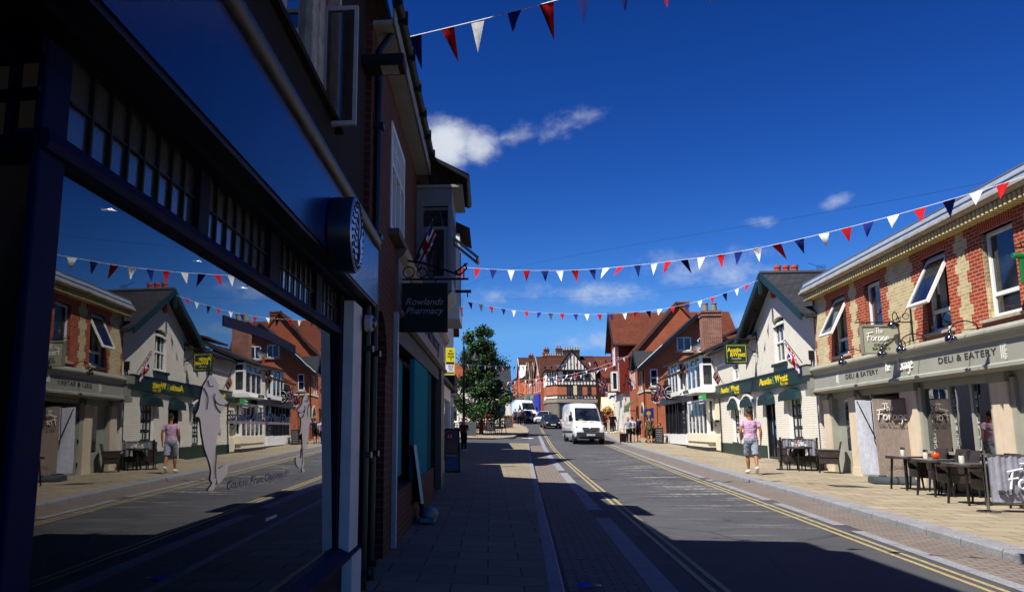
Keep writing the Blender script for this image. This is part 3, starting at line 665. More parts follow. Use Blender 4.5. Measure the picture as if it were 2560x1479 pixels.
def window(parent, x0, x1, z0, z1, y, mat, w=.06, d=.07, cols=1, rows=(), sill=None, sillmat=None, gl=None, name='window', bars=.025, recess=0.):
    # framed window standing in plane y (outer face), with optional glazing bars and a sill
    b = B(mat); b.frame(x0, x1, z0, z1, w, y, y + d)
    for i in range(1, cols):
        x = x0 + (x1 - x0) * i / cols; b.box(x - bars, x + bars, y + .004, y + d - .004, z0 + w, z1 - w)
    for r in rows: b.box(x0 + w, x1 - w, y + .006, y + d - .006, r - bars, r + bars)
    f = b.obj(name, parent)
    B(gl or dglass()).box(x0 + w * .8, x1 - w * .8, y + d * .55, y + d * .62, z0 + w * .8, z1 - w * .8).obj('pane', f)
    if sill is not None: B(sillmat or mat).box(x0 - .08, x1 + .08, y - sill, y + d, z0 - .08, z0 - .003).obj('sill', f)
    return f
f = window(ph, 8.55, 9.92, 3.64, 4.92, 1.085, UPV, .07, .08, 3, (4.46,), .1, paint('55504a', .7), gl=dglass('1a2230', .03))
bb = B(UPV)
for i in range(3):
    for k in (1, 2): x = 8.55 + 1.37 * i / 3 + 1.37 / 3 * k / 3; bb.box(x - .012, x + .012, 1.09, 1.13, 4.48, 4.86)
bb.box(8.6, 9.87, 1.092, 1.128, 4.66, 4.685); bb.obj('glazing_bars', f)
# bay (oriel)
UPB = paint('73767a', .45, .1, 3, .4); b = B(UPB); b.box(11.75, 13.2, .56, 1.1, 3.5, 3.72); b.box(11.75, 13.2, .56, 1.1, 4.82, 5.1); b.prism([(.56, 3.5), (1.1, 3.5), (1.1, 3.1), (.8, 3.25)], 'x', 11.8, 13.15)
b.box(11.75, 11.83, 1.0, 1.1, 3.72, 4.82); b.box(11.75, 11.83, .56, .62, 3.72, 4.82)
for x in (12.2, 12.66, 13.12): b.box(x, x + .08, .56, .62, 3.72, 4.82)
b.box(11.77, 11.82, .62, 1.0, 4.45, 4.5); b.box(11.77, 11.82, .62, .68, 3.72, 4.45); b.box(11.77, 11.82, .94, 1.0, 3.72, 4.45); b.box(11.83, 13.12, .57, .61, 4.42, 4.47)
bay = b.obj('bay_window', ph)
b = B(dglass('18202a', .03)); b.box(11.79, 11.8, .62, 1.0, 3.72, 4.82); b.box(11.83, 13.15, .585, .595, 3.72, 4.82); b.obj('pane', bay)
b = B(UPB); M0 = Matrix.Translation((11.77, .8, 4.78)) @ Matrix.Rotation(R_(-38), 4, 'X')
o = len(b.v); b.box(-.04, 0, -.2, .2, -.3, -.27); b.box(-.04, 0, -.2, .2, -.03, 0); b.box(-.04, 0, -.2, -.17, -.27, -.03); b.box(-.04, 0, .17, .2, -.27, -.03); b.xf(Matrix.Translation((11.77, .8, 4.8)) @ Matrix.Rotation(R_(-55), 4, 'Y'), o); b.obj('top_vent', bay)
b = B(UPB); o = len(b.v); b.frame(-.25, .25, -.5, 0, .035, -.02, .02); b.xf(Matrix.Translation((12.45, .55, 4.42)) @ Matrix.Rotation(R_(-50), 4, 'X'), o); b.obj('casement', bay)
# shopfront
b = B(paint('6b5d55', .5, .2, 4)); b.prism([(1.08, 2.75), (1.02, 2.78), (1.02, 2.83), (1.06, 2.86), (1.06, 3.42), (1.0, 3.47), (.96, 3.55), (1.12, 3.55), (1.3, 2.75)], 'x', 9.1, 19.15); fb = b.obj('fascia_board', ph)
b = B(paint('2c2522', .5)); text(b, 'Pharmacy', 3.6, .34, (14.8, 1.055, 3.0), depth=.02, shear=.25); b.obj('lettering', fb)
B(paint('d0d0d0', .5)).box(17.9, 18.6, 1.045, 1.058, 2.95, 3.3).obj('plaque', fb)
b = B(TEAL); b.box(9.5, 10.35, 1.14, 1.2, .86, 2.3); b.obj('teal_panel', ph); b = B(TEAL); b.hexa([(10.35, 1.16, .85), (11.5, 1.34, .82), (11.5, 1.4, .82), (10.35, 1.22, .85), (10.35, 1.16, 2.3), (11.5, 1.34, 2.3), (11.5, 1.4, 2.3), (10.35, 1.22, 2.3)]); b.obj('teal_panel', ph)
b = B(TEAL); b.box(11.66, 14.1, 1.1, 1.17, .7, 2.46); b.obj('teal_panel', ph); b = B(paint('10505c', .8, .15, 3, .02)); b.box(14.1, 15.4, 1.13, 1.2, .7, 2.46); b.obj('teal_panel', ph)
B(BLKM).box(9.2, 17.7, 1.34, 1.4, .12, 2.75).obj('shop_door', ph)
b = B(RB); b.box(9.2, 15.5, 1.08, 1.3, .14, .72); b.obj('stall_riser', ph)
b = B(paint('a9aaac', .5, .2)); b.box(9.02, 9.14, 1.05, 1.16, .14, 2.78); b.obj('post', ph); b = B(paint('55504c', .5)); b.box(17.7, 18.6, 1.07, 1.2, .15, 2.76); b.obj('post', ph)
b = B(BLKM); b.box(9.14, 18.4, 1.12, 1.4, 2.5, 2.76); b.obj('transom', ph)
# hanging sign and bracket
t = thing('hanging_sign', 'black hanging sign with faint italic lettering on a wrought iron arm', 'sign', (9.5, 1.1, 3.3), LS)
b = B(BLKM); sx = 9.5; b.box(sx - .03, sx + .03, .5, 1.1, 2.6, 3.2); b.frame(0, 0, 0, 0, 0, 0, 0); bd = b.obj('board', t)
b = B(paint('8d8a88', .6)); RY = Matrix.Rotation(R_(-90), 4, 'Z') @ Matrix.Rotation(R_(90), 4, 'X')
for s_, z in (('Rowlands', 2.93), ('Pharmacy', 2.82)): text(b, s_, .46, .085, (sx - .033, .79, z), rot=RY, shear=.35, depth=.003)
b.obj('lettering', bd)
b = B(BLKM); b.tube([(sx, 1.1, 3.25), (sx, .25, 3.25)], .013); b.tube([(sx, 1.1, 3.5), (sx, .8, 3.45), (sx, .35, 3.3), (sx, .27, 3.38), (sx, .3, 3.44)], .013); b.tube([(sx, 1.09, 2.9), (sx, 1.09, 3.55)], .014)
for cy, r in ((.98, .07), (.82, .06), (.7, .045)): b.tube([(sx, cy + r * math.cos(a * .5), 3.27 + r + r * math.sin(a * .5)) for a in range(14)], .008, 5)
for yy in (.65, .95): b.tube([(sx, yy, 3.25), (sx, yy, 3.19)], .008, 5)
b.obj('bracket', t)

# ---- union flag
FB_ = cloth('1c2f7a'); FW_ = cloth('e4e2de'); FRD = cloth('b01828')
def jack(u, v):
    # u along fly 0..1 , v up 0..1, 2:1
    x = (u - .5) * 2; y = (v - .5)
    if abs(y) < .1 or abs(x) < .1: return 2
    if abs(y) < .165 or abs(x) < .165: return 1
    d1 = abs(y - x * .5) / 1.118; d2 = abs(y + x * .5) / 1.118
    if min(d1, d2) < .035: return 2
    if min(d1, d2) < .1: return 1
    return 0
def flag(name, label, tip, base, drop, wid, seed=0, group='union flags on the shops', sag=.7):
    # pole from base to tip; cloth gathered and hanging from the upper part of the pole
    tip = Vector(tip); base = Vector(base); t = free(name, label, 'flag', base, 0, group); t.location = base
    d = tip - base; b = B(BLKM); b.tube([(0, 0, 0), d], .014, 6); b.ell(d, (.025, .025, .025), 6, 4); b.obj('pole', t)
    r = random.Random(seed); nu, nv = 22, 16; vs = []; hz = Vector((d.x, d.y, 0)); hz = hz.normalized() if hz.length > .01 else Vector((1, 0, 0)); sd = Vector((-hz.y, hz.x, 0))
    for j in range(nv + 1):
        v = j / nv
        p0 = d * (1 - v * .72 * wid / max(.3, d.length) if False else 1 - v * min(.8, wid / d.length))
        for i in range(nu + 1):
            u = i / nu
            fold = .10 * drop * math.sin(u * 9 + v * 3 + seed) * (u ** .5) ; pull = -hz * (.22 * drop * u * u) * sag
            vs.append(p0 + Vector((0, 0, -drop * u * (1 - .12 * v))) + sd * fold + pull + hz * .05 * math.sin(u * 7 + seed))
    b = B(FB_); b.use(FW_); b.use(FRD)
    o = 0; b.v = [tuple(p) for p in vs]
    for j in range(nv):
        for i in range(nu):
            b.f.append([j * (nu + 1) + i, j * (nu + 1) + i + 1, (j + 1) * (nu + 1) + i + 1, (j + 1) * (nu + 1) + i]); b.fm.append(jack((i + .5) / nu, 1 - (j + .5) / nv))
    b.obj('cloth', t, smooth=180); return t
flag('union_flag', 'union flag drooping in shade beside the white pharmacy bay', (-.8, 11.55, 4.62), (-1.1, 11.55, 3.92), .5, .62, 3)
t = thing('flag_pole', 'short bare pole sticking up from the far corner of the pharmacy bay', 'pole', (13.1, .56, 4.05), LS); B(BLKM).tube([(13.1, .56, 4.05), (13.1, .36, 4.2)], .016).obj('pole', t); B(BLKM).lathe([(.03, 4.0), (.03, 4.08)], (13.1, .56, 0), 8).obj('socket', t)
t = thing('wall_bracket', 'black iron bracket below the pharmacy bay', 'bracket', (13.1, .56, 3.72), LS); B(BLKM).box(13.07, 13.13, .3, .58, 3.7, 3.74).obj('arm', t); B(BLKM).tube([(13.1, .36, 3.7), (13.1, .36, 3.62)], .01).obj('hook', t)
# ---- silver leaning swing sign and its grey foot
t = thing('swing_sign', 'thin silver edged sign leaning edge on with a grey foot by the teal panels', 'sign', (11.4, .98, .16), LS)
b = B(metal('a8a8aa', .35)); o = len(b.v); b.frame(-.4, .4, .32, 1.12, .035, -.02, .02); b.xf(Matrix.Translation((11.6, .97, .1)) @ Matrix.Rotation(R_(-8), 4, 'X') @ Matrix.Rotation(R_(12), 4, 'Z'), o); b.obj('frame', t)
b = B(paint('1b1b1f', .4)); o = len(b.v); b.box(-.37, .37, -.008, .008, .35, 1.09); b.xf(Matrix.Translation((11.6, .97, .1)) @ Matrix.Rotation(R_(-8), 4, 'X') @ Matrix.Rotation(R_(12), 4, 'Z'), o); b.obj('panel', t)
b = B(paint('6e7480', .6)); b.ell((11.7, .88, .25), (.3, .14, .1), 14, 8); b.box(11.35, 12.0, .78, .98, .16, .22); b.obj('foot', t, smooth=60)
B(BLKM).cyl((11.5, .95, .28), (11.5, .98, .45), .035).obj('hinge', t)
# ---- A-board with poster
def aboard(loc, rz, w, h, frame, panel, label, art=None, name='pavement_board', group=None):
    t = free(name, label, 'pavement sign', loc, rz, group); n = .22
    for s in (-1, 1):
        b = B(frame); o = len(b.v); b.frame(-w / 2, w / 2, 0, h, .05, -.018, .018); b.xf(Matrix.Translation((0, s * n, 0)) @ Matrix.Rotation(s * math.atan2(n - .02, h), 4, 'X'), o); f = b.obj('frame', t)
        b = B(panel); o = len(b.v); b.box(-w / 2 + .05, w / 2 - .05, -.008, .008, .05, h - .05)
        M_ = Matrix.Translation((0, s * n, 0)) @ Matrix.Rotation(s * math.atan2(n - .02, h), 4, 'X'); b.xf(M_, o); p = b.obj('board', t)
        if art and s == -1:
            b = B(); o = 0; art(b); b.xf(M_); b.obj('artwork', p)
    return t
def art_c(b):
    b.use(paint('6a0c18', .6)).lathe([(.001, -.013), (.13, -.012)], (-.05, 0, 1.08), 20, 'y'); b.use(paint('d8d8d8', .5)); text(b, '£3', None, .1, (-.05, -.016, 1.04), depth=.002)
    b.use(paint('6a4428', .6)).box(-.16, .16, -.011, -.0095, .6, .82); b.use(paint('27497a', .6)).box(-.18, .18, -.012, -.0095, .14, .42)
    b.use(paint('6d7f88', .5)).box(-.18, .18, -.0115, -.0095, .48, .52)
aboard((-1.18, 24.6, pz(-1, 24.6)), R_(8), .5, 1.32, BLK, paint('3a3f44', .6), 'tall black pavement board with a red three pound spot on the shaded pavement', art_c)
# ---- low white shop and the building behind it
lk = thing('low_shop', 'low white single storey shop past the pharmacy with dark flat roof', 'building', (20.2, 1.35, .13), LS)
b = B(UPV); b.box(20.2, 20.35, 1.35, 1.5, .13, 2.6); b.box(23.6, 23.75, 1.35, 1.5, .13, 2.6); b.box(20.2, 27.6, 1.35, 1.55, 2.35, 2.75); b.box(27.4, 27.6, 1.35, 1.6, .13, 2.4); b.box(20.35, 27.4, 1.37, 1.5, .13, .5); b.obj('shopfront', lk)
B(dglass('3a4650', .03)).box(20.3, 27.4, 1.44, 1.46, .5, 2.36).obj('pane', lk); b = B(BLKM); b.box(20.0, 28.75, 1.2, 4.5, 2.75, 2.86); b.obj('roof', lk); B(paint('b8b4ac', .8)).box(20.3, 27.5, 1.6, 4.3, .13, 2.75).obj('wall', lk)
CRM = paint('d8d4c6', .8, .12, 3)
def house(name, label, fr, at, w, d, he, hr, wallm, roofm, gable='front', base=0., over=.3, wins=(), winmat=None, barge=None, cat='building', gutter=True, chim=(), ridge_cap=None, sides=True):
    # house in frame fr with its front left corner at `at`; gable='front': ridge runs inward; 'side': ridge parallel to the front
    x0, y0, z0 = at; t = thing(name, label, cat, at, fr); b = B(wallm)
    ops = [(x0 + a, x0 + c, z0 + e, z0 + g) for a, c, e, g in [q[:4] for q in wins]]
    b.wall(x0, x0 + w, z0 + base, z0 + he, ops, y0, y0 + .3)
    if gable == 'front':
        for y in (y0, y0 + d): b.prism([(x0, z0 + he), (x0 + w, z0 + he), (x0 + w / 2, z0 + hr)], 'y', y, y + .3 if y == y0 else y - .3)
        b.box(x0, x0 + .3, y0 + .3, y0 + d, z0 + base, z0 + he); b.box(x0 + w - .3, x0 + w, y0 + .3, y0 + d, z0 + base, z0 + he); b.box(x0, x0 + w, y0 + d - .3, y0 + d, z0 + base, z0 + he)
    else:
        for x in (x0, x0 + w): b.prism([(y0, z0 + he), (y0 + d, z0 + he), (y0 + d / 2, z0 + hr)], 'x', x, x + .3 if x == x0 else x - .3)
        b.box(x0, x0 + .3, y0 + .3, y0 + d, z0 + base, z0 + he); b.box(x0 + w - .3, x0 + w, y0 + .3, y0 + d, z0 + base, z0 + he); b.box(x0, x0 + w, y0 + d - .3, y0 + d, z0 + base, z0 + he)
    b.obj('wall', t)
    sl = (hr - he) / ((w if gable == 'front' else d) / 2); ez = z0 + he - over * sl; th = .14
    b = B(roofm)
    if gable == 'front':
        for s in (0, 1):
            xe = x0 - over if s == 0 else x0 + w + over; xm = x0 + w / 2; b.prism([(xe, ez), (xm, z0 + hr + .02), (xm, z0 + hr + .02 + th), (xe, ez + th)] if s == 0 else [(xm, z0 + hr + .02), (xe, ez), (xe, ez + th), (xm, z0 + hr + .02 + th)], 'y', y0 - over, y0 + d + .2)
    else:
        for s in (0, 1):
            ye = y0 - over if s == 0 else y0 + d + over; ym = y0 + d / 2; b.prism([(ye, ez), (ym, z0 + hr + .02), (ym, z0 + hr + .02 + th), (ye, ez + th)] if s == 0 else [(ym, z0 + hr + .02), (ye, ez), (ye, ez + th), (ym, z0 + hr + .02 + th)], 'x', x0 - .15, x0 + w + .15)
    rf = b.obj('roof', t)
    b = B(roofm)
    if gable == 'front': b.tube([(x0 + w / 2, y0 - over, z0 + hr + th + .02), (x0 + w / 2, y0 + d + .2, z0 + hr + th + .02)], .09, 8)
    else: b.tube([(x0 - .15, y0 + d / 2, z0 + hr + th + .02), (x0 + w + .15, y0 + d / 2, z0 + hr + th + .02)], .09, 8)
    b.obj('ridge', rf)
    if barge:
        b = B(barge)
        if gable == 'front':
            ys = (y0 - over - .03, y0 - over + .03)
            for s in (0, 1):
                xe = x0 - over if s == 0 else x0 + w + over; xm = x0 + w / 2; b.prism([(xe, ez - .12), (xm, z0 + hr - .12), (xm, z0 + hr + th + .03), (xe, ez + th + .03)], 'y', *ys)
        else:
            for xx in (x0 - .18, x0 + w + .12):
                for s in (0, 1):
                    ye = y0 - over if s == 0 else y0 + d + over; ym = y0 + d / 2; b.prism([(ye, ez - .12), (ym, z0 + hr - .12), (ym, z0 + hr + th + .03), (ye, ez + th + .03)], 'x', xx, xx + .06)
        b.obj('bargeboard', t)
    for q in wins:
        a, c, e, g = q[:4]; o = q[4] if len(q) > 4 else {}
        window(t, x0 + a, x0 + c, z0 + e, z0 + g, y0 + o.get('rec', .08), o.get('mat', winmat or UPV), o.get('w', .06), .07, o.get('cols', 2), [z0 + r for r in o.get('rows', ())], o.get('sill', .12), o.get('sm'), gl=o.get('gl'))
    for c in chim: chimney(t, *c)
    return t
def chimney(parent, x, y, z0, z1, w=.6, d=.9, mat=None, pots=2, potm=None, cap=True, poth=.45):
    b = B(mat or brick('6a3222', '7c4028', '8d8072')); b.box(x - w / 2, x + w / 2, y - d / 2, y + d / 2, z0, z1)
    if cap:
        b.box(x - w / 2 - .05, x + w / 2 + .05, y - d / 2 - .05, y + d / 2 + .05, z1 - .32, z1 - .2); b.box(x - w / 2 - .07, x + w / 2 + .07, y - d / 2 - .07, y + d / 2 + .07, z1 - .1, z1 + .02)
    ch = b.obj('chimney', parent); pm = potm or paint('a8552f', .8, .2, 5)
    for i in range(pots):
        if w > d: px, py = x + ((i + .5) / pots - .5) * w * .95, y
        else: px, py = x, y + ((i + .5) / pots - .5) * d * .95
        B(pm).lathe([(.13, z1), (.115, z1 + poth * .8), (.14, z1 + poth * .82), (.13, z1 + poth), (.09, z1 + poth)], (px, py, 0), 10).obj('chimney_pot', ch, smooth=40)
    return ch
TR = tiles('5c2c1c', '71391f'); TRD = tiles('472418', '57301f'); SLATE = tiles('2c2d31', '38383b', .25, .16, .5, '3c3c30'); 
house('white_house', 'pale rendered gabled house carrying the agents board on the left', LS, (28.8, 1.95, .13), 7.1, 8, 6.5, 9.2, CRM, TR, 'front', wins=[(1.2, 2.3, 3.3, 4.8), (4.6, 5.7, 3.3, 4.8), (.8, 3, .6, 2.4), (4.2, 6.6, .6, 2.4)])
house('white_house', 'second pale gabled house by the side road behind the agents board', LS, (36.0, 1.95, .15), 7.1, 8, 6.5, 9.2, CRM, TR, 'front', wins=[(1.2, 2.3, 3.3, 4.8), (4.6, 5.7, 3.3, 4.8), (.8, 3, .6, 2.4), (4.2, 6.6, .6, 2.4)])
house('corner_house', 'pale house set back at the corner of the side road on the left', LS, (43.3, 3.2, .3), 7.4, 8, 7.4, 9.4, CRM, TR, 'side', wins=[(1.2, 2.3, 3.3, 4.8), (4.6, 5.7, 3.3, 4.8)])
t = thing('shop_awning', 'dark boxed fascia jutting from the pale rendered house on the left', 'awning', (33.5, 1.4, 2.9), LS); B(BLKM).box(33, 36, 1.45, 1.97, 2.9, 3.75).obj('box', t); B(UPG).box(32.95, 36.05, 1.42, 1.95, 2.84, 2.9).obj('trim', t)
t = free('agents_board', 'yellow and white letting board on the left seen past the pharmacy', 'sign', (-1.33, 27, 3.25)); t.scale = (.75, .75, .75)
b = B(paint('d8c81c', .5)); b.box(-.36, .2, -.03, .03, 0, 1.24); bd = b.obj('board', t); b = B(paint('dedede', .5)); b.box(-.36, .16, -.036, -.031, .06, .56); b.obj('panel', bd)
b = B(BLKM)
for s_, z, h, w in (("ft²", 1.05, .09, .14), ("DINGS", .93, .08, .26), ("parking", .82, .07, .28), ("T", .66, .12, .1), ("VICK", .34, .12, .26), ("TEL", .2, .12, .22)): text(b, s_, w, h, (.02, -.038, z), depth=.004)
b.box(-.2, .16, -.04, -.037, .49, .59); b.box(-.2, .16, -.04, -.037, .08, .13); b.obj('lettering', bd); B(UPV).box(-.42, -.36, -.04, .04, -.6, 1.3).obj('post', t)
# ------------------------------------------------------------------ right row, sunlit (RS frame)
YB = brick('cdba8a', 'b39a66', 'd0c6b0', var=.35); RBK = brick('b2431c', '8a3014', 'b89e86', ms=.008, var=.4); SOLD = brick('b2431c', '9c3816', 'b89e86', ms=.008, bw=.075, bh=.34, off=0., var=.3)
SAGE = paint('9c9c8d', .5, .12, 2, .4, 0, 0, .15); SAGED = paint('8b8c7e', .5, .15, 2); STONE = paint('b3a692', .85, .3, 4, .2, 0, .4); PEACH = paint('d6c3a8', .85, .12, 2, .2, 0, .3, .25)
z0 = .3
deli = thing('deli_building', 'two storey deli with yellow and red brick upper wall and sage green fascia', 'building', (.55, 0, z0), RS)
wins = [(2.17, 3.22), (4.55, 5.55), (7.88, 8.9), (10.3, 11.38), (13.2, 14.2), (15.6, 16.6)]
b = B(YB); b.wall(.55, 18, 3.4, 5.74, [(a, c, 3.71, 5.39) for a, c in wins], 0, .25); b.box(.55, .75, .25, 8, .3, 5.74); b.box(.55, 18, 7.8, 8, .3, 5.74); b.obj('wall', deli)
def tooth(x, side, ext, zlo=3.42, zhi=5.72):
    z = zlo; k = 0
    while z < zhi - .02:
        zz = min(z + .225, zhi); e = ext + (.11 if k % 2 else 0); rb.box(x if side > 0 else x - e, x + e if side > 0 else x, -.006, .2 if (3.7 < z < 5.3) else .05, z, zz); z = zz; k += 1
for a, c in wins:
    for q in ((a, -1, .5 if a > 3 else .42), (c, 1, .34 if c > 4 else .24)): rb = B(RBK); tooth(*q); rb.obj('brick_quoin', deli)
    B(RBK).box(a, c, -.006, .05, 3.42, 3.63).obj('brick_apron', deli)
rb = B(RBK); tooth(.55, 1, .06); rb.obj('brick_quoin', deli)
for a, c in wins: B(SOLD).prism([(a - .02, 5.39), (c + .02, 5.39), (c + .12, 5.71), (a - .12, 5.71)], 'y', -.012, .1).obj('brick_lintel', deli)
b = B(paint('d2bf86', .8, .25, 5)); x = .6
b.box(.55, 18, -.06, .0, 5.7, 5.745)
while x < 18: b.box(x, x + .075, -.28, -.02, 5.6, 5.742); x += .15
b.obj('dentil_course', deli)
b = B(STONE); b.box(.55, 18, -.13, .1, 5.745, 5.78); b.prism([(.1, 5.78), (-.3, 5.78), (-.37, 5.8), (-.39, 5.83), (-.39, 5.88), (.1, 5.9)], 'x', .5, 18); b.obj('cornice', deli)
b = B(paint('8d97a6', .5, .25, 4)); b.prism([(-.37, 5.885), (-.2, 6.18), (.05, 6.2), (.05, 5.89)], 'x', .53, 18)
b.use(SLATE).raw([(.55, -.02, 6.19), (18, -.02, 6.19), (16, 4, 7.5), (3.6, 4, 7.5), (.55, 8, 6.19), (18, 8, 6.19)], [(0, 1, 2, 3), (3, 2, 5, 4), (0, 3, 4), (1, 5, 2)]); rf = b.obj('roof', deli)
b = B(paint('6a6c70', .5)); 
for p, q in (((.55, -.02, 6.2), (3.6, 4, 7.53)), ((3.6, 4, 7.53), (16, 4, 7.53)), ((16, 4, 7.53), (18, -.02, 6.2))): b.tube([p, q], .07, 6)
b.box(.5, 18, -.22, -.1, 6.17, 6.2); b.box(.5, 18, -.33, -.28, 5.99, 6.015); b.obj('lead_ridge', rf)
GW = dglass('141b26', .03)
for i, (a, c) in enumerate(wins):
    b = B(UPV); b.frame(a, c, 3.71, 5.39, .075, .1, .18); b.box(a + .07, c - .07, .105, .175, 4.12, 4.2); f = b.obj('window', deli, bevel=.004)
    B(STONE).prism([(-.07, 3.63), (-.07, 3.69), (.1, 3.71), (.1, 3.63)], 'x', a - .22 if i else a - .1, c + .12).obj('sill', f)
    B(GW).box(a + .06, c - .06, .14, .15, 3.76, 4.14).obj('pane', f)
    if i in (0, 2):   # top light swung right out
        B(paint('1c1a1a', .9)).box(a + .06, c - .06, .28, .3, 4.18, 5.34).obj('unlit_room_panel', f)  # near-black panel painted to stand in for the unlit room
        b = B(UPV); o = 0; b.frame(a + .03, c - .03, -1.18, 0, .06, -.03, .03); M_ = Matrix.Translation((0, .1, 5.33)) @ Matrix.Rotation(R_(-26), 4, 'X'); b.xf(M_); sh = b.obj('open_sash', deli)
        b = B(GW); b.box(a + .08, c - .08, -.004, .004, -1.13, -.05); b.xf(M_); b.obj('pane', sh)
    else:
        B(GW).box(a + .06, c - .06, .14, .15, 4.18, 5.33).obj('pane', f)
    B(cloth('c9cdd2')).raw([(a + .12 + .05 * k, .24 + .03 * (k % 2), z) for k in range(7) for z in (3.8, 5.3)], [(2 * k, 2 * k + 1, 2 * k + 3, 2 * k + 2) for k in range(6)]).obj('curtain', f)
# shopfront
b = B(SAGE); b.prism([(0, 3.5), (-.12, 3.52), (-.38, 3.43), (-.42, 3.39), (-.42, 3.35), (-.36, 3.31), (-.32, 3.22), (-.28, 3.2), (-.28, 2.8), (-.36, 2.76), (-.36, 2.7), (-.1, 2.66), (0, 2.66)], 'x', .95, 18); fas = b.obj('fascia', deli)
b = B(SAGED)
for xa in (.78, ): 
    for k in range(4): b.box(xa + k * .08, xa + .05 + k * .08, -.4, -.28, 2.8, 3.2)
    b.box(xa - .06, xa + .34, -.45, 0, 2.6, 2.78); b.box(xa - .06, xa + .34, -.5, 0, 3.24, 3.5); b.box(xa, xa + .3, -.28, 0, 2.78, 3.24)
b.obj('console_bracket', deli)
DKT = paint('3b3d36', .6)
def deli_letters(b, x0, x1, z, h, y=-.287):
    return text(b.use(DKT), 'DELi & EATERY', x1 - x0, h, ((x0 + x1) / 2, y, z), depth=.006, spacing=1.1)
b = B(DKT); deli_letters(b, 3.6, 5.72, 2.95, .13); deli_letters(b, 8.78, 10.95, 2.95, .13); deli_letters(b, 15, 17, 2.95, .13); b.obj('lettering', fas)
b = B(paint('e8e6dc', .6)); script(b, 'The', (6.15, -.295, 2.98), .22, .06); script(b, 'Forage', (6.85, -.295, 2.95), .28, .06)
text(b, 'field to fork', .34, .09, (11.3, -.287, 3.0), rot=Matrix.Rotation(R_(-90), 4, 'Y') @ Matrix.Rotation(R_(90), 4, 'X'), depth=.004)
text(b, 'field to fork', .34, .07, (3.1, -.287, 3.0), rot=Matrix.Rotation(R_(-90), 4, 'Y') @ Matrix.Rotation(R_(90), 4, 'X'), depth=.004)
for k in range(3): b.box(11.1 + .06 * k, 11.12 + .06 * k, -.286, -.28, 2.86, 3.14); b.box(2.9 + .06 * k, 2.92 + .06 * k, -.286, -.28, 2.88, 3.1)
b.obj('script_lettering', fas)
for xa, xb in ((.8, 1.29), (2.84, 3.36), (6.11, 6.94), (10.05, 10.62), (13.2, 14.0), (17, 18)):
    bb = B(PEACH); bb.box(xa, xb, .0, .4, z0, 2.5); bb.box(xa - .01, xb + .01, -.02, .4, z0, z0 + .25); bb.obj('pier', deli)
    bb = B(SAGED); bb.box(xa - .02, xb + .02, -.04, .4, 2.47, 2.68); bb.obj('pier_cap', deli)
b = B(SAGE)
for xa, xb in ((1.3, 1.42), (2.7, 2.83), (3.37, 3.5), (5.98, 6.1), (6.95, 7.1), (9.93, 10.04), (10.63, 10.78), (13.05, 13.19)): b.box(xa, xb, .04, .25, z0, 2.55)
b.box(1.3, 18, .1, .3, 2.5, 2.68)
b.box(1.42, 2.7, .16, .3, z0, .95); b.box(1.42, 2.7, .2, .3, .95, 2.5)     # tall sage panel beside the first pier
b.box(7.1, 9.93, .02, .3, z0, 1.05); b.box(7.1, 9.93, -.03, .1, 1.05, 1.1)
for xm in (8.3, 9.18): b.box(xm - .05, xm + .05, .08, .2, 1.1, 2.5)
b.box(10.78, 13.05, .1, .3, z0, 2.5)
b.obj('shopfront_joinery', deli)
b = B(dglass('23262a', .02)); b.box(2.05, 2.4, .19, .197, 1.0, 2.45); b.obj('pane', deli)
wn_ = B(glass(refl=1.3, tr=.45)); wn_.box(7.1, 9.93, .13, .137, 1.1, 2.5); wp = wn_.obj('shop_window', deli)
b = B(paint('c9c9c4', .6))
for xm, s_ in ((7.45, 'DELi & EATERY'), (8.42, 'DELi & EATERY'), (9.3, 'COFFEE')): text(b, s_, 1.2, .12, (xm, .125, 1.75), rot=Matrix.Rotation(R_(-90), 4, 'Y') @ Matrix.Rotation(R_(90), 4, 'X'), depth=.002)
b.obj('window_lettering', wp)
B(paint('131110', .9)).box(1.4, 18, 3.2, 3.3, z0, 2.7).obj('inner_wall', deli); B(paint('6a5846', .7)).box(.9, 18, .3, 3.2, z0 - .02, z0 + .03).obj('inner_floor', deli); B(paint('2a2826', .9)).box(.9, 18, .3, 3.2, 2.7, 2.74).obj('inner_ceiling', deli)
# doorway with door folded open
b = B(SAGE); b.box(3.5, 3.58, .05, 1.0, z0, 2.5); b.box(4.2, 4.27, .06, .14, z0, 2.5); b.box(3.58, 5.98, .1, .18, 2.2, 2.27)
b.obj('door_frame', deli)
b = B(SAGED); b.box(3.62, 4.2, .1, .15, z0 + .02, .95); b.frame(3.62, 4.2, .95, 2.2, .08, .1, .15); dr = b.obj('door', deli); B(dglass('22262a', .02)).box(3.7, 4.12, .12, .126, 1.03, 2.12).obj('pane', dr)
b = B(BLKM)
for z in (.6, 1.3, 1.95): b.box(3.585, 3.62, .06, .1, z, z + .1)
b.obj('hinge', dr)
B(BLK).box(4.27, 5.98, 1.0, 1.05, z0, 2.5).obj('unlit_doorway_panel', deli)  # black sheet stands in for the shade inside the entrance
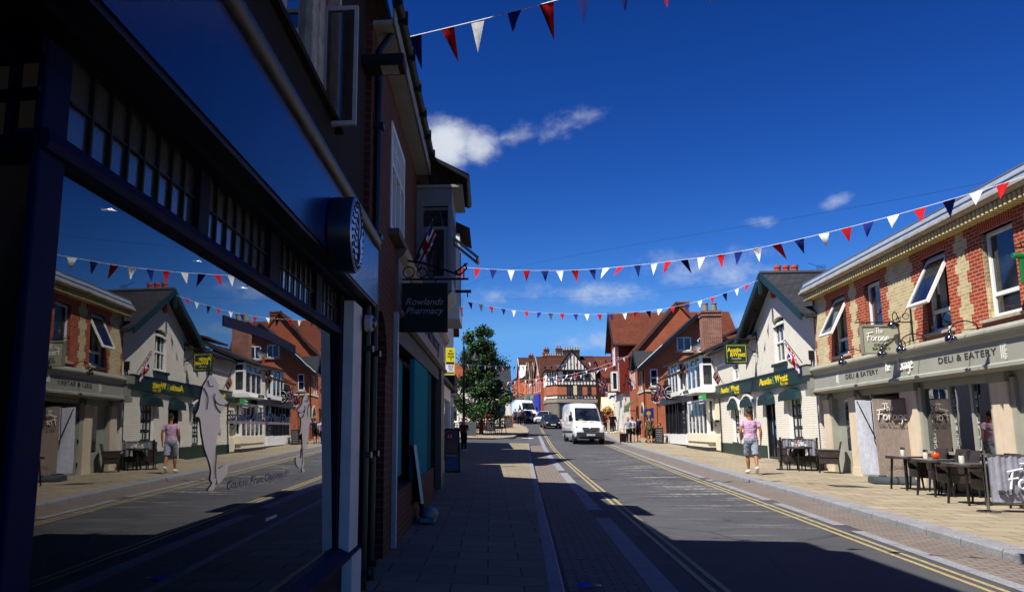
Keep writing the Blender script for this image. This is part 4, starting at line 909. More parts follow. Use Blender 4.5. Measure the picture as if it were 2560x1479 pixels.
# swan neck lamps
CHR = metal('7c8087', .16)
def swan(x, label, zb=3.5):
    t = thing('swan_neck_lamp', label, 'lamp', (x, -.2, zb), RS, 'chrome swan neck lamps on the deli fascia')
    B(BLKM).tube(smoothp([(x - .25, -.12, zb), (x - .15, -.2, zb + .12), (x - .02, -.5, zb + .16), (x, -.7, zb + .05), (x, -.74, zb - .1)], 4), .012, 6).obj('arm', t)
    B(CHR).ell((x, -.76, zb - .2), (.085, .085, .09), 14, 10).ell((x + .08, -.72, zb - .2), (.055, .055, .06), 12, 8).cyl((x, -.74, zb - .02), (x, -.75, zb - .14), .03, .05).obj('lamp_head', t, smooth=180)
for x, l in ((4.75, 'chrome swan neck lamp below the first open deli window'), (7.2, 'chrome swan neck lamp partly behind the hanging deli sign'), (8.2, 'chrome swan neck lamp just right of the hanging deli sign bracket'), (10.35, 'chrome swan neck lamp below the second open deli window'), (13.0, 'chrome swan neck lamp at the near end of the deli fascia')): swan(x, l)
b = B(BLKM); b.tube(smoothp([(5, -.1, 3.53), (6.5, -.12, 3.55), (7.5, -.1, 3.62), (8.3, -.12, 3.54), (9.2, -.1, 3.6), (10.2, -.12, 3.54), (12, -.1, 3.56)], 4), .009, 5); b.obj('cable', deli)
t = thing('hanging_sign', 'square sage hanging sign with script lettering above the deli fascia', 'sign', (7.15, -.1, 3.6), RS)
b = B(paint('a5a48c', .55, .1)); b.box(7.12, 7.16, -1.12, -.34, 3.34, 3.97); bd = b.obj('board', t); b = B(SAGED)
b.box(7.1, 7.18, -1.15, -.31, 3.31, 3.35); b.box(7.1, 7.18, -1.15, -.31, 3.96, 4.0); b.box(7.1, 7.18, -1.15, -1.11, 3.35, 3.96); b.box(7.1, 7.18, -.35, -.31, 3.35, 3.96); b.obj('frame', bd)
RX = Matrix.Rotation(R_(90), 3, 'Z')
for sx_, Mx, rr in ((7.165, RX, Matrix.Rotation(R_(90), 4, 'Z') @ Matrix.Rotation(R_(90), 4, 'X')), ):
    b = B(paint('ecebe2', .6)); script(b, 'The', (sx_, -.84, 3.8), .13, .06, Mx); script(b, 'Forage', (sx_, -1.03, 3.62), .18, .06, Mx); b.obj('script_lettering', bd)
    b = B(DKT); text(b, 'DELi &', .3, .06, (sx_ + .002, -.73, 3.5), rot=rr, depth=.003); text(b, 'EATERY', .38, .06, (sx_ + .002, -.73, 3.41), rot=rr, depth=.003); b.obj('lettering', bd)
b = B(BLKM); b.tube([(7.14, 0, 4.06), (7.14, -1.25, 4.06)], .014); b.tube([(7.14, -.03, 3.6), (7.14, -.03, 4.5)], .016); b.tube([(7.14, -.05, 4.45), (7.14, -.2, 4.2), (7.14, -.45, 4.08)], .01)
for yy in (-.45, -1.0): b.tube([(7.14, yy, 4.06), (7.14, yy, 3.98)], .008)
for cx, cz, r in ((-.14, 4.2, .07), (-.3, 4.13, .05), (-1.18, 4.1, .04)): b.tube([(7.14, cx + r * math.cos(a * .5), cz + r * math.sin(a * .5)) for a in range(13)], .008, 5)
b.obj('bracket', t)
B(CHR).ell((7.35, -.5, 3.96), (.09, .13, .09), 14, 10).obj('spotlight', t, smooth=180); B(BLKM).tube(smoothp([(7.2, -.3, 4.06), (7.25, -.4, 4.28), (7.33, -.5, 4.2), (7.35, -.5, 4.04)], 4), .011).obj('lamp_arm', t)
t = thing('green_sign', 'small green hanging sign at the right edge of the picture', 'sign', (13.15, 0, 4.3), RS)
B(paint('14703a', .5)).box(13.1, 13.15, -.92, -.35, 3.9, 4.36).cyl((13.12, -1.0, 4.36), (13.12, -.35, 4.36), .05).obj('board', t, bevel=.01); B(BLKM).tube([(13.12, 0, 4.5), (13.12, -.95, 4.5)], .015).tube([(13.12, -.85, 4.5), (13.12, -.87, 4.6), (13.12, -.77, 4.6)], .01).obj('bracket', t)
t = thing('alarm_box', 'small white round fitting on the deli cornice at the right edge', 'alarm box', (12.6, -.3, 5.55), RS); B(paint('dcdcdc', .5)).lathe([(.1, -.34), (.12, -.3), (.12, -.1)], (12.6, 0, 5.55), 14, 'y').obj('cover', t, smooth=40); B(BLKM).box(12.55, 12.65, -.12, 0, 5.5, 5.6).obj('mount', t)

# ---- estate agent
WB = brick('e8e3d6', 'e3dcc8', 'b5ab94', ms=.007, var=.2, paintd=1, rough=.75); GRD = paint('0d2e26', .4, .15); GRD2 = paint('0f2c2c', .45, .15); SASH = paint('e9e9e6', .4)
BLKF = paint('16161a', .35)
aw = thing('estate_agent_building', 'cream painted brick building with steep gable and dark green fascia board', 'building', (-13.25, 0, .5), RS)
b = B(WB); zb = .3
b.wall(-13.25, .52, zb, 5.3, [(-3.85, -2.5, 3.97, 5.3), (-2.65, -1.25, 1.27, 2.7), (-5.45, -4.2, .5, 2.65), (-10.76, -9.58, 1.05, 2.65), (-8.5, -7.3, 1.05, 2.7), (-10.3, -9.2, 3.71, 4.6)], 0, .25)
b.wall(-7.1, .52, 5.3, 5.301, [], 0, .25)
b.prism([(-7.1, 5.3), (-3.85, 5.3), (-3.85, 5.5), (-3.5, 5.6), (-3.18, 5.63), (-2.85, 5.6), (-2.5, 5.5), (-2.5, 5.3), (.52, 5.3), (-3.3, 7.12)], 'y', 0, .25)
b.box(.27, .52, .25, 8, zb, 5.3); b.box(-13.25, -13.0, .25, 6, zb, 5.3); b.box(-13.25, .5, 7.75, 8, zb, 5.3); b.obj('wall', aw)
B(GRD).box(-13.26, -5.5, -.03, .0, zb, .98).box(-4.2, .5, -.03, 0, zb, .88).obj('plinth', aw)
b = B(SLATE); sl = 1.85 / 3.8
def slope(b, x0, zA, x1, zB, ya, yb, th=.13): b.prism([(x0, zA), (x1, zB), (x1, zB + th), (x0, zA + th)] if x1 > x0 else [(x1, zB), (x0, zA), (x0, zA + th), (x1, zB + th)], 'y', ya, yb)
slope(b, -7.45, 5.08, -3.3, 7.12, -.48, 9); slope(b, .9, 5.06, -3.3, 7.12, -.48, 9)
b.prism([(-.3, 5.16), (4, 7.0), (4, 7.13), (-.3, 5.29)], 'x', -13.4, -6.0); b.prism([(4, 7.0), (8.2, 5.16), (8.2, 5.29), (4, 7.13)], 'x', -13.4, -6.0); rf = b.obj('roof', aw)
b = B(paint('3a3a3e', .7)); b.tube([(-3.3, -.48, 7.27), (-3.3, 9, 7.27)], .09, 8); b.tube([(-13.4, 4, 7.15), (-6, 4, 7.15)], .08, 8); b.obj('ridge', rf)
for y in range(5): pass
b = B(GRD2)
for x0, zA, x1, zB in ((-7.5, 4.98, -3.3, 7.05), (.95, 4.96, -3.3, 7.05)): slope(b, x0, zA, x1, zB, -.53, -.46, .24)
b.box(-3.37, -3.23, -.55, -.45, 6.5, 7.2); b.obj('bargeboard', aw)
chimney(aw, -5.6, 1.13, 5.8, 7.48, .5, 1.0, brick('8a4a30', '9c5638', 'a89a88'), 3, paint('a8472a', .8, .2, 5), True, .52)
b = B(BLKM); b.tube([(-6.95, -.25, 5.0), (-4.8, -.3, 6.1)], .05, 8); b.obj('drainpipe', aw)
b = B(BLKM); b.tube([(-13.3, -.36, 5.14), (-7.3, -.36, 5.14)], .06, 8); b.tube([(.75, -.3, 5.1), (.75, 4, 5.1)], .05, 8); b.obj('gutter', aw)
B(paint('b02020', .5)).prism([(-3.43, 6.35), (-3.17, 6.35), (-3.17, 6.7), (-3.3, 6.74), (-3.43, 6.7)], 'y', -.12, -.02).obj('alarm_box', aw)
# first floor sash with arched head
b = B(SASH); b.frame(-3.85, -2.5, 3.97, 5.46, .09, .08, .16); b.box(-3.8, -2.55, .07, .13, 4.68, 4.75)
for x in (-3.4, -2.95): b.box(x - .015, x + .015, .09, .13, 4.0, 5.4)
f = b.obj('window', aw); B(dglass('1a1c20', .03)).box(-3.8, -2.55, .13, .137, 4.0, 5.44).obj('pane', f); B(GRD).box(-4.0, -2.35, -.1, .1, 3.84, 3.95).obj('sill', f)
window(aw, -10.3, -9.2, 3.71, 4.6, .08, SASH, .1, .08, 2, (4.2,), .1, GRD, gl=dglass('20242a', .03))
b = B(GRD); b.box(-13.3, .02, -.13, -.005, 3.09, 3.62); b.box(-13.3, .03, -.16, -.005, 3.6, 3.65); fb = b.obj('fascia_board', aw)
YLW = paint('dcc414', .5, .05); GRN2 = paint('56806a', .5)
for cx, w in ((-3.78, 3.6), (-10.45, 3.5)):
    b = B(YLW); k = w / 3.6; text(b, 'Austin', 1.62 * k, .25, (cx - .98 * k, -.138, 3.26), bold=.03, depth=.01); text(b, 'Wyatt', 1.5 * k, .25, (cx + 1.02 * k, -.138, 3.26), bold=.03, depth=.01); text(b, 'EST. 1836', .75 * k, .09, (cx + 1.35 * k, -.138, 3.12), depth=.006); b.obj('lettering', fb)
    b = B(GRN2); text(b, '&', .34 * k, .3, (cx + .04 * k, -.136, 3.22), depth=.006); b.obj('ampersand', fb)
def hood(xa, xb, zlo, zhi, out=.34):
    b = B(GRD2); n = 10; vs = []
    cx = (xa + xb) / 2; hw = (xb - xa) / 2
    P = [(cx - hw * math.cos(math.pi * i / n), zlo + (zhi - zlo) * (.35 + .65 * math.sin(math.pi * i / n)) if 0 < i < n else zlo) for i in range(n + 1)]
    for y, s in ((-.01, 1.), (-out * .75, .97), (-out, .9)): vs += [(cx + (x - cx) * (1 if y > -.1 else s), y, zlo - (0 if y > -.1 else .06) + (z - zlo) * (1 if y > -.1 else s * .96)) for x, z in P]
    m = n + 1; fs = [(j * m + i, (j + 1) * m + i, (j + 1) * m + i + 1, j * m + i + 1) for j in range(2) for i in range(n)]
    b.raw(vs, fs); o = len(b.v); b.raw([vs[2 * m + i] for i in range(m)] , [list(range(m))]); b.obj('window_hood', aw)
hood(-3.05, -1.1, 2.62, 3.02, .24); hood(-5.75, -4.15, 2.55, 3.0, .24); hood(-11.0, -9.45, 2.5, 2.9, .2); hood(-8.7, -7.15, 2.55, 2.95, .2)
for xa, xb, za, zb_, rows in ((-2.65, -1.25, 1.27, 2.72, (1.65, 2.0, 2.35)), (-10.76, -9.58, 1.05, 2.65, (1.6, 2.1)), (-8.5, -7.3, 1.05, 2.7, (1.6, 2.1))):
    f = window(aw, xa, xb, za, zb_, .08, BLKF, .07, .07, 2, rows, .12, GRD, gl=dglass('2c3034', .03))
    b = B(SASH); b.box(xa + .02, xa + .2, .05, .08, za, zb_); b.obj('side_light', f)
    bb = B(paint('c8c8c0', .6)); r = random.Random(int(xa * 10))
    for i in range(3):
        for j in range(4): 
            x = xa + .3 + i * .32; z = za + .08 + j * .36; bb.box(x, x + .2, .10, .105, z, z + .24)
    bb.obj('property_cards', f)
b = B(WB)
for xa, xb in ((-11.2, -9.3), (-8.9, -6.95)):
    cx = (xa + xb) / 2; hw = (xb - xa) / 2
    for i in range(8):
        a0, a1 = math.pi * i / 8, math.pi * (i + 1) / 8
        b.hexa([(cx - (hw + r) * math.cos(a), y, 2.42 + (.55 + r) * math.sin(a)) for y in (-.1, 0) for r, a in ((0, a0), (0, a1), (.1, a1), (.1, a0))])
b.obj('arch_moulding', aw)
b = B(BLKF); b.frame(-5.45, -4.2, .5, 2.62, .1, .02, .12); b.box(-4.75, -4.68, .04, .12, .5, 2.6); d = b.obj('door', aw); B(dglass('1a1e24', .02)).box(-5.35, -4.3, .1, .107, .6, 2.55).obj('pane', d); B(paint('3aa0c0', .4)).box(-4.64, -4.34, .09, .098, 1.3, 1.6).box(-4.64, -4.34, .09, .098, 1.75, 1.95).obj('poster', d); B(STONE).box(-5.6, -4.1, -.25, .02, .4, .5).obj('step', d)
b = B(BLKM); b.tube([(-12.95, -.05, .5), (-12.95, -.05, 3.05)], .03); b.tube([(.4, -.03, .3), (.4, -.03, 3.0), (.15, -.03, 3.4)], .012, 5); b.tube([(.25, -.06, 3.5), (.35, -.1, 3.75), (.45, -.1, 3.7)], .02); b.box(.3, .42, -.15, -.02, 3.75, 4.05); b.obj('pipe', aw)
t = thing('hanging_sign', 'dark green hanging sign with yellow estate agent lettering under the gable', 'sign', (-6.0, 0, 4.5), RS)
b = B(GRD); b.box(-6.05, -5.97, -1.25, -.4, 4.14, 4.96); bd = b.obj('board', t)
rr = Matrix.Rotation(R_(90), 4, 'Z') @ Matrix.Rotation(R_(90), 4, 'X')
b = B(YLW); text(b, 'Austin', .52, .17, (-5.965, -.9, 4.62), rot=rr, bold=.03, depth=.004); text(b, '&Wyatt', .58, .17, (-5.965, -.78, 4.44), rot=rr, bold=.03, depth=.004)
for q in ((-1.19, -.46, 4.22, 4.235), (-1.19, -.46, 4.87, 4.885)): b.box(-5.966, -5.96, q[0], q[1], q[2], q[3])
for yy in (-1.19, -.475): b.box(-5.966, -5.96, yy, yy + .015, 4.22, 4.885)
b.obj('lettering', bd); b = B(paint('d8d8d0', .6)); text(b, 'Countrywide', .36, .06, (-5.965, -.83, 4.33), rot=rr, depth=.003); b.obj('small_lettering', bd)
b = B(BLKM); b.tube([(-6.0, 0, 5.14), (-6.0, -1.3, 5.12)], .022); b.tube([(-6.0, -.02, 4.4), (-6.0, -.02, 5.4)], .018); b.tube(smoothp([(-6.0, -.02, 4.6), (-6.0, -.2, 4.66), (-6.0, -.42, 4.85), (-6.0, -.6, 5.13)], 4), .015); b.tube([(-6.0, -.14 + .09 * math.cos(a * .5), 4.55 + .09 * math.sin(a * .5)) for a in range(12)], .012)
for yy in (-.55, -1.1): b.tube([(-6.0, yy, 5.13), (-6.0, yy, 4.95)], .01)
b.obj('bracket', t)
flag('union_flag', 'union flag hanging over the estate agent fascia beside the arched sash window', (9.75, 27.55, 4.5), (10.12, 27.2, 3.72), .72, .62, 1)
t = thing('tv_aerial', 'television aerial on the slate ridge near the deli roof', 'aerial', (-3.3, 2.0, 7.3), RS); b = B(metal('8a8c90', .4)); b.tube([(-3.3, 1.5, 7.2), (-3.3, 1.5, 7.5)], .012); b.tube([(-3.3, 1.2, 7.62), (-3.3, 1.75, 7.42)], .009)
for k in range(4): b.tube([(-3.3, 1.55 + .07 * k, 7.36 + .0 * k), (-3.3, 1.57 + .07 * k, 7.55)], .005, 4)
for z in (7.36, 7.42, 7.48, 7.54): b.tube([(-3.3, 1.53, z), (-3.3, 1.8, z)], .005, 4); b.obj('array', t)

# ---- bay windowed shop and emporium
an = thing('cream_shop', 'cream shop with white upper bay window and white lettered panel', 'building', (-21.8, .05, .7), RS)
CR2 = paint('e0d6bc', .75, .1, 2, .2); 
b = B(CR2); b.wall(-21.8, -13.26, .55, 5.4, [(-19.5, -14.6, 1.4, 3.1)], .05, .3); b.box(-21.8, -21.6, .3, 7, .55, 5.4); b.box(-13.5, -13.26, .3, 7, .55, 5.3); b.obj('wall', an)
b = B(SLATE); b.prism([(-.35, 5.35), (4, 7.3), (4, 7.45), (-.35, 5.5)], 'x', -21.8, -13.0); b.prism([(4, 7.3), (8, 5.4), (8, 5.5), (4, 7.45)], 'x', -21.8, -13.0); b.prism([(-.95, 5.2), (.1, 5.52), (.1, 5.6), (-.95, 5.27)], 'x', -18.2, -14.1); b.obj('roof', an)
b = B(tiles('4a2a20', '3c221a', .3, .2)); b.prism([(1.3, 6.5), (4.5, 7.4), (4.5, 7.55), (1.3, 6.62)], 'x', -17.6, -14.0); b.obj('rear_roof', an)
def bay_(par, xa, xb, out, za, zb_, trans, n, mat=UPV, name='bay_window', apron=.25):
    b = B(mat); y = -out
    b.box(xa, xb, y, .05, za - apron, za); b.box(xa, xb, y, .05, zb_ - .12, zb_)
    for i in range(n + 1):
        x = xa + (xb - xa - .07) * i / n; b.box(x, x + .07, y, y + .08, za, zb_ - .12)
    for x in (xa, xb - .07): b.box(x, x + .07, y + .08, y + .16, za, zb_ - .12); b.box(x, x + .07, -.05, .05, za, zb_ - .12); b.box(x, x + .07, y + .16, -.05, za, za + .1)
    if trans: b.box(xa + .07, xb - .07, y + .01, y + .07, trans - .04, trans + .04); b.box(xb - .065, xb - .005, y + .1, -.04, trans - .04, trans + .04); b.box(xa + .005, xa + .065, y + .1, -.04, trans - .04, trans + .04)
    o = b.obj(name, par); g = B(dglass('2a2d30', .03)); g.box(xa + .04, xb - .04, y + .045, y + .05, za, zb_ - .12); g.box(xb - .04, xb - .035, y + .05, .05, za, zb_ - .12); g.box(xa + .035, xa + .04, y + .05, .05, za, zb_ - .12); g.obj('pane', o)
    return o
bay_(an, -17.9, -14.3, .62, 3.7, 5.25, 4.8, 3); f = bay_(an, -19.6, -14.62, .34, 1.4, 3.12, None, 5, name='shop_bay', apron=.02)
b = B(CR2); b.box(-19.8, -14.4, -.42, .05, .98, 1.38); b.box(-19.7, -14.5, -.36, .05, .6, .98); b.box(-14.4, -13.3, -.02, .05, .6, 1.3); b.obj('stall_riser', an); B(paint('2a2828', .7)).box(-19.9, -14.3, -.44, .04, .5, .72).obj('plinth', an)
b = B(UPV); b.hexa([(-18.1, -.95, 3.4), (-14.2, -.95, 3.4), (-14.2, .02, 3.4), (-18.1, .02, 3.4), (-18.1, -.75, 3.62), (-14.2, -.75, 3.62), (-14.2, .02, 3.62), (-18.1, .02, 3.62)]); pn = b.obj('sign_panel', an)
b = B(DKT); text(b, 'ANTONIS', 1.5, .16, (-16.4, -.965, 3.44), depth=.02); b.obj('lettering', pn)
B(BLKF).box(-21.8, -18.15, -.3, .04, 3.15, 3.66).box(-18.15, -13.4, -.1, .04, 3.12, 3.4).obj('fascia_board', an)
b = B(paint('3fa050', .5)); b.box(-14.5, -12.95, -.72, -.66, 2.98, 3.28); b2 = b.obj('letting_sign', at=(-13.7, -.7, 2.8), fr=RS, label='small green and purple letting sign over the cream shop window', cat='sign'); ANCH[b2.name] = (-13.7, -.7, 2.8); B(paint('57406a', .5)).box(-14.5, -12.95, -.73, -.655, 2.8, 2.97).obj('panel', b2); b = B(UPV); 
for k in range(3): b.box(-14.3, -13.2 - .2 * k, -.735, -.725, 2.83 + k * .15, 2.87 + k * .15)
b.obj('lettering', b2)
t = thing('wall_tap', 'small dark iron ring fixed to the cream shop wall', 'fitting', (-13.8, -.02, 1.9), RS); B(BLKM).tube([(-13.8 + .14 * math.cos(a * .5), -.1, 1.9 + .14 * math.sin(a * .5)) for a in range(12)], .02).obj('ring', t); B(BLKM).box(-13.7, -13.6, -.1, .05, 1.95, 2.05).obj('plate', t)
ck = chimney(an, -22.4, 1.7, 5.5, 8.6, 1.0, 1.05, brick('9a5030', '6a3828', 'b8aa98', var=.6), 0)
for y in (1.45, 1.95): B(paint('8a8068', .8, .3, 5)).lathe([(.17, 8.6), (.15, 9.05), (.18, 9.07), (.18, 9.12), (.1, 9.12)], (-22.4, y, 0), 12).obj('chimney_pot', ck, smooth=40)
flag('union_flag', 'union flag on the wall between the white bay window and the estate agent', (10.35, 38.6, 4.75), (10.85, 38.9, 3.75), .8, .7, 2)
em = thing('black_fronted_shop', 'black fronted shop with a white bay window above and long dark glazing', 'building', (-30, .05, .75), RS)
b = B(paint('8d8a84', .8, .2)); b.wall(-30, -21.8, .7, 4.9, [(-29.3, -22.2, 1.35, 3.2)], .05, .3); b.box(-30, -29.8, .3, 6, .7, 4.9); b.obj('wall', em)
b = B(tiles('3c2a24', '4a332a')); b.prism([(-.35, 4.85), (3, 6.9), (3, 7.05), (-.35, 4.98)], 'x', -30.2, -21.8); b.prism([(3, 6.9), (6.4, 4.85), (6.4, 4.98), (3, 7.05)], 'x', -30.2, -21.8); b.prism([(-.6, 5.5), (.5, 5.75), (.5, 5.83), (-.6, 5.57)], 'x', -26.0, -22.1); b.obj('roof', em)
bay_(em, -25.6, -22.3, .35, 3.85, 5.6, 4.95, 3)
B(BLKF).box(-30, -21.8, -.25, .04, 3.2, 3.7).obj('fascia_board', em)
for x in (-29.3, -27.9, -26.5, -25.2, -24.5, -22.3): B(BLKF).box(x, x + .14, -.05, .12, 1.3, 3.2).obj('shopfront_post', em)
B(dglass('24262a', .02)).box(-29.3, -22.2, .08, .09, 1.35, 3.2).obj('pane', em); B(UPV).box(-29.9, -21.9, -.1, .05, .72, 1.32).obj('stall_riser', em)
b = B(UPV); r = random.Random(3)
for k in range(9): x = -29.6 + r.random() * 3.3; z = 3.8 + r.random() * .7; b.box(x, x + .3, .02, .045, z, z + .12)
b.obj('timber_patches', em)
t = thing('hanging_sign', 'square black hanging sign with white lettering inside a white ring', 'sign', (-25, 0, 4.4), RS)
b = B(BLKF); b.box(-25.05, -24.97, -.78, .1, 3.42, 4.36); bd = b.obj('board', t); b = B(UPV); b.tube([(-24.96, -.34 + .37 * math.cos(a * .2618), 3.9 + .37 * math.sin(a * .2618)) for a in range(25)], .016, 5)
text(b, 'lyndhurst', .5, .1, (-24.965, -.34, 3.92), rot=rr, depth=.004); text(b, 'emporium', .52, .1, (-24.965, -.34, 3.78), rot=rr, depth=.004); b.obj('lettering', bd); B(BLKM).tube([(-25, .05, 4.95), (-25, -1.1, 4.95)], .02).tube([(-25, -.6, 4.95), (-25, -.6, 4.36)], .012).tube([(-25, 0, 4.95), (-25, 0, 4.36)], .012).obj('bracket', t)
flag('union_flag', 'upper union flag of the pair over the corner of the black fronted shop', (10.3, 51.3, 4.5), (11.5, 52.2, 3.75), .9, .75, 4); flag('union_flag', 'lower union flag of the pair over the corner of the black fronted shop', (10.35, 53.2, 4.15), (11.55, 54.0, 3.4), .95, .75, 5)

# ---- brick gabled houses beyond
OB = brick('a04520', 'b65528', 'a88a70', var=.25); OB2 = brick('98401f', 'aa4e26', '98765e', var=.35); HUNG = tiles('6e2418', '852f1e', .17, .12, .4, '5a2018')
h1 = thing('brick_house', 'orange brick gabled house with dark bargeboards and white windows', 'building', (-38.6, -.65, .9), RS)
b = B(OB)
def gwall(b, x, ya, yb, z0_, ze, zr, th=.3): b.prism([(ya, z0_), (yb, z0_), (yb, ze), ((ya + yb) / 2, zr), (ya, ze)], 'x', x - th, x)
gwall(b, -34.25, -.65, 7.0, .9, 6.3, 9.85); gwall(b, -38.3, -.65, 7.0, .9, 6.3, 9.85); b.wall(-38.3, -34.55, .9, 6.3, [(-36.9, -35.9, 4.6, 6.0), (-37.9, -37.2, 4.6, 6.0), (-36.9, -35.2, 1.0, 3.4)], -.65, -.35); b.obj('wall', h1)
b = B(SLATE); zr = 9.95; b.prism([(-1.15, 5.93), (3.18, zr), (3.18, zr + .15), (-1.15, 6.08)], 'x', -38.6, -33.7); b.prism([(3.18, zr), (7.5, 5.93), (7.5, 6.08), (3.18, zr + .15)], 'x', -38.6, -33.7)
b.prism([(-38.0, 6.2), (-36.3, 7.5), (-36.3, 7.6), (-38.0, 6.3)], 'y', -1.2, 1.2); b.prism([(-36.3, 7.5), (-34.6, 6.2), (-34.6, 6.3), (-36.3, 7.6)], 'y', -1.2, 1.2); b.obj('roof', h1)
b = B(BLKF); b.prism([(-1.2, 5.72), (3.18, 9.78), (3.18, zr + .17), (-1.2, 6.1)], 'x', -33.74, -33.66); b.prism([(3.18, 9.78), (7.55, 5.72), (7.55, 6.1), (3.18, zr + .17)], 'x', -33.74, -33.66); b.prism([(-38.1, 6.1), (-36.3, 7.45), (-34.5, 6.1), (-34.5, 6.25), (-36.3, 7.62), (-38.1, 6.25)], 'y', -1.26, -1.2); b.obj('bargeboard', h1)
B(UPV).prism([(-1.22, 6.08), (.6, 7.78), (.6, 7.84), (-1.22, 6.14)], 'x', -33.7, -33.64).obj('verge_trim', h1)
for ya, yb, za, zb_, n in ((1.72, 2.75, 7.4, 8.42, 2), (3.2, 4.1, 7.3, 8.35, 2), (-.28, .28, 4.75, 6.05, 1)):
    b = B(UPV); o = 0
    b.box(-34.25, -34.18, ya, yb, za, za + .08); b.box(-34.25, -34.18, ya, yb, zb_ - .08, zb_); b.box(-34.25, -34.18, ya, ya + .08, za, zb_); b.box(-34.25, -34.18, yb - .08, yb, za, zb_); b.box(-34.25, -34.19, (ya + yb) / 2 - .04, (ya + yb) / 2 + .04, za, zb_) if n == 2 else b.box(-34.25, -34.19, ya, yb, (za + zb_) / 2 - .04, (za + zb_) / 2 + .04)
    f = b.obj('window', h1); B(dglass('1a2230', .03)).box(-34.24, -34.22, ya + .05, yb - .05, za + .05, zb_ - .05).obj('pane', f); B(STONE).box(-34.25, -34.13, ya - .1, yb + .1, za - .12, za - .01).obj('sill', f)
for xa, xb in ((-36.9, -35.9), (-37.9, -37.2)): window(h1, xa, xb, 4.6, 6.0, -.6, UPV, .07, .08, 1, (5.3,), .12, STONE)
b = B(paint('c9c2b0', .8)); b.box(-38.4, -34.20, -.72, -.6, 4.38, 4.5); b.box(-34.25, -34.17, -.65, 6.5, 4.38, 4.5); b.obj('string_course', h1)
b = B(STONE); 
for i in range(10):
    a0, a1 = math.pi * i / 10, math.pi * (i + 1) / 10; b.hexa([(-36.05 - r * math.cos(a), y, 2.6 + r * math.sin(a)) for y in (-.72, -.5) for r, a in ((.85, a0), (.85, a1), (1.05, a1), (1.05, a0))])
b.obj('doorway_arch', h1); B(BLKF).box(-37.0, -35.1, -.5, -.45, 1.0, 3.5).obj('door', h1); b = B(BLKM); b.tube([(-34.20, -.75, 6.0), (-34.20, -.75, 1.0)], .045); b.obj('drainpipe', h1)
t = thing('satellite_dish', 'grey satellite dish on the orange brick gable wall', 'satellite dish', (-33.9, 3.0, 7.6), RS); B(paint('6a6c70', .5)).lathe([(.01, -33.72), (.3, -33.62), (.34, -33.56), (.3, -33.6), (.01, -33.7)], (0, 3.0, 7.7), 18, 'x').obj('dish', t, smooth=60); B(BLKM).tube([(-34.20, 3.0, 7.3), (-33.75, 3.0, 7.6)], .025).obj('arm', t)
flag('union_flag', 'union flag on the front of the orange brick house', (9.95, 59.5, 5.5), (10.9, 60.8, 4.6), .95, .75, 6)
h2 = thing('brick_house', 'taller red brick house with a broad blank gable and mossy chimney', 'building', (-46.5, -.4, 1.0), RS)
b = B(OB2); gwall(b, -40, -.4, 6.0, 1.0, 8.0, 11.75); gwall(b, -46.2, -.4, 6, 1.0, 8, 11.75); b.box(-46.2, -40.3, -.4, -.1, 1, 8.0); b.box(-46.2, -40.3, 5.7, 6, 1, 8.0); b.obj('wall', h2)
b = B(TR); b.prism([(-.85, 7.6), (2.8, 11.85), (2.8, 12.0), (-.85, 7.75)], 'x', -46.4, -39.85); b.prism([(2.8, 11.85), (6.4, 7.6), (6.4, 7.75), (2.8, 12.0)], 'x', -46.4, -39.85); rf = b.obj('roof', h2); b = B(paint('4a3226', .8)); b.prism([(-.88, 7.42), (2.8, 11.7), (2.8, 12.02), (-.88, 7.77)], 'x', -39.87, -39.8); b.obj('bargeboard', h2)
chimney(h2, -40.6, 3.35, 10.2, 12.0, .8, 1.0, brick('7a3a22', '8c5430', '6a6048', var=.8), 0); window(h2, -43.5, -42.3, 5.0, 6.5, -.44, UPV, .07, .08, 1, (5.8,)); window(h2, -45.5, -44.3, 5.0, 6.5, -.44, UPV, .07, .08, 1, (5.8,))
h3 = thing('tile_hung_house', 'tall tile hung house with a steep red tiled roof and white oriel', 'building', (-54, -1.25, 1.3), RS)
b = B(HUNG); 
b.prism([(-54, 4.9), (-47, 4.9), (-47, 9.5), (-50.5, 12.45), (-54, 9.5)], 'y', -1.25, -.95); b.prism([(-54, 4.9), (-47, 4.9), (-47, 9.5), (-50.5, 12.45), (-54, 9.5)], 'y', 8.7, 9); b.box(-54, -53.7, -.95, 8.7, 4.9, 9.5); b.box(-47.3, -47, -.95, 8.7, 4.9, 9.5); b.obj('upper_wall', h3)
b = B(paint('d4d0c4', .8)); b.box(-53.8, -47.2, -.9, 8.5, 1.0, 4.9); b.obj('lower_wall', h3)
b = B(TR); b.prism([(-54.4, 9.1), (-50.5, 12.5), (-50.5, 12.65), (-54.4, 9.25)], 'y', -1.7, 9.3); b.prism([(-50.5, 12.5), (-46.6, 9.1), (-46.6, 9.25), (-50.5, 12.65)], 'y', -1.7, 9.3); b.obj('roof', h3); b = B(BLKF); b.prism([(-54.45, 8.95), (-50.5, 12.4), (-46.55, 8.95), (-46.55, 9.25), (-50.5, 12.7), (-54.45, 9.25)], 'y', -1.76, -1.7); b.obj('bargeboard', h3)
b = B(BLKM); b.tube([(-46.6, -1.7, 9.1), (-46.6, 9, 9.1)], .08, 6); b.tube([(-46.93, .3, 9.1), (-46.93, .3, 5)], .06, 6); b.obj('gutter', h3)
window(h3, -51.3, -49.7, 7.6, 9.2, -1.32, UPV, .08, .09, 2, (8.6,), .1); bay = B(UPV); bay.box(-49.3, -47.9, -1.75, -1.25, 5.1, 5.25); bay.box(-49.3, -47.9, -1.75, -1.25, 6.7, 6.85)
for x in (-49.3, -48.65, -48.0): bay.box(x, x + .1, -1.75, -1.67, 5.25, 6.7)
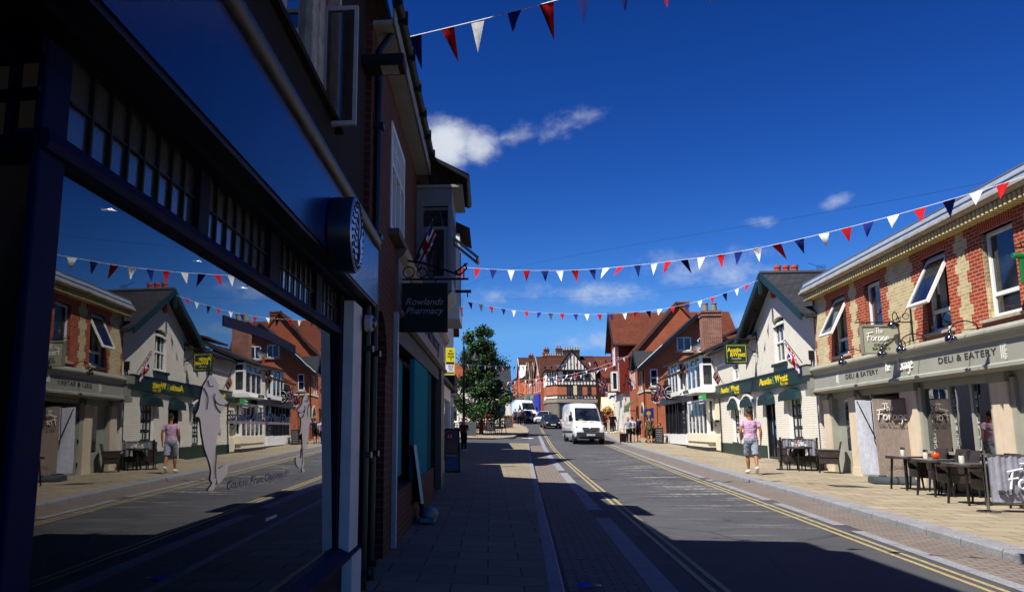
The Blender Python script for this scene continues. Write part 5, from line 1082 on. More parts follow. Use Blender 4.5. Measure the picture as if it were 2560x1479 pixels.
bay.box(-47.98, -47.9, -1.35, -1.25, 5.25, 6.7); bw = bay.obj('oriel_window', h3); B(dglass()).box(-49.25, -47.95, -1.72, -1.3, 5.2, 6.72).obj('pane', bw)
b = B(UPV)
for k in range(28): b.box(-47.02, -46.97, -1.3, -1.2, 5 + k * .16, 5.08 + k * .16)
b.obj('corner_tiles', h3)
flag('union_flag', 'union flag nearest the tile hung corner', (9.9, 73.2, 6.4), (11.3, 74.5, 5.6), 1.1, .9, 7); flag('union_flag', 'union flag hanging lower on the tile hung front', (10.2, 77.0, 6.4), (11.6, 78.2, 5.4), 1.2, .9, 8)
t = thing('hanging_sign', 'white square inn sign with a black running animal', 'sign', (-50, -1.3, 5), RS); b = B(UPV); b.box(-50.05, -49.95, -2.0, -1.25, 4.3, 5.0); bd = b.obj('board', t)
b = B(BLKF); b.ell((-49.93, -1.62, 4.68), (.02, .2, .08), 10, 6)
for a, c in (((-1.78, 4.64), (-1.9, 4.5)), ((-1.74, 4.62), (-1.8, 4.5)), ((-1.5, 4.64), (-1.38, 4.52)), ((-1.46, 4.7), (-1.36, 4.82)), ((-1.36, 4.82), (-1.28, 4.78))): b.tube([(-49.93, a[0], a[1]), (-49.93, c[0], c[1])], .03, 5)
b.obj('silhouette', bd); B(BLKM).tube([(-50, -1.25, 5.1), (-50, -2.1, 5.1)], .03).tube([(-50, -1.6, 5.1), (-50, -1.6, 5.0)], .02).obj('bracket', t)
# awning, parasol flags, flower basket
t = thing('green_awning', 'mossy green shop awning beside the arched brick doorway', 'awning', (-39.5, -.65, 3.0), RS); b = B(cloth('59603f')); b.prism([(-.66, 4.0), (-1.0, 3.85), (-1.35, 3.5), (-1.45, 3.0), (-1.42, 3.0), (-1.3, 3.45), (-.97, 3.8), (-.66, 3.93)], 'x', -42.0, -38.7); b.obj('canopy', t); B(BLKM).tube([(-42, -.5, 3.1), (-42, -1.48, 3.1)], .02).tube([(-38.7, -.5, 3.1), (-38.7, -1.48, 3.1)], .02).obj('arm', t)
t = thing('cream_awning', 'cream gabled awning over a doorway past the tile hung house', 'awning', (-57.8, -1.0, 4), RS); B(cloth('ddd2a8')).prism([(-59, 3.7), (-57.8, 4.9), (-56.6, 3.7), (-56.6, 3.5), (-59, 3.5)], 'y', -2.0, -.6).obj('canopy', t); B(BLKM).tube([(-59, -1.9, 3.5), (-59, -1.9, 1.4)], .04).tube([(-56.6, -1.9, 3.5), (-56.6, -1.9, 1.4)], .04).obj('post', t)
def leafball(b, c, r, n, s, rr, mats):
    for i in range(n):
        while 1:
            p = Vector((rr.uniform(-1, 1), rr.uniform(-1, 1), rr.uniform(-1, 1)))
            if p.length < 1: break
        q = Vector(c) + Vector((p.x * r[0], p.y * r[1], p.z * r[2])); a = Vector((rr.uniform(-1, 1), rr.uniform(-1, 1), rr.uniform(-1, 1))).normalized() * s; e = a.orthogonal().normalized() * s * .6
        b.use(rr.choice(mats)).raw([q - a, q + e, q + a, q - e], [(0, 1, 2, 3)])
LEAF1 = paint('3c5a20', .6, .3, 2); LEAF2 = paint('2c4418', .6, .3, 2); LEAF3 = paint('4e6c2a', .6, .3, 2)
t = thing('hanging_basket', 'hanging basket of orange and yellow flowers by the inn sign', 'flower basket', (-52, -1.9, 3.2), RS); b = B(LEAF1); leafball(b, (-52, -1.9, 3.4), (.6, .5, .45), 300, .08, random.Random(5), [LEAF1, paint('d88a1c', .6), paint('d8b020', .6), paint('b8402a', .6)]); b.obj('flowers', t); B(BLKM).lathe([(.1, 2.95), (.35, 3.2), (.38, 3.25)], (-52, -1.9, 0), 10).obj('basket', t)
t = thing('blue_banner', 'blue banner with an orange crest outside the black fronted shop', 'banner', (-31.5, -.6, 2), RS); b = B(cloth('20356e')); b.hexa([(-31.56, -1.2, 2.5), (-31.5, -1.2, 2.5), (-31.5, -.5, 2.35), (-31.56, -.5, 2.35), (-31.56, -1.15, 3.0), (-31.5, -1.15, 3.0), (-31.5, -.5, 3.12), (-31.56, -.5, 3.12)]); bn = b.obj('cloth', t); b = B(paint('c88a2a', .6)); b.lathe([(.01, -31.485), (.15, -31.485), (.15, -31.5)], (0, -.85, 2.72), 14, 'x'); b.obj('crest', bn); B(BLKM).tube([(-31.55, -.25, .8), (-31.55, -.25, 3.3)], .03).obj('pole', t)
# ------------------------------------------------------------------ far end of the street
RWT = paint('ddd6c6', .8, .12, 2)
td = thing('timber_framed_building', 'black and white timber framed corner building with a tall chimney stack', 'building', (8.4, 118, 3.0), W)
TB = brick('a04c2a', 'b45c34', 'a08870', var=.4); TIM = paint('17130f', .7, .3)
plan = [(8.4, 121.2), (9.75, 118), (15.3, 118), (15.3, 127), (8.4, 127)]
def band(m, z0, z1, e=0., nm='wall'):
    b = B(m); P = [(8.4 - e, 121.2), (9.75 - e * .6, 118 - e), (15.3 + e, 118 - e), (15.3 + e, 127), (8.4 - e, 127)]; b.prism(P, 'z', z0, z1); return b.obj(nm, td)
band(paint('6f665a', .7), 2.9, 5.45, 0, 'shopfront'); band(paint('8a8070', .7), 5.45, 5.95, .12, 'fascia_board'); band(RWT, 5.95, 6.5, 0, 'white_panel'); band(TB, 6.5, 7.95, -.01, 'brick_wall'); band(RWT, 7.95, 10.2, .02, 'upper_wall')
b = B(TIM)
for z in (5.95, 6.42, 7.93, 8.6, 9.95): b.box(9.7, 15.36, 117.9, 118, z, z + .12); b.hexa([(9.72, 117.93, z), (9.78, 118.0, z), (8.42, 121.2, z), (8.33, 121.16, z), (9.72, 117.93, z + .12), (9.78, 118.0, z + .12), (8.42, 121.2, z + .12), (8.33, 121.16, z + .12)])
for i in range(13):
    x = 9.75 + i * .455; b.box(x, x + .1, 117.92, 118, 7.95, 8.62); b.box(x, x + .1, 117.92, 118, 5.95, 6.45)
for x in (9.75, 10.6, 11.05, 12.9, 13.3, 14.4, 15.2): b.box(x, x + .12, 117.9, 118, 8.6, 10.0)
for k in range(4): y = 118.3 + k * .75; x = 9.63 - (y - 118) * .42; b.box(x - .04, x + .08, y, y + .1, 7.95, 10.1)
b.obj('timber_frame', td)
b = B(TRD)
b.prism([(8.0, 12.4), (15.4, 12.4), (15.4, 12.55), (8.0, 12.55)], 'y', 121.9, 122.4)
b.raw([(8.1, 117.8, 10.15), (15.6, 117.8, 10.15), (15.6, 122.2, 12.55), (8.6, 122.2, 12.55), (8.1, 127.2, 10.15), (15.6, 127.2, 10.15)], [(0, 1, 2, 3), (3, 2, 5, 4), (0, 3, 4)])
b.raw([(9.5, 117.45, 9.75), (11.9, 117.45, 13.0), (14.4, 117.45, 9.75), (11.9, 123, 13.0), (9.5, 120, 9.9), (14.4, 120, 9.9)], [(0, 4, 3, 1), (1, 3, 5, 2)]); rf = b.obj('roof', td)
b = B(RWT); b.prism([(9.9, 10.15), (13.95, 10.15), (11.9, 12.75)], 'y', 117.6, 117.8); g_ = b.obj('gable', td); b = B(TIM)
for i in range(8): x = 10.25 + i * .47; h = 12.7 - abs(x - 11.9) * 1.28; b.box(x, x + .1, 117.54, 117.61, 10.2, max(10.3, h))
b.prism([(9.35, 9.6), (11.9, 12.95), (14.5, 9.6), (14.5, 9.85), (11.9, 13.2), (9.35, 9.85)], 'y', 117.38, 117.46); b.box(9.8, 14.0, 117.5, 117.7, 10.0, 10.18); b.obj('bargeboard', g_)
for xa, xb, za, zb_ in ((11.1, 12.0, 6.5, 7.9), (12.6, 13.2, 6.5, 7.9), (14.05, 14.5, 6.7, 7.85), (10.7, 11.05, 8.75, 9.9), (11.3, 12.1, 8.75, 9.9), (12.35, 13.2, 8.75, 9.9), (13.7, 14.3, 8.9, 9.9), (10.0, 12.6, 3.3, 5.2), (12.9, 15.0, 3.3, 5.2)):
    window(td, xa, xb, za, zb_, 117.9, TIM, .07, .08, 2, (), .06, gl=dglass('3a4048', .03))
B(paint('c8b890', .7)).box(12.05, 12.55, 117.88, 117.95, 6.55, 7.9).obj('plaster_crest', td)
chimney(td, 12.15, 121, 11.5, 13.35, 2.4, .9, brick('3c2c24', '4a362a', '6a5c4c'), 6, paint('a89878', .8), True, .45); chimney(td, 9.7, 123.4, 12.0, 12.7, 2.6, .7, brick('5a3c2c', '6a4634', '6a5c4c'), 7, paint('a89878', .8), True, .3)
house('brown_roofed_house', 'long brown tiled roof house right of the timber framed building', W, (15.4, 119, 3.0), 6.5, 9, 6.2, 9.4, TB, TR, 'side', wins=[(.8, 1.8, 4.0, 5.4), (3.2, 4.2, 4.0, 5.4)])
FRw = Frame((8.0, 127, 0), (.997, .078))
rows = [('steep red brick house with a deep tiled roof next to the timber framed corner', 6.6, 6.4, 9.4, OB2, 'front', STONE, '1c2c9c'), ('narrow red gabled house with stone coping, second past the timber framed corner', 4.4, 6.2, 9.0, OB2, 'front', STONE, '8d8a7c'), ('narrow red gabled house with stone coping, third past the timber framed corner', 4.4, 6.2, 9.2, brick('8e4a36', 'a05a42', 'a08870', var=.5), 'front', STONE, '14705a'),
 ('narrow red gabled house with stone coping, fourth past the timber framed corner', 4.4, 6.4, 9.4, OB2, 'front', STONE, '8a7a5a'), ('wide orange brick house with its brown roof ridge along the street', 8.5, 6.8, 10.6, brick('c05a2c', 'cc6a38', 'a08870', var=.3), 'side', None, '6a6258'), ('far orange house with white bargeboards farthest down the street', 5.5, 7.4, 10.9, OB, 'front', UPV, '5a4a3a'), ('last brown roofed house closing the view far down the street', 9, 7.0, 10.4, OB2, 'side', None, '5a4a3a')]
xx = -.2
for i, (lb_, w, he, hr, mt, gb, bg_, bl) in enumerate(rows):
    xx -= w; z = gz(8 - .078 * -xx, 127 - xx) + .05; n_ = max(1, round(w / 2.2))
    wl = [(.5, w - .5, .9, 3.0, {'cols': 3})] + [(w * (q + .5) / n_ - .5, w * (q + .5) / n_ + .5, 4.0, 5.8, {'rows': (4.9,)}) for q in range(n_)]
    o = house('gabled_house', lb_, FRw, (xx, 0 if i % 2 == 0 else .25, z), w - .05, 9, he, hr, mt, TRD, gb, wins=wl, barge=bg_, chim=[(xx + w - .5, 3 + i % 3, z + he - 1, z + hr + 1.3 - .3 * (i % 2), .9, .9, brick('5a3024', '6c3a2a', '7c6c5c'), 2)] if i != 2 else [])
    if gb == 'front': window(o, xx + w / 2 - .4, xx + w / 2 + .4, z + he + .3, z + he + 1.5, -.06 + (0 if i % 2 == 0 else .25), UPV, .06, .07, 1, (z + he + .9,), .08)
    if i == 4: B(UPV).prism([(xx + 1, z + 6.9), (xx + 3.6, z + 6.9), (xx + 2.3, z + 9.4)], 'y', -.25, 1.5).obj('dormer', o); B(mt).box(xx + 3.2, xx + 5.6, -.7, 0, z + 3.8, z + 5.4).obj('bay_window', o)
    B(paint(bl, .5)).box(xx + .4, xx + w - .4, -.35, -.03, z + .4 if i == 0 else z + 2.9, z + 3.5).obj('shop_blind', o)
house('pub_building', 'low pale pub with dark slate roof partly behind the street tree', W, (-6.2, 95, 2.0), 8.6, 9, 4.6, 7.0, RWT, SLATE, 'side', wins=[(.6, 2.2, 1.0, 2.6), (3.2, 5.2, .9, 2.6), (6.6, 8.0, .9, 2.7), (1, 2, 3.2, 4.3), (4, 5, 3.2, 4.3), (6.8, 7.8, 3.2, 4.3)], winmat=BLKF)
house('red_roofed_house', 'white house with a red tiled roof behind the street tree on the left', W, (-15, 77, 1.25), 13.2, 8, 4.9, 6.6, RWT, tiles('8a4426', '9c5230'), 'side', wins=[(8, 9.2, .9, 2.3), (10.5, 11.9, .9, 2.4), (8, 9, 3, 4.2), (10.8, 11.8, 3, 4.2), (2, 3, 3, 4.2)])
house('brick_cottage', 'small brick gabled house just past the tile hung house', RS, (-64, 1.0, 1.9), 8, 8, 5.0, 8.0, TB, TR, 'side', wins=[(1, 2.2, .8, 2.6), (4, 6.5, .8, 2.7), (1.5, 2.5, 3.4, 4.6), (5, 6, 3.4, 4.6)], winmat=UPV)
house('white_inn', 'white rendered inn between the tile hung house and the brick cottage', RS, (-59.5, -.9, 1.5), 5.4, 8, 4.0, 5.8, RWT, TR, 'side', wins=[(.6, 1.6, .8, 2.4), (3.4, 4.4, .8, 2.4), (2.2, 3.2, 2.7, 3.7)], winmat=BLKF)

# ------------------------------------------------------------------ street tree
def tree(name, label, loc, H, R, trunk_h, n=9000, seed=1):
    r = random.Random(seed); t = free(name, label, 'tree', loc); b = B(paint('3a3026', .9, .4, 6, .2, 0, .5))
    b.tube(smoothp([(0, 0, -.1), (.05, 0, 1.2), (0, .05, 2.4), (.1, 0, 4.5), (.15, .05, H * .8)], 4), .1, 9, [.17 * (1 - .75 * i / 16) for i in range(17)])
    clumps = []
    for k in range(30):
        z = trunk_h + (H - trunk_h) * (k / 29) ** .9 * .97; f = (z - trunk_h) / (H - trunk_h); rad = R * (1.08 - f) ** .62 * (1.0 if f > .12 else .75) 
        for q in range(3 if f < .8 else 1):
            a = k * 2.4 + q * 2.1 + r.uniform(-.4, .4); d = rad * r.uniform(.3, .92); e = Vector((d * math.cos(a), d * math.sin(a), z + r.uniform(-.2, .3)))
            clumps.append((e, r.uniform(.38, .72) * (1.1 - .45 * f)))
            b.tube([(.08, 0, max(1.6, z - .5 - d * .4)), tuple(Vector((.05, 0, z - .3)).lerp(e, .5) - Vector((0, 0, .12))), tuple(e)], .03, 5, [.045 * (1.2 - f), .03, .01])
        
    b.obj('trunk', t, smooth=180)
    b = B(paint('1a2f12', .6, .35, 3)); m2 = paint('253f18', .6, .35, 3); m3 = paint('416626', .55, .3, 3); ms = [b.mats[0], m2, m3]
    for c, rr in clumps:
        for i in range(int(n / len(clumps))):
            p = Vector((r.gauss(0, .5), r.gauss(0, .5), r.gauss(0, .42))) * rr + c; s = r.uniform(.06, .13)
            a = Vector((r.uniform(-1, 1), r.uniform(-1, 1), r.uniform(-.8, .6))).normalized(); e = a.orthogonal().normalized(); e = (e * math.cos(i) + a.cross(e) * math.sin(i)) * .6
            b.use(r.choice(ms)); b.raw([p - a * s, p + e * s, p + a * s * 1.1, p - e * s], [(0, 1, 2, 3)])
    b.obj('crown', t); return t
tree('street_tree', 'tall leafy street tree beside the black lamp post', (-.76, 66, .95), 9.15, 2.75, 1.5, 27000, 3)
t = free('street_lamp', 'tall black street lamp with hanging lantern in front of the tree', 'street lamp', (-1.68, 52, .45))
b = B(BLKM); b.lathe([(.14, 0), (.14, .9), (.085, 1.0), (.075, 3), (.06, 6.2), (.08, 6.25), (.03, 6.4), (.005, 6.75)], n=12); b.tube(smoothp([(0, 0, 6.0), (.4, 0, 6.12), (.75, 0, 6.02)], 4), .025); b.tube([(0, 0, 5.75), (.45, 0, 6.1)], .015); b.obj('post', t, smooth=40)
b = B(BLKM); b.lathe([(.02, 6.0), (.06, 5.9), (.3, 5.6), (.32, 5.55), (.02, 5.54)], (.75, 0, 0), 12); ln = b.obj('lantern', t, smooth=40); B(paint('cfd4d8', .2)).ell((.75, 0, 5.54), (.2, .2, .12), 10, 6).obj('globe', ln, smooth=180)

# ------------------------------------------------------------------ bunting
CLR = {'r': cloth('b5121f', .2), 'w': cloth('dcdcdc', .2), 'b': cloth('15256e', .2)}
def catpts(P, n):
    P = [Vector(p) for p in P]; d = [0]
    for a, c in zip(P, P[1:]): d.append(d[-1] + (c - a).length)
    S = smoothp([tuple(p) for p in P], 12); S = [Vector(s) for s in S]; L = [0]
    for a, c in zip(S, S[1:]): L.append(L[-1] + (c - a).length)
    def at(s):
        for i in range(len(L) - 1):
            if s <= L[i + 1]: return S[i].lerp(S[i + 1], (s - L[i]) / max(1e-6, L[i + 1] - L[i]))
        return S[-1]
    return S, L[-1], at
def bunting(label, P, order, sp=.46, w=.22, h=.3, seed=1, start=.2, r=.006, sway=.12):
    sway *= 1.4
    S, Lt, at = catpts(P, 0); rr = random.Random(seed); a0 = S[0]
    t = free('bunting_string', label, 'bunting', tuple(a0), 0, 'strings of red white and blue pennants'); CORD = paint('d8d8d8', .7)
    B(CORD).tube([s - a0 for s in S], r, 4).obj('cord', t)
    s = start; k = 0
    while s + w < Lt:
        p, q = at(s), at(s + w); m = (p + q) / 2; d = (q - p).normalized(); nrm = Vector((-d.y, d.x, 0)).normalized()
        tw = rr.gauss(0, sway); tip = m + Vector((0, 0, -h * rr.uniform(.93, 1.04))) + nrm * tw + d * rr.uniform(-.04, .05); cur = nrm * rr.uniform(-.06, .06)
        p, q, m, tip = [v - a0 for v in (p, q, m, tip)]
        vs = []; n = 5
        for j in range(n + 1):
            f = j / n; A = p.lerp(tip, f); C = q.lerp(tip, f); mid = (A + C) / 2 + cur * math.sin(f * math.pi) * 1.4; vs += [A, mid, C]
        fs = [f for j in range(n) for f in ((3 * j, 3 * j + 1, 3 * j + 4, 3 * j + 3), (3 * j + 1, 3 * j + 2, 3 * j + 5, 3 * j + 4))]
        B(CLR[order[k % len(order)]]).raw(vs, fs).obj('pennant', t, smooth=180); k += 1; s += sp * rr.uniform(.88, 1.12)
    return t
bunting('bunting string nearest the camera, high against the deep blue sky', [(-.98, 8.8, 6.06), (-.02, 8.4, 6.04), (.76, 8.0, 6.0), (1.31, 7.7, 5.97), (4.5, 6.1, 6.0), (9.0, 4.0, 6.4)], 'brwbrb', .43, .17, .34, 1, .05)
bunting('long bunting string sweeping up to the deli cornice from the pharmacy bay', [(-.86, 21, 5.76), (.6, 20.6, 5.58), (2.57, 20, 5.46), (4.97, 17.5, 5.25), (6.74, 15.8, 5.35), (8.6, 14.5, 5.7), (9.6, 13.4, 5.95)], 'wrbwrbwrb', .43, .2, .3, 2, .02)
bunting('bunting string running up to the cream gable peak', [(-1.45, 34, 6.98), (1.2, 33.7, 6.45), (4.19, 33, 6.18), (6.75, 32.4, 6.28), (8.7, 31.5, 6.65), (9.95, 30.2, 7.05)], 'rbwrbwrbw', .5, .2, .3, 3, .1)
bunting('distant bunting string crossing in front of the tree and the timber gable', [(-2.27, 58, 6.14), (.2, 63, 6.4), (2.08, 67, 6.66), (4.72, 70, 6.93), (7.63, 71, 7.28), (11.19, 73, 7.8), (12.4, 73.5, 8.2)], 'wbwrb', .62, .25, .36, 4, .1, .01)
bunting('distant bunting string sagging from the tree towards the brick house', [(1.89, 85, 6.41), (3.4, 81, 6.38), (5.36, 78, 6.43), (8.55, 74, 6.78), (12.0, 69.5, 7.85)], 'wrbwrrb', .62, .25, .36, 5, .05, .01)
bunting('farthest small bunting string low over the far road', [(4.14, 95, 6.7), (7.5, 90, 6.95), (10.64, 85, 7.5), (13.12, 80, 8.13)], 'rwbw', .75, .26, .38, 6, .1, .01)
for P, l in (((( -1.2, 36, 7.9), (1.63, 30, 7.7), (8.38, 18, 6.45), (9.9, 15.5, 6.3)), 'thin overhead wire sloping down to the deli roof'), (((-1.6, 42, 8.3), (5.11, 40, 8.05), (10.0, 32.2, 7.3)), 'thin overhead wire running to the cream gable')):
    B(BLKM).tube([tuple(p) for p in smoothp(list(P), 6)], .0035, 4).obj('overhead_wire', label=l, cat='wire', at=P[0])

# ------------------------------------------------------------------ vehicles
def loft(b, secs):
    n = len(secs[0]); o = len(b.v); b.v += [tuple(p) for s in secs for p in s]
    for i in range(len(secs) - 1):
        for k in range(n): b.f.append([o + i * n + k, o + i * n + (k + 1) % n, o + (i + 1) * n + (k + 1) % n, o + (i + 1) * n + k]); b.fm.append(b.cur)
    b.f.append([o + k for k in range(n - 1, -1, -1)]); b.fm.append(b.cur); b.f.append([o + (len(secs) - 1) * n + k for k in range(n)]); b.fm.append(b.cur)
def carpaint(c, m=0):
    n = N('carpaint_' + c); n.b.inputs['Coat Weight'].default_value = 1; n.b.inputs['Coat Roughness'].default_value = .04; return n.fin(c, .35, m, .5)
TYRE = paint('0d0d0e', .8); RIM = metal('9a9a9c', .3)
def wheel(par, x, y, r, w=.2, rim=RIM):
    s = 1 if x > 0 else -1; b = B(TYRE); b.lathe([(r * .62, -w / 2), (r * .95, -w / 2), (r, -w / 3), (r, w / 3), (r * .95, w / 2), (r * .62, w / 2)], (x, y, r), 20, 'x'); wh = b.obj('wheel', par, smooth=40)
    b = B(rim); b.lathe([(.02, s * w * .44), (r * .2, s * w * .46), (r * .55, s * w * .40), (r * .63, s * w * .46), (r * .63, -s * w * .2)] if s > 0 else [(r * .63, -s * w * .2), (r * .63, s * w * .46), (r * .55, s * w * .40), (r * .2, s * w * .46), (.02, s * w * .44)], (x, y, r), 14, 'x'); b.obj('rim', wh, smooth=40)
CGL = dglass('0c0f13', .02); HLG = N('headlamp_glass'); HLG.fin('dfe3e6', .1, .15, .8); HLG = HLG.m
def van(name, label, loc, rz, detail=True, plate='HY67 ZRA', group=None):
    t = free(name, label, 'van', loc, rz, group); body = carpaint('dfe1e3'); b = B(body)
    ST = [(0., .80, .5, 1.12, .70), (.06, .9, .42, 1.2, .78), (.3, .97, .4, 1.28, .82), (.85, .995, .38, 1.42, .86), (1.0, 1.0, .38, 1.55, .84), (1.75, 1.0, .38, 2.42, .76), (2.0, 1.0, .38, 2.62, .75), (2.3, 1.0, .38, 2.74, .77), (2.8, 1.0, .38, 2.79, .79), (5.7, 1.0, .38, 2.78, .79), (5.9, .98, .45, 2.66, .77)]
    secs = []
    for y, hw, zb_, zt, tw in ST:
        zm = min(1.5, zt - .2); sh = zt - .14
        L_ = [(hw * .93, zb_), (hw, zb_ + .12), (hw, zm), (hw - (hw - tw) * .35 if zt > 2 else hw * .96, sh - .1 if zt > 2 else sh), (tw, zt - .03), (tw * .6, zt)]
        secs.append([(x, y, z) for x, z in L_] + [(-x, y, z) for x, z in reversed(L_)])
    loft(b, secs); bo = b.obj('body', t, smooth=35)
    b = B(CGL); b.raw([(-.83, .985, 1.56), (.83, .985, 1.56), (.74, 1.715, 2.4), (-.74, 1.715, 2.4), (-.82, .96, 1.53), (.82, .96, 1.53)], [(0, 1, 2, 3)]); b.raw([(-.80, .965, 1.575), (.80, .965, 1.575), (.73, 1.7, 2.43), (-.73, 1.7, 2.43)], [(0, 1, 2, 3)]); ws = b.obj('windscreen', t)
    b = B(paint('c8d820', .5)); b.ell((-.45, 1.0, 1.6), (.2, .03, .04), 8, 5); b.obj('hi_vis_vest', ws)
    b = B(BLK); b.tube([(.7, .95, 1.56), (.1, 1.0, 1.64)], .012); b.tube([(0, .95, 1.56), (-.6, 1.0, 1.64)], .012); b.box(-.4, -.1, .84, .95, 1.44, 1.47); b.box(.1, .4, .84, .95, 1.44, 1.47); b.obj('wiper', ws)
    b = B(BLKM); b.prism([(-.45, .84), (.45, .84), (.56, 1.1), (-.56, 1.1)], 'y', -.05, .1); gr = b.obj('grille', t); b = B(metal('b8b8ba', .2))
    for z in (.9, .97, 1.04): b.box(-.5, .5, -.06, -.045, z, z + .022)
    b.tube([(.11 * math.cos(a * .3491), -.075, .98 + .11 * math.sin(a * .3491)) for a in range(19)], .014, 5)
    for a in (90, 210, 330): b.tube([(0, -.075, .98), (.1 * math.cos(R_(a)), -.075, .98 + .1 * math.sin(R_(a)))], .014, 5)
    b.obj('emblem', gr)
    b = B(paint('2a2b2e', .6)); b.hexa([(-.9, -.08, .34), (.9, -.08, .34), (.99, .6, .36), (-.99, .6, .36), (-.88, -.06, .8), (.88, -.06, .8), (1.0, .6, .74), (-1.0, .6, .74)]); bp = b.obj('bumper', t, bevel=.04)
    b = B(BLK); b.box(-.7, .7, -.1, -.075, .4, .5); b.obj('air_intake', bp)
    b = B(paint('dcdcd8', .5)); b.box(-.27, .27, -.115, -.095, .56, .68); pl_ = b.obj('number_plate', t)
    if plate: bb = B(BLK); text(bb, plate, .46, .075, (0, -.118, .585), depth=.002); bb.obj('characters', pl_)
    for s in (-1, 1):
        b = B(HLG); b.hexa([(s * .5, -.02, .9), (s * .86, .06, .88), (s * .97, .3, .98), (s * .6, .2, .98), (s * .62, .0, 1.1), (s * .88, .08, 1.2), (s * .97, .32, 1.26), (s * .62, .22, 1.2)]); h = b.obj('headlight', t); B(paint('b06a20', .3)).ell((s * .9, .06, 1.12), (.04, .03, .05), 6, 4).obj('indicator', h)
        b = B(BLKM); b.box(s * 1.0, s * 1.22, 1.15, 1.28, 1.5, 1.92); b.box(s * .98, s * 1.1, 1.2, 1.26, 1.55, 1.62); b.obj('mirror', t, bevel=.03)
        b = B(CGL); b.raw([(s * 1.004, 1.25, 1.55), (s * 1.004, 2.15, 1.55), (s * .955, 2.12, 2.2), (s * .955, 1.75, 2.2)], [(0, 1, 2, 3) if s < 0 else (3, 2, 1, 0)]); b.obj('side_window', t)
        b = B(BLKM); b.box(s * .995, s * 1.012, 1.1, 5.6, .72, .86); b.obj('side_moulding', t)
        b = B(paint('8a8c90', .5))
        for y in (1.12, 2.25, 3.6): b.box(s * .999, s * 1.004, y, y + .012, .5, 2.3)
        b.obj('door_seam', t)
        for y in (.98, 4.55): wheel(t, s * .9, y, .345, .24)
    B(BLK).box(-.012, .012, 2.2, 2.24, 2.72, 2.8).obj('aerial', t); return t
van('white_van', 'tall white van driving towards the camera in the sunlit road', (6.6, 54.3, gz(6.6, 55)), R_(3.5))
def car(name, label, loc, rz, col, L_=4.5, hw=.87, H=1.43, hatch=False, plate=True, m=0, scale=1.):
    t = free(name, label, 'car', loc, rz); b = B(carpaint(col, m)); zb_ = .22
    ST = [(0, .6, .42, .62), (.08, .74, .28, .70), (.4, .84, zb_, .78), (1.2, hw, zb_, .90), (1.7, hw, zb_, .94), (L_ * .6, hw, zb_, .96), (L_ - .9, hw, zb_, .97), (L_ - .25, .84, .25, .93), (L_ - .02, .72, .4, .85)]
    secs = []
    for y, w, z0_, zt in ST:
        q = [(w * .9, z0_), (w, z0_ + .15), (w, zt - .18), (w * .95, zt - .04), (w * .75, zt)]; secs.append([(x, y, z) for x, z in q] + [(-x, y, z) for x, z in reversed(q)])
    loft(b, secs); b.obj('body', t, smooth=40)
    b = B(CGL); yr = L_ - (.35 if hatch else .75); CS = [(1.15, .72, .9, .9), (1.95, .7, .92, H - .03), (2.2, .7, .92, H)] + [(yr - .6, .7, .92, H - .02), (yr, .72, .9, .93)]
    se = []
    for y, w, z0_, zt in CS:
        tw = w - .14 * (zt - .9) / .5; q = [(w + .08, z0_ - .03), (w + .06, z0_ + .02), (tw, max(zt - .06, z0_ + .02)), (tw * .8, max(zt, z0_ + .03))]; se.append([(x, y, z) for x, z in q] + [(-x, y, z) for x, z in reversed(q)])
    loft(b, se); gh = b.obj('glasshouse', t, smooth=25)
    b = B(carpaint(col, m)); b.hexa([(-.5, 1.98, H - .01), (.5, 1.98, H - .01), (.5, yr - .65, H - .015), (-.5, yr - .65, H - .015), (-.46, 2.05, H + .02), (.46, 2.05, H + .02), (.46, yr - .7, H + .015), (-.46, yr - .7, H + .015)])
    for s in (-1, 1): b.tube([(s * .79, 1.15, .93), (s * .6, 1.97, H - .04), (s * .6, yr - .62, H - .05), (s * .76, yr, .95)], .03, 6); b.tube([(s * .8, 2.6, .93), (s * .61, 2.62, H - .04)], .03, 6)
    b.obj('roof', t, smooth=40)
    b = B(BLK); b.box(-.42, .42, -.02, .05, .5, .64); gr = b.obj('grille', t); b = B(metal('c0c0c2', .15)); b.box(-.44, .44, -.03, .0, .63, .66); b.obj('chrome_strip', gr)
    B(BLK).box(-.6, .6, .0, .12, .3, .4).obj('bumper', t)
    pb = B(paint('dcdcd8', .5)); pb.box(-.26, .26, -.03, -.01, .4, .5); pb.obj('number_plate', t)
    for s in (-1, 1):
        B(HLG).ell((s * .6, .1, .62), (.13, .09, .08), 12, 8).obj('headlight', t, smooth=180); B(BLKM).box(s * .88, s * 1.02, 1.5, 1.6, .94, 1.06).obj('mirror', t, bevel=.02)
        for y in (.85, L_ - .9): wheel(t, s * (hw - .1), y, .31)
    return t
def slope(y): return math.atan2(gz(6, y + 2) - gz(6, y - 2), 4)
def placev(o, y): o.rotation_euler[0] = slope(y + 2)
placev(car('dark_car', 'dark green saloon car coming up behind the white van', (6.4, 83, gz(6.4, 83)), R_(3), '0a1a1c', 4.7, .89, 1.43), 83)
placev(car('white_car', 'small white hatchback parked beyond the dark saloon', (5.85, 97, gz(5.8, 97)), R_(-20), 'dcdee0', 4.0, .85, 1.5, True), 97)
placev(car('red_car', 'dark red car half hidden behind the far white van', (4.3, 101.5, gz(4, 102)), R_(-8), '4a0a12', 4.2, .85, 1.45, True), 101)
v2 = van('white_van', 'white van parked far off beside the gabled houses', (5.25, 104.5, gz(5, 105)), R_(14), True, None); placev(v2, 105)
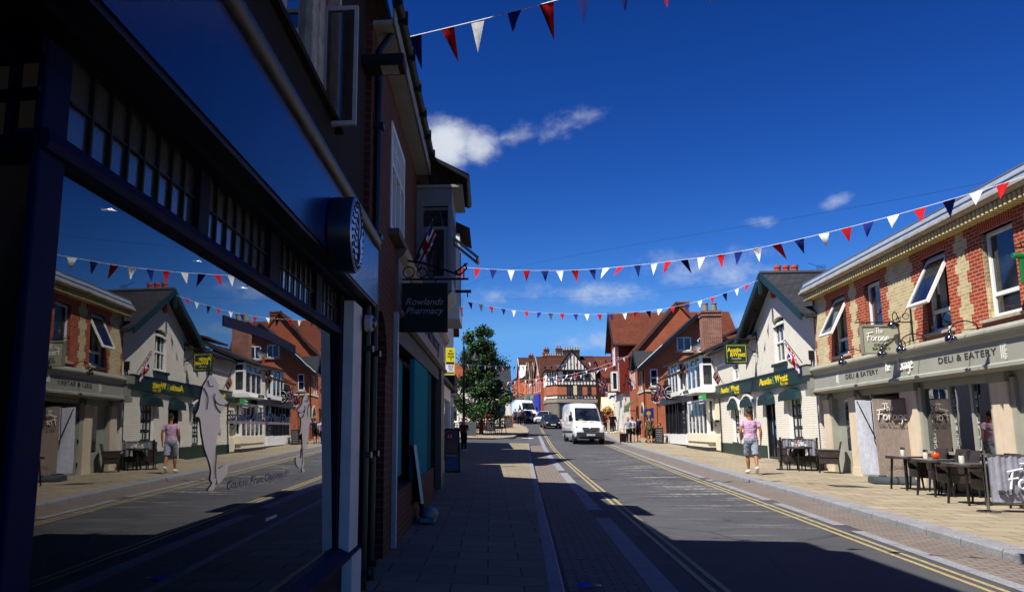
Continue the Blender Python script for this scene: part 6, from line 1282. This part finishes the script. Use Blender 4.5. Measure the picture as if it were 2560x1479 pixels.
# ------------------------------------------------------------------ people
def etube(pts, n=10, sub=3):
    # tapered limb: list of (pos, rx, ry) ; elliptical rings oriented along the path
    P = smoothp([tuple(p) + (rx, ry) for p, rx, ry in pts], sub); vs = []; m = len(P)
    for i, q in enumerate(P):
        d = Vector(P[min(i + 1, m - 1)][:3]) - Vector(P[max(i - 1, 0)][:3]); d = d.normalized() if d.length > 1e-6 else Vector((0, 0, 1))
        a = Vector((1, 0, 0)); a = (a - d * a.dot(d)); a = a.normalized() if a.length > .2 else d.orthogonal().normalized(); b = d.cross(a)
        vs.append([Vector(q[:3]) + a * math.cos(t) * q[3] + b * math.sin(t) * q[4] for t in [2 * math.pi * k / n for k in range(n)]])
    return vs
def addt(b, pts, n=10, sub=3):
    vs = etube(pts, n, sub); loft(b, vs)
def remesh(o, vox, sm=4, wr=0):
    m = o.modifiers.new('r', 'REMESH'); m.mode = 'VOXEL'; m.voxel_size = vox; m.use_smooth_shade = True
    s = o.modifiers.new('s', 'SMOOTH'); s.iterations = sm; s.factor = .5
    dg = bpy.context.evaluated_depsgraph_get(); me = bpy.data.meshes.new_from_object(o.evaluated_get(dg)); o.modifiers.clear()
    mats = list(o.data.materials); o.data = me; me.name = o.name
    if wr:
        me.update()
        for v in me.vertices:
            c = v.co; q = noise.noise((c.x * 9, c.y * 9, c.z * 16)) + .5 * noise.noise((c.x * 24, c.y * 24, c.z * 30)); v.co = c + v.normal * q * wr
    if not me.materials: [me.materials.append(x) for x in mats]
def V3(*a): return Vector(a)
def person(label, loc, rz, h=1.75, skin='b07a5a', hair='1c1612', top='888888', bottom='333344', shorts=False, sleeves='short', shoes='dddddd', stride=.0, arms=None, female=False, sit=False, hairlen=0, vox=.016, group=None, topm=None, fing=True, lean=0., headturn=0.):
    # faces local -y
    t = free('person', label, 'person', loc, rz, group); k = h / 1.75
    SK = paint(skin, .6, .12, 6, .3); sw = .185 if not female else .165
    hipz = .93 if not sit else .5
    J = {}
    for s in (-1, 1):
        f = stride * s
        if sit: J[s] = [V3(s * .09, 0, .5), V3(s * .12, -.42, .52), V3(s * .12, -.42, .09), V3(s * .13, -.58, .03)]
        else: nx_ = .095 if abs(stride) < .1 else .06; J[s] = [V3(s * .09, 0, .92), V3(s * (nx_ + .015), -.26 * f - .03, .5), V3(s * nx_, -.42 * f + (.06 if f < 0 else 0), .09 + (.1 if f < -.3 else 0)), V3(s * (nx_ + .02), -.42 * f - .17 + (.06 if f < 0 else 0), .035 + (.02 if f < -.3 else 0))]
    up = hipz - .92; ly = lambda z: -lean * max(0, z - hipz)
    sh = {s: V3(s * sw, ly(1.42 + up), 1.42 + up) for s in (-1, 1)}
    arms = arms or {}
    A = {}
    for s in (-1, 1):
        e, w_ = arms.get(s, (V3(s * .07, .05 + .1 * stride * s, -.27), V3(s * .02, -.12 + .1 * stride * s, -.25))); A[s] = (sh[s], sh[s] + e, sh[s] + e + w_)
    def torso(b, g=0., z0=.86, z1=1.46):
        wv = 1 if not female else .9
        pr = [(.84, .165, .115), (.95, .17, .12), (1.08, .148 * wv, .108), (1.22, .165 * wv, .118), (1.34, .178 * wv, .118), (1.43, .15 * wv, .085), (1.48, .075, .065)]
        addt(b, [(V3(0, ly(z + up), z + up), a + g, c + g) for z, a, c in pr if z0 <= z <= z1], 16)
    b = B(SK); torso(b)
    hy = ly(1.6 + up); hz = up
    addt(b, [(V3(0, hy * .9 + .01, 1.44 + hz), .058, .06), (V3(0, hy, 1.53 + hz), .052, .056)], 10)
    b.ell((0, hy - .005, 1.64 + hz), (.077, .098, .118), 16, 12); b.ell((0, hy - .055, 1.585 + hz), (.052, .05, .055), 10, 8); b.ell((0, hy - .105, 1.63 + hz), (.014, .02, .026), 8, 6)
    for s in (-1, 1): b.ell((s * .08, hy + .01, 1.635 + hz), (.012, .022, .034), 8, 6)
    hands = {}
    for s in (-1, 1):
        a, e, w_ = A[s]; addt(b, [(a + V3(-s * .05, 0, -.01), .045, .05), (a + V3(s * .0, 0, -.04), .05, .052), (a.lerp(e, .5), .045, .047), (e, .037, .038), (e.lerp(w_, .35), .038, .038), (w_, .025, .027)], 10)
        d = (w_ - e).normalized(); pc = w_ + d * .05; side = V3(0, -1, 0); side = (side - d * side.dot(d)).normalized()
        addt(b, [(w_, .022, .026), (pc, .02, .042), (pc + d * .045, .018, .042)], 8, 2)
        if fing:
            nr = d.cross(side)
            for i in range(4):
                o = side * (.032 - i * .021); L_ = (.06, .072, .067, .052)[i]; q = pc + d * .045 + o; cv = -V3(s, 0, 0) * .4
                addt(b, [(q - d * .015, .010, .010), (q + (d + cv * .3).normalized() * L_ * .5, .0095, .0095), (q + (d * .8 + cv).normalized() * L_, .008, .008)], 6, 2)
            q = pc - d * .02 + side * .035; addt(b, [(q, .013, .013), (q + (d * .7 + side).normalized() * .035, .011, .011), (q + (d + side * .5).normalized() * .065, .009, .009)], 6, 2)
        hands[s] = pc
        L0 = J[s]; addt(b, [(L0[0] + V3(0, 0, .02), .088, .095), (L0[0].lerp(L0[1], .35), .08, .085), (L0[1], .053, .056), (L0[1].lerp(L0[2], .35) + V3(0, .015, 0), .052, .056), (L0[2] + V3(0, 0, .04), .034, .038), (L0[2], .036, .04)], 10)
        addt(b, [(L0[2] + V3(0, .03, -.01), .036, .035), (L0[2].lerp(L0[3], .6) + V3(0, 0, -.01), .04, .035), (L0[3], .03, .022)], 8, 2)
    b.v = [tuple(Vector(v) * k) for v in b.v]; body = b.obj('body', t); remesh(body, vox * .75)
    # garments
    b = B(topm or cloth(top, .4)); torso(b, .016, .9 if not sit else .84)
    for s in (-1, 1):
        a, e, w_ = A[s]; en = e.lerp(w_, .85) if sleeves == 'long' else a.lerp(e, .62)
        addt(b, [(a + V3(-s * .07, 0, -.01), .05, .06), (a + V3(-s * .01, 0, -.03), .058, .062), (a.lerp(e, .35), .06, .06)] + ([(e, .055, .055)] if sleeves == 'long' else []) + [(en, .056 if sleeves != 'long' else .04, .058 if sleeves != 'long' else .042)], 12)
    b.v = [tuple(Vector(v) * k) for v in b.v]; o = b.obj('top', t); remesh(o, vox, 3, .014)
    b = B(cloth(bottom, .4)); addt(b, [(V3(0, 0, hipz + .06), .172, .128), (V3(0, 0, hipz), .185, .14), (V3(0, 0, hipz - .1 if not sit else hipz - .04), .165, .13)], 16)
    for s in (-1, 1):
        L0 = J[s]; en = L0[0].lerp(L0[1], .96) if shorts else L0[2] + V3(0, 0, .03)
        addt(b, [(L0[0] + V3(0, 0, .02), .104, .112), (L0[0].lerp(L0[1], .4), .1, .104)] + ([(en, .092, .094)] if shorts else [(L0[1], .075, .08), (L0[1].lerp(L0[2], .5), .066, .07), (en, .058, .062)]), 12)
    b.v = [tuple(Vector(v) * k) for v in b.v]; o = b.obj('shorts' if shorts else 'trousers', t); remesh(o, vox, 3, .014)
    for s in (-1, 1):
        L0 = J[s]; b = B(paint(shoes, .6)); addt(b, [(L0[2] + V3(0, .055, -.03), .042, .04), (L0[2] + V3(0, .01, -.015), .046, .055), (L0[2].lerp(L0[3], .6) + V3(0, 0, -.005), .05, .045), (L0[3] + V3(0, -.02, 0), .038, .028)], 10); b.v = [tuple(Vector(v) * k) for v in b.v]; b.obj('shoe', t, smooth=180)
    b = B(paint(hair, .7, .3, 20)); n = 14
    b.ell((0, hy + .01, 1.668 + hz), (.08, .1, .1), 16, 10)
    keep = []
    if hairlen: b.ell((0, hy + .05, 1.6 + hz - hairlen * .3), (.085, .06, .1 + hairlen * .5), 12, 8)
    b.v = [tuple(Vector((v[0], max(v[1], hy - .075 + (v[2] - 1.69 - hz) * -.5 if v[2] < 1.70 + hz else v[1]), v[2])) * k) for v in b.v]; b.obj('hair', t, smooth=180)
    b = B(BLK)
    for s in (-1, 1): b.ell((s * .03 * k, (hy - .098) * k, (1.65 + hz) * k), (.011, .006, .007), 6, 4)
    b.obj('eyes', t)
    return t, {s: A[s][2] * k for s in A}, {s: hands[s] * k for s in hands}
X0, Y0 = 7.17, 23.3
pt, wr, hd = person('man in a pink tee shirt and pale denim shorts walking away along the sunny pavement', (X0, Y0, pz(X0, Y0)), R_(180 - 6), 1.77, 'a5683f', '1a1412', 'c9a3bd', '8c93a0', True, 'short', 'd8d8d8', .55, {1: (V3(.075, .06, -.27), V3(-.01, -.1, -.24)), -1: (V3(-.07, .04, -.27), V3(.0, -.06, -.25))}, vox=.013)
t = free('clipboard', 'white booklet carried by the man in pink against his hip', 'booklet', pt.matrix_world @ Vector((0, 0, 0)))
M_ = Matrix.Translation((X0, Y0, pz(X0, Y0))) @ Matrix.Rotation(R_(174), 4, 'Z')
p = M_ @ (hd[1] + V3(-.035, .04, .03)); t.location = p; t.rotation_euler = (R_(14), R_(6), R_(228)); B(paint('d4d2cc', .5)).box(-.008, .008, -.11, .11, -.06, .22).obj('cover', t); B(paint('b8b4a8', .6)).box(-.006, .006, .11, .113, -.055, .215).obj('pages', t)
G = pz
grp = 'group of people chatting by the shops'
def P(label, x, y, rz, **k): return person(label, (x, y, G(x, y)), R_(rz), **k)
P('woman in a patterned blouse and dark trousers pulling a dark suitcase', 9.2, 55.2, 10, h=1.66, top='8e96a2', bottom='15151c', female=True, hair='4a3628', hairlen=.1, shoes='15151c', arms={-1: (V3(-.1, .08, -.25), V3(-.08, -.04, -.24))}, vox=.02, group=grp)
t = free('suitcase', 'dark red suitcase on wheels beside the woman in the patterned blouse', 'suitcase', (8.83, 55.25, G(8.8, 55)), R_(12)); B(cloth('2a1018')).box(-.2, .2, -.13, .13, .06, .62).obj('case', t, bevel=.04); B(BLKM).tube([(-.15, .1, .6), (-.15, .1, .9), (.15, .1, .9), (.15, .1, .6)], .014).obj('handle', t)
for x in (-.15, .15): B(BLKM).cyl((x - .02, .08, .04), (x + .02, .08, .04), .045, n=10).obj('wheel', t)
P('person in a white shirt and black shorts with blue shoes', 9.62, 56.2, 175, h=1.7, top='b8c6dc', bottom='16161c', shorts=True, shoes='1c4a9a', vox=.02, group=grp, hair='2a1c12')
P('man in a navy shirt with his back to the camera', 10.05, 56.4, 170, h=1.76, top='16233f', bottom='20242e', shorts=True, shoes='2a4a8a', vox=.02, group=grp, stride=.2)
P('man in a khaki vest and camouflage shorts with his back to the camera', 10.45, 54.6, 184, h=1.84, top='5a5646', bottom='4a4632', shorts=True, shoes='8a7a60', vox=.02, group=grp, stride=.25, hair='6a4a2a')
P('young person half hidden behind the man in khaki', 10.85, 56.6, 160, h=1.6, top='2a3040', bottom='6a3a3a', shorts=True, vox=.022, group=grp)
t = free('bench', 'dark metal bench by the black shopfront', 'bench', (11.45, 55.6, G(11.4, 55.6)), R_(95)); B(paint('3a1216', .6)).box(-.55, .55, -.22, .22, .42, .47).obj('seat', t); B(BLKM).box(-.55, .55, .2, .24, .5, .85).obj('backrest', t)
for x in (-.5, .5): 
    for y in (-.2, .2): B(BLKM).box(x - .03, x + .03, y - .03, y + .03, 0, .42).obj('leg', t)
P('man in a grey blue shirt sitting on the bench by the black shopfront', 11.4, 55.6, 275, h=1.74, top='4a5668', bottom='2a2a34', sit=True, shorts=True, vox=.02, hair='3a2014', lean=.15, arms={1: (V3(.06, -.16, -.22), V3(-.12, -.16, .14)), -1: (V3(-.06, -.16, -.22), V3(.12, -.16, .14))})
t = free('pushchair', 'dark pushchair among the chatting group', 'pushchair', (10.7, 55.2, G(10.7, 55)), R_(20)); B(cloth('1a1a20')).prism([(-.3, .35), (.25, .3), (.35, .5), (0, .6), (-.2, 1.0), (-.35, .95)], 'x', -.22, .22).obj('seat', t); B(BLKM).tube([(-.2, .3, .1), (-.2, -.35, .95), (.2, -.35, .95), (.2, .3, .1)], .016).obj('frame', t)
for x in (-.25, .25):
    for y in (-.28, .3): B(TYRE).cyl((x - .02, y, .1), (x + .02, y, .1), .1, n=12).obj('wheel', t)
P('person in a red top walking on the far right pavement', 10.15, 73, 5, h=1.68, top='9a1420', bottom='18181c', vox=.024, stride=.3, female=True, hairlen=.1); P('man dressed all in black on the far right pavement', 10.65, 72.4, 0, h=1.78, top='101014', bottom='15151a', vox=.024); P('person in a dark jacket behind the man in black', 11.05, 74, 10, h=1.74, top='23232c', bottom='1c2030', vox=.024, sleeves='long')
P('person in a dark red football shirt walking down the shaded left pavement', -1.4, 43.2, 10, h=1.68, top='5a1220', bottom='101014', shoes='b8b8b8', stride=.3, vox=.018, arms={1: (V3(.07, .02, -.26), V3(-.12, -.16, -.04)), -1: (V3(-.07, .02, -.26), V3(.12, -.16, -.04))}, hair='2a1a12')
cr = 'people walking far down the left pavement'
for x, c, l, d in ((2.85, '2a3a5a', 'person in a blue top farthest left in the distant shade', 178), (3.25, '6a707c', 'person in a grey top between two walkers in the distant shade', 185), (3.7, '1e1a22', 'tall person in dark clothes farthest right in the distant shade', 180)): P(l, x, 91 + x * .3, d, h=1.75, top=c, bottom='1a1c24', vox=.026, group=cr, fing=False)
# ------------------------------------------------------------------ left far furniture
def pillar(label, x, y):
    t = free('post_box', label, 'post box', (x, y, G(x, y)), 0, 'red post boxes near the tree'); b = B(paint('c01418', .3)); b.lathe([(.26, 0), (.26, .12), (.22, .15), (.22, 1.25), (.25, 1.28), (.27, 1.36), (.25, 1.44), (.12, 1.56), (.01, 1.6)], n=20); b.obj('body', t, smooth=40)
    b = B(BLK); b.box(-.12, .12, -.235, -.21, 1.12, 1.16); b.obj('slot', t); B(paint('d8d0c0', .6)).box(-.08, .08, -.235, -.215, .85, 1.05).obj('notice', t); B(BLK).lathe([(.27, 0), (.27, .1)], n=20).obj('plinth', t)
pillar('red post box standing right of its pair', -.02, 75.5); pillar('red post box half behind the tree trunk, left of its pair', -.68, 76.5)
def scr(w, h, n):
    def f(b):
        b.use(paint('c8c4b8', .7)); r = random.Random(n)
        for i in range(6):
            z = h * .88 - i * h * .14; x = -w * .36
            while x < w * .3: l = r.uniform(.04, .12); b.tube([(x, -.011, z), (x + l * .4, -.011, z + .03), (x + l, -.011, z)], .008, 4); x += l + .03
    return f
OR = paint('a8521c', .5); CHB = paint('15171a', .6, .2)
aboard((1.85, 82, G(1.85, 82)), R_(-6), .9, 1.25, OR, CHB, 'orange framed chalkboard standing on the far left pavement', scr(.9, 1.25, 1), 'chalkboard')
aboard((.02, 73.3, G(0, 73.3)), R_(4), .8, 1.05, BLKM, CHB, 'dark framed chalkboard standing in front of the post boxes', scr(.8, 1.05, 2), 'chalkboard')
aboard((11.0, 54.3, G(11, 54.3)), R_(-15), .5, 1.05, BLKM, CHB, 'dark chalkboard beside the man in khaki', scr(.5, 1.0, 3), 'chalkboard')
aboard((-1.55, 63, G(-1.5, 63)), R_(-5), .9, 1.1, paint('5a4a38', .6), paint('2f3a3c', .6), 'low wooden framed board by the tree planter', None, 'pavement_board')
for i, (x, y) in enumerate(((-2.2, 66), (-1.2, 68.2), (.7, 69.5))):
    t = free('picnic_table', ['dark outdoor table left of the tree', 'dark outdoor table just behind the tree', 'dark outdoor table right of the tree'][i], 'table', (x, y, G(x, y)), R_(10 * i), 'outdoor tables by the tree'); B(paint('3a3028', .7)).box(-.7, .7, -.35, .35, .72, .77).obj('table_top', t)
    for s in (-1, 1):
        B(paint('3a3028', .7)).box(-.7, .7, s * .62 - .12, s * .62 + .12, .42, .46).obj('seat', t); B(BLKM).tube([(s * .5, -.6, 0), (s * .5, -.2, .72), (s * .5, .2, .72), (s * .5, .6, 0)], .03).obj('leg', t)
sg = 'people sitting at the tables by the tree'
for x, y, c, l, d in ((-2.3, 66.75, '3a3a44', 'person in dark grey sitting left of the tree', 0), (-1.5, 68.9, '8a98a4', 'person in pale blue sitting behind the tree', 20), (-2.9, 64.2, '6a8a90', 'person in teal sitting nearest the white shopfront', 90)): P(l, x, y, d, h=1.72, top=c, bottom='22242c', sit=True, vox=.026, group=sg, fing=False)
t = free('planter_fence', 'black metal railing beside the tree', 'railing', (-1.2, 64.5, G(-1.2, 64.5))); b = B(BLKM)
for k in range(14): b.box(-.0 + k * .16, .03 + k * .16, -.015, .015, 0, .95)
b.box(0, 2.1, -.02, .02, .92, .97); b.box(0, 2.1, -.02, .02, .1, .14); b.obj('rails', t)
for i, x in enumerate((-4.2, -3.2, -2.2)):
    t = free('cafe_parasol', ['folded dark cafe parasol leftmost behind the tree', 'folded dark cafe parasol in the middle behind the tree', 'folded dark cafe parasol nearest the tree trunk'][i], 'parasol', (x + .4, 72 + i, G(-3, 72)), 0, 'cafe parasols behind the tree'); B(BLKM).cyl((0, 0, 0), (0, 0, 2.6), .025, n=8).obj('pole', t); B(cloth('23262c')).lathe([(.06, 2.65), (.5, 2.3), (1.0, 1.95), (.98, 1.9), (.02, 2.2)], n=8).obj('canopy', t)
t = free('bollard', 'wooden bollard near the orange framed chalkboard', 'bollard', (.95, 80, G(.95, 80))); B(paint('4a3a28', .8)).lathe([(.12, 0), (.12, 1.0), (.08, 1.05), (.01, 1.07)], n=10).obj('post', t); B(metal('8a8a8a', .4)).lathe([(.123, .8), (.123, .86)], n=10).obj('band', t)
# ------------------------------------------------------------------ deli furniture
WV = weave()
def rattan_chair(label, loc, rz):
    t = free('rattan_armchair', label, 'chair', loc, rz, 'dark rattan armchairs outside the deli')
    b = B(WV); b.box(-.27, .27, -.26, .26, .26, .44); b.obj('seat', t, bevel=.015)
    b = B(WV); b.prism([(.2, .44), (.25, .44), (.36, .9), (.31, .9)], 'x', -.27, .27); b.obj('backrest', t, bevel=.01)
    for s in (-1, 1):
        b = B(WV); b.prism([(-.26, .44), (.26, .44), (.31, .67), (-.28, .64)], 'x', s * .27 - .025, s * .27 + .025); b.box(s * .27 - .04, s * .27 + .04, -.29, .3, .63, .67); b.obj('armrest', t, bevel=.01)
        for y in (-.24, .24): B(paint('1a1513', .5)).cyl((s * .25, y, .27), (s * .27, y * 1.08, 0), .022, .018, 8).obj('leg', t)
    return t
def rattan_table(label, loc, rz=0):
    t = free('rattan_table', label, 'table', loc, rz, 'dark rattan tables outside the deli')
    B(WV).lathe([(.3, .655), (.365, .66), (.37, .69), (.36, .715)], n=28).obj('table_top', t, smooth=40); g = B(paint('7c848a', .08, .1, 3, .9)); g.lathe([(.01, .716), (.352, .717), (.352, .722), (.01, .723)], n=28); g.obj('glass_top', t)
    for a in (45, 135, 225, 315): c, s_ = math.cos(R_(a)), math.sin(R_(a)); B(paint('1a1513', .5)).cyl((.24 * c, .24 * s_, .66), (.3 * c, .3 * s_, 0), .024, .02, 8).obj('leg', t)
    return t
def rp(x, y): p = RS.w((x, y, 0)); return (p.x, p.y, pz(p.x, p.y) - .005)
def at(X, Y): return (X, Y, pz(X, Y) - .003)
TB_ = [(8.95, 18.75), (8.72, 17.2), (8.42, 15.55), (9.22, 25.5)]
for (x, y), l in zip(TB_, ('round rattan table nearest the deli doorway, beside the banner stand', 'round rattan table in the middle of the row, with an orange lantern', 'round rattan table nearest the camera beside the chrome post', 'round rattan table laid with cups outside the cream shop wall')): rattan_table(l, at(x, y), .3)
ch0 = None
for x, y, rz, l in ((9.42, 18.85, -98, 'rattan armchair tucked behind the table nearest the deli doorway'), (9.2, 17.3, -98, 'rattan armchair tucked behind the middle table'), (8.92, 15.65, -98, 'rattan armchair tucked behind the table by the chrome post'), (9.05, 14.75, -85, 'rattan armchair hidden behind the grey banner'), (9.42, 18.05, -95, 'rattan armchair against the deli window between two tables'), (9.74, 24.72, -112, 'rattan armchair standing sideways by the first deli pier'), (9.6, 25.98, -22, 'rattan armchair behind the laid table'), (9.12, 25.85, 4, 'rattan armchair facing the camera directly behind the laid table')):
    if ch0 is None: ch0 = c = rattan_chair(l, at(x, y), R_(rz))
    else: c = copy_tree(ch0); c['label'] = l
    c.location = at(x, y); c.rotation_euler = (0, 0, R_(rz))
def top(i, dx, dy): x, y = TB_[i]; return (x + dx, y + dy, pz(x, y) + .72)
def jar(label, loc, n='sugar_jar'):
    t = free(n, label, 'jar', loc, 0, 'sugar jars on the deli tables'); B(paint('d0c8b4', .3)).lathe([(.04, 0), (.045, .02), (.045, .11), (.04, .13)], n=12).obj('jar', t, smooth=40); B(metal('b0b0b0', .25)).lathe([(.043, .13), (.043, .17), (.02, .18)], n=12).obj('lid', t, smooth=40)
jar('sugar jar on the table nearest the deli doorway', top(0, -.02, .03)); jar('sugar jar beside the orange lantern', top(1, -.12, .0)); jar('sugar jar on the table by the chrome post', top(2, -.05, .0)); jar('sugar jar on the laid table with cups', top(3, -.16, .02))
t = free('lantern', 'round orange glass lantern on the middle deli table', 'lantern', top(1, .05, -.03)); B(paint('c84a14', .2)).lathe([(.04, 0), (.075, .04), (.075, .09), (.045, .13)], n=14).obj('globe', t, smooth=50); B(BLKM).tube([(-.045, 0, .12), (0, 0, .17), (.045, 0, .12)], .006).obj('handle', t)
for i, (dx, dy, l) in enumerate(((.18, -.05, 'white cup on a saucer at the right of the laid table'), (-.02, -.1, 'white cup on a saucer at the middle of the laid table'))):
    t = free('coffee_cup', l, 'cup', top(3, dx, dy), 0, 'white cups on the laid table'); B(paint('d8d8d4', .2)).lathe([(.03, .012), (.042, .07), (.038, .07), (.026, .016)], n=12).obj('cup', t, smooth=40); B(paint('d8d8d4', .2)).lathe([(.03, 0), (.075, .012), (.03, .01)], n=14).obj('saucer', t)
t = free('sauce_bottle', 'small orange red bottle on the laid table', 'bottle', top(3, .02, .08)); B(paint('c03a18', .3)).lathe([(.03, 0), (.03, .09), (.012, .12), (.012, .15)], n=10).obj('bottle', t); B(UPV).lathe([(.015, .15), (.012, .18)], n=8).obj('cap', t)
t = free('napkin_stack', 'folded white napkins standing on the laid table', 'napkins', top(3, .1, .06)); B(cloth('d8d8d8')).box(-.05, .05, -.03, .03, 0, .13).obj('napkin', t); B(BLKM).box(-.06, .06, -.04, .04, 0, .02).obj('holder', t)
CHM = metal('a8a8aa', .12)
def stanchion(label, x, y, m=CHM, h=.97):
    t = free('barrier_post', label, 'barrier post', at(x, y), 0, 'cafe barrier posts'); B(m).lathe([(.17, 0), (.17, .018), (.15, .03), (.04, .04)], n=28).obj('base', t, smooth=40); b = B(m); b.cyl((0, 0, .03), (0, 0, h), .024, n=14); b.lathe([(.03, h - .05), (.034, h - .03), (.034, h), (.02, h + .01)], n=14); b.obj('post', t, smooth=40); return t
stanchion('chrome barrier post nearest the camera at the right edge', 8.0, 14.25); stanchion('dark barrier post beside the grey banner near the man in pink', 8.81, 25.85, metal('56585c', .25)); stanchion('dark barrier post against the deli corner behind the laid table', 9.95, 26.05, metal('2a2a2c', .3))
BAN = cloth('9a9aa6', .5)
def banner(label, p0, p1, z0_, z1_, ty=True):
    p0 = Vector(p0); p1 = Vector(p1); d = (p1 - p0); L_ = d.length; t = free('cafe_banner', label, 'banner', (p0.x, p0.y, pz(p0.x, p0.y)), math.atan2(d.y, d.x), 'grey banners of the cafe barrier')
    b = B(BAN); n = 60; vs = []
    for i in range(n + 1):
        u = i / n; x = .06 + (L_ - .12) * u; 
        for j in range(7): v = j / 6; vs.append((x, .012 * math.sin(u * L_ * 26) * (1 - .5 * v) + .006 * math.sin(u * L_ * 61), z0_ + (z1_ - z0_) * v))
    b.raw(vs, [(i * 7 + j, (i + 1) * 7 + j, (i + 1) * 7 + j + 1, i * 7 + j + 1) for i in range(n) for j in range(6)]); cl = b.obj('cloth', t, smooth=180)
    b = B(CHM); b.tube([(0, 0, z1_ + .01), (L_, 0, z1_ + .01)], .012, 8); b.tube([(0, 0, z0_ - .02), (L_, 0, z0_ - .02)], .008, 8); b.obj('rail', t)
    b = B(paint('dcdcdc', .6)); s_ = .22 * min(1, L_ / 1.4); x0 = L_ / 2 - script_w('Forage') * s_ * 1.3 / 2; script(b, 'The', (x0 + .2 * L_ / 1.4, -.03, z1_ - .33), s_, .06); script(b, 'Forage', (x0, -.03, z1_ - .52), s_ * 1.3, .06); b.obj('script_lettering', cl)
    b = B(DKT); text(b, 'DELi & EATERY', L_ * .78, .075, (L_ / 2, -.034, z0_ + .12), depth=.02); b.obj('lettering', cl); return t
banner('grey fabric banner with script lettering at the right edge beside the chrome post', (8.0, 14.25, 0), (9.45, 14.3, 0), .16, .9); banner('grey fabric banner behind the laid table and the man in pink', (8.81, 25.85, 0), (9.95, 26.05, 0), .16, .92)
# two roll banners on one weighted base
t = free('banner_stand', 'tall taupe fabric banner stand with script lettering by the deli doorway', 'banner', (9.5, 20.5, pz(9.5, 20.5)), R_(-8))
def sheet(m, xa, xb, z0_, z1_, y0_, y1_, nm):
    b = B(m); n = 14; vs = []
    for i in range(n + 1):
        for j in range(n + 1): u, v = i / n, j / n; vs.append((xa + (xb - xa) * u, y0_ + (y1_ - y0_) * v + .012 * math.sin(u * 7 + v * 4), z0_ + (z1_ - z0_) * v))
    b.raw(vs, [(i * (n + 1) + j, (i + 1) * (n + 1) + j, (i + 1) * (n + 1) + j + 1, i * (n + 1) + j + 1) for i in range(n) for j in range(n)]); return b.obj(nm, t, smooth=180)
sh = sheet(cloth('8d7f74', .5), -.32, .42, .17, 2.0, -.1, .02, 'front_fabric'); sheet(cloth('c4c6ce', .3), -.62, -.05, .2, 1.98, .22, .3, 'back_fabric')
b = B(paint('ddd8d0', .6)); script(b, 'The', (-.13, -.03, 1.72), .17, .055); script(b, 'Forage', (-.26, -.05, 1.5), .24, .055); b.obj('script_lettering', sh); b = B(DKT); text(b, 'DELi & EATERY', .6, .055, (.05, -.065, 1.36), depth=.003); text(b, 'COURTYARD', .4, .04, (.05, -.12, .38), depth=.003); b.obj('lettering', sh)
b = B(BLKM); b.tube([(-.6, .2, 1.95), (-.25, .12, 1.0), (-.1, .1, .2)], .012); b.tube([(-.33, .06, 1.95), (-.3, .12, 1.0), (-.1, .1, .2)], .012); b.tube([(-.34, .03, 2.0), (.43, .03, 2.01)], .014); b.tube([(-.64, .31, 1.99), (-.04, .31, 2.0)], .014); b.tube([(.42, .05, 2.0), (.46, .2, 1.2), (.3, .15, .2)], .012); b.obj('frame', t)
b = B(paint('3c444a', .5)); b.prism([(-.3, .02), (.2, .02), (.2, .12), (.1, .17), (-.2, .17), (-.3, .1)], 'x', -.5, -.02); b.prism([(-.28, .02), (.2, .02), (.2, .1), (.08, .18), (-.16, .18), (-.28, .1)], 'x', .04, .5); b.cyl((-.25, -.05, .17), (-.25, -.05, .2), .08); b.cyl((.28, -.05, .17), (.28, -.05, .2), .08); b.box(-.4, .5, -.2, .1, .02, .14); b.obj('base', t, smooth=60)
# litter
t = free('litter_wrapper', 'crumpled blue and yellow wrapper lying on the gutter setts in the foreground', 'litter', (.88, 7.72, gz(.88, 7.72) + .008), R_(20)); B(paint('2a4ec0', .3)).raw([(-.1, -.03, .01), (.04, -.035, .03), (.05, .03, .012), (-.1, .035, .035), (-.03, 0, .05)], [(0, 1, 4), (1, 2, 4), (2, 3, 4), (3, 0, 4)]).obj('wrapper', t); B(paint('c8b420', .3)).raw([(.04, -.035, .03), (.13, -.02, .012), (.13, .02, .02), (.05, .03, .012)], [(0, 1, 2, 3)]).obj('end', t)
t = free('litter_scrap', 'pale scrap of litter on the shaded gutter setts', 'litter', (1.0, 9.35, gz(1.0, 9.35) + .008)); B(paint('77757c', .6)).raw([(-.05, -.02, .0), (.05, -.03, .015), (.04, .03, .0), (-.03, .04, .02)], [(0, 1, 2), (0, 2, 3)]).obj('scrap', t)
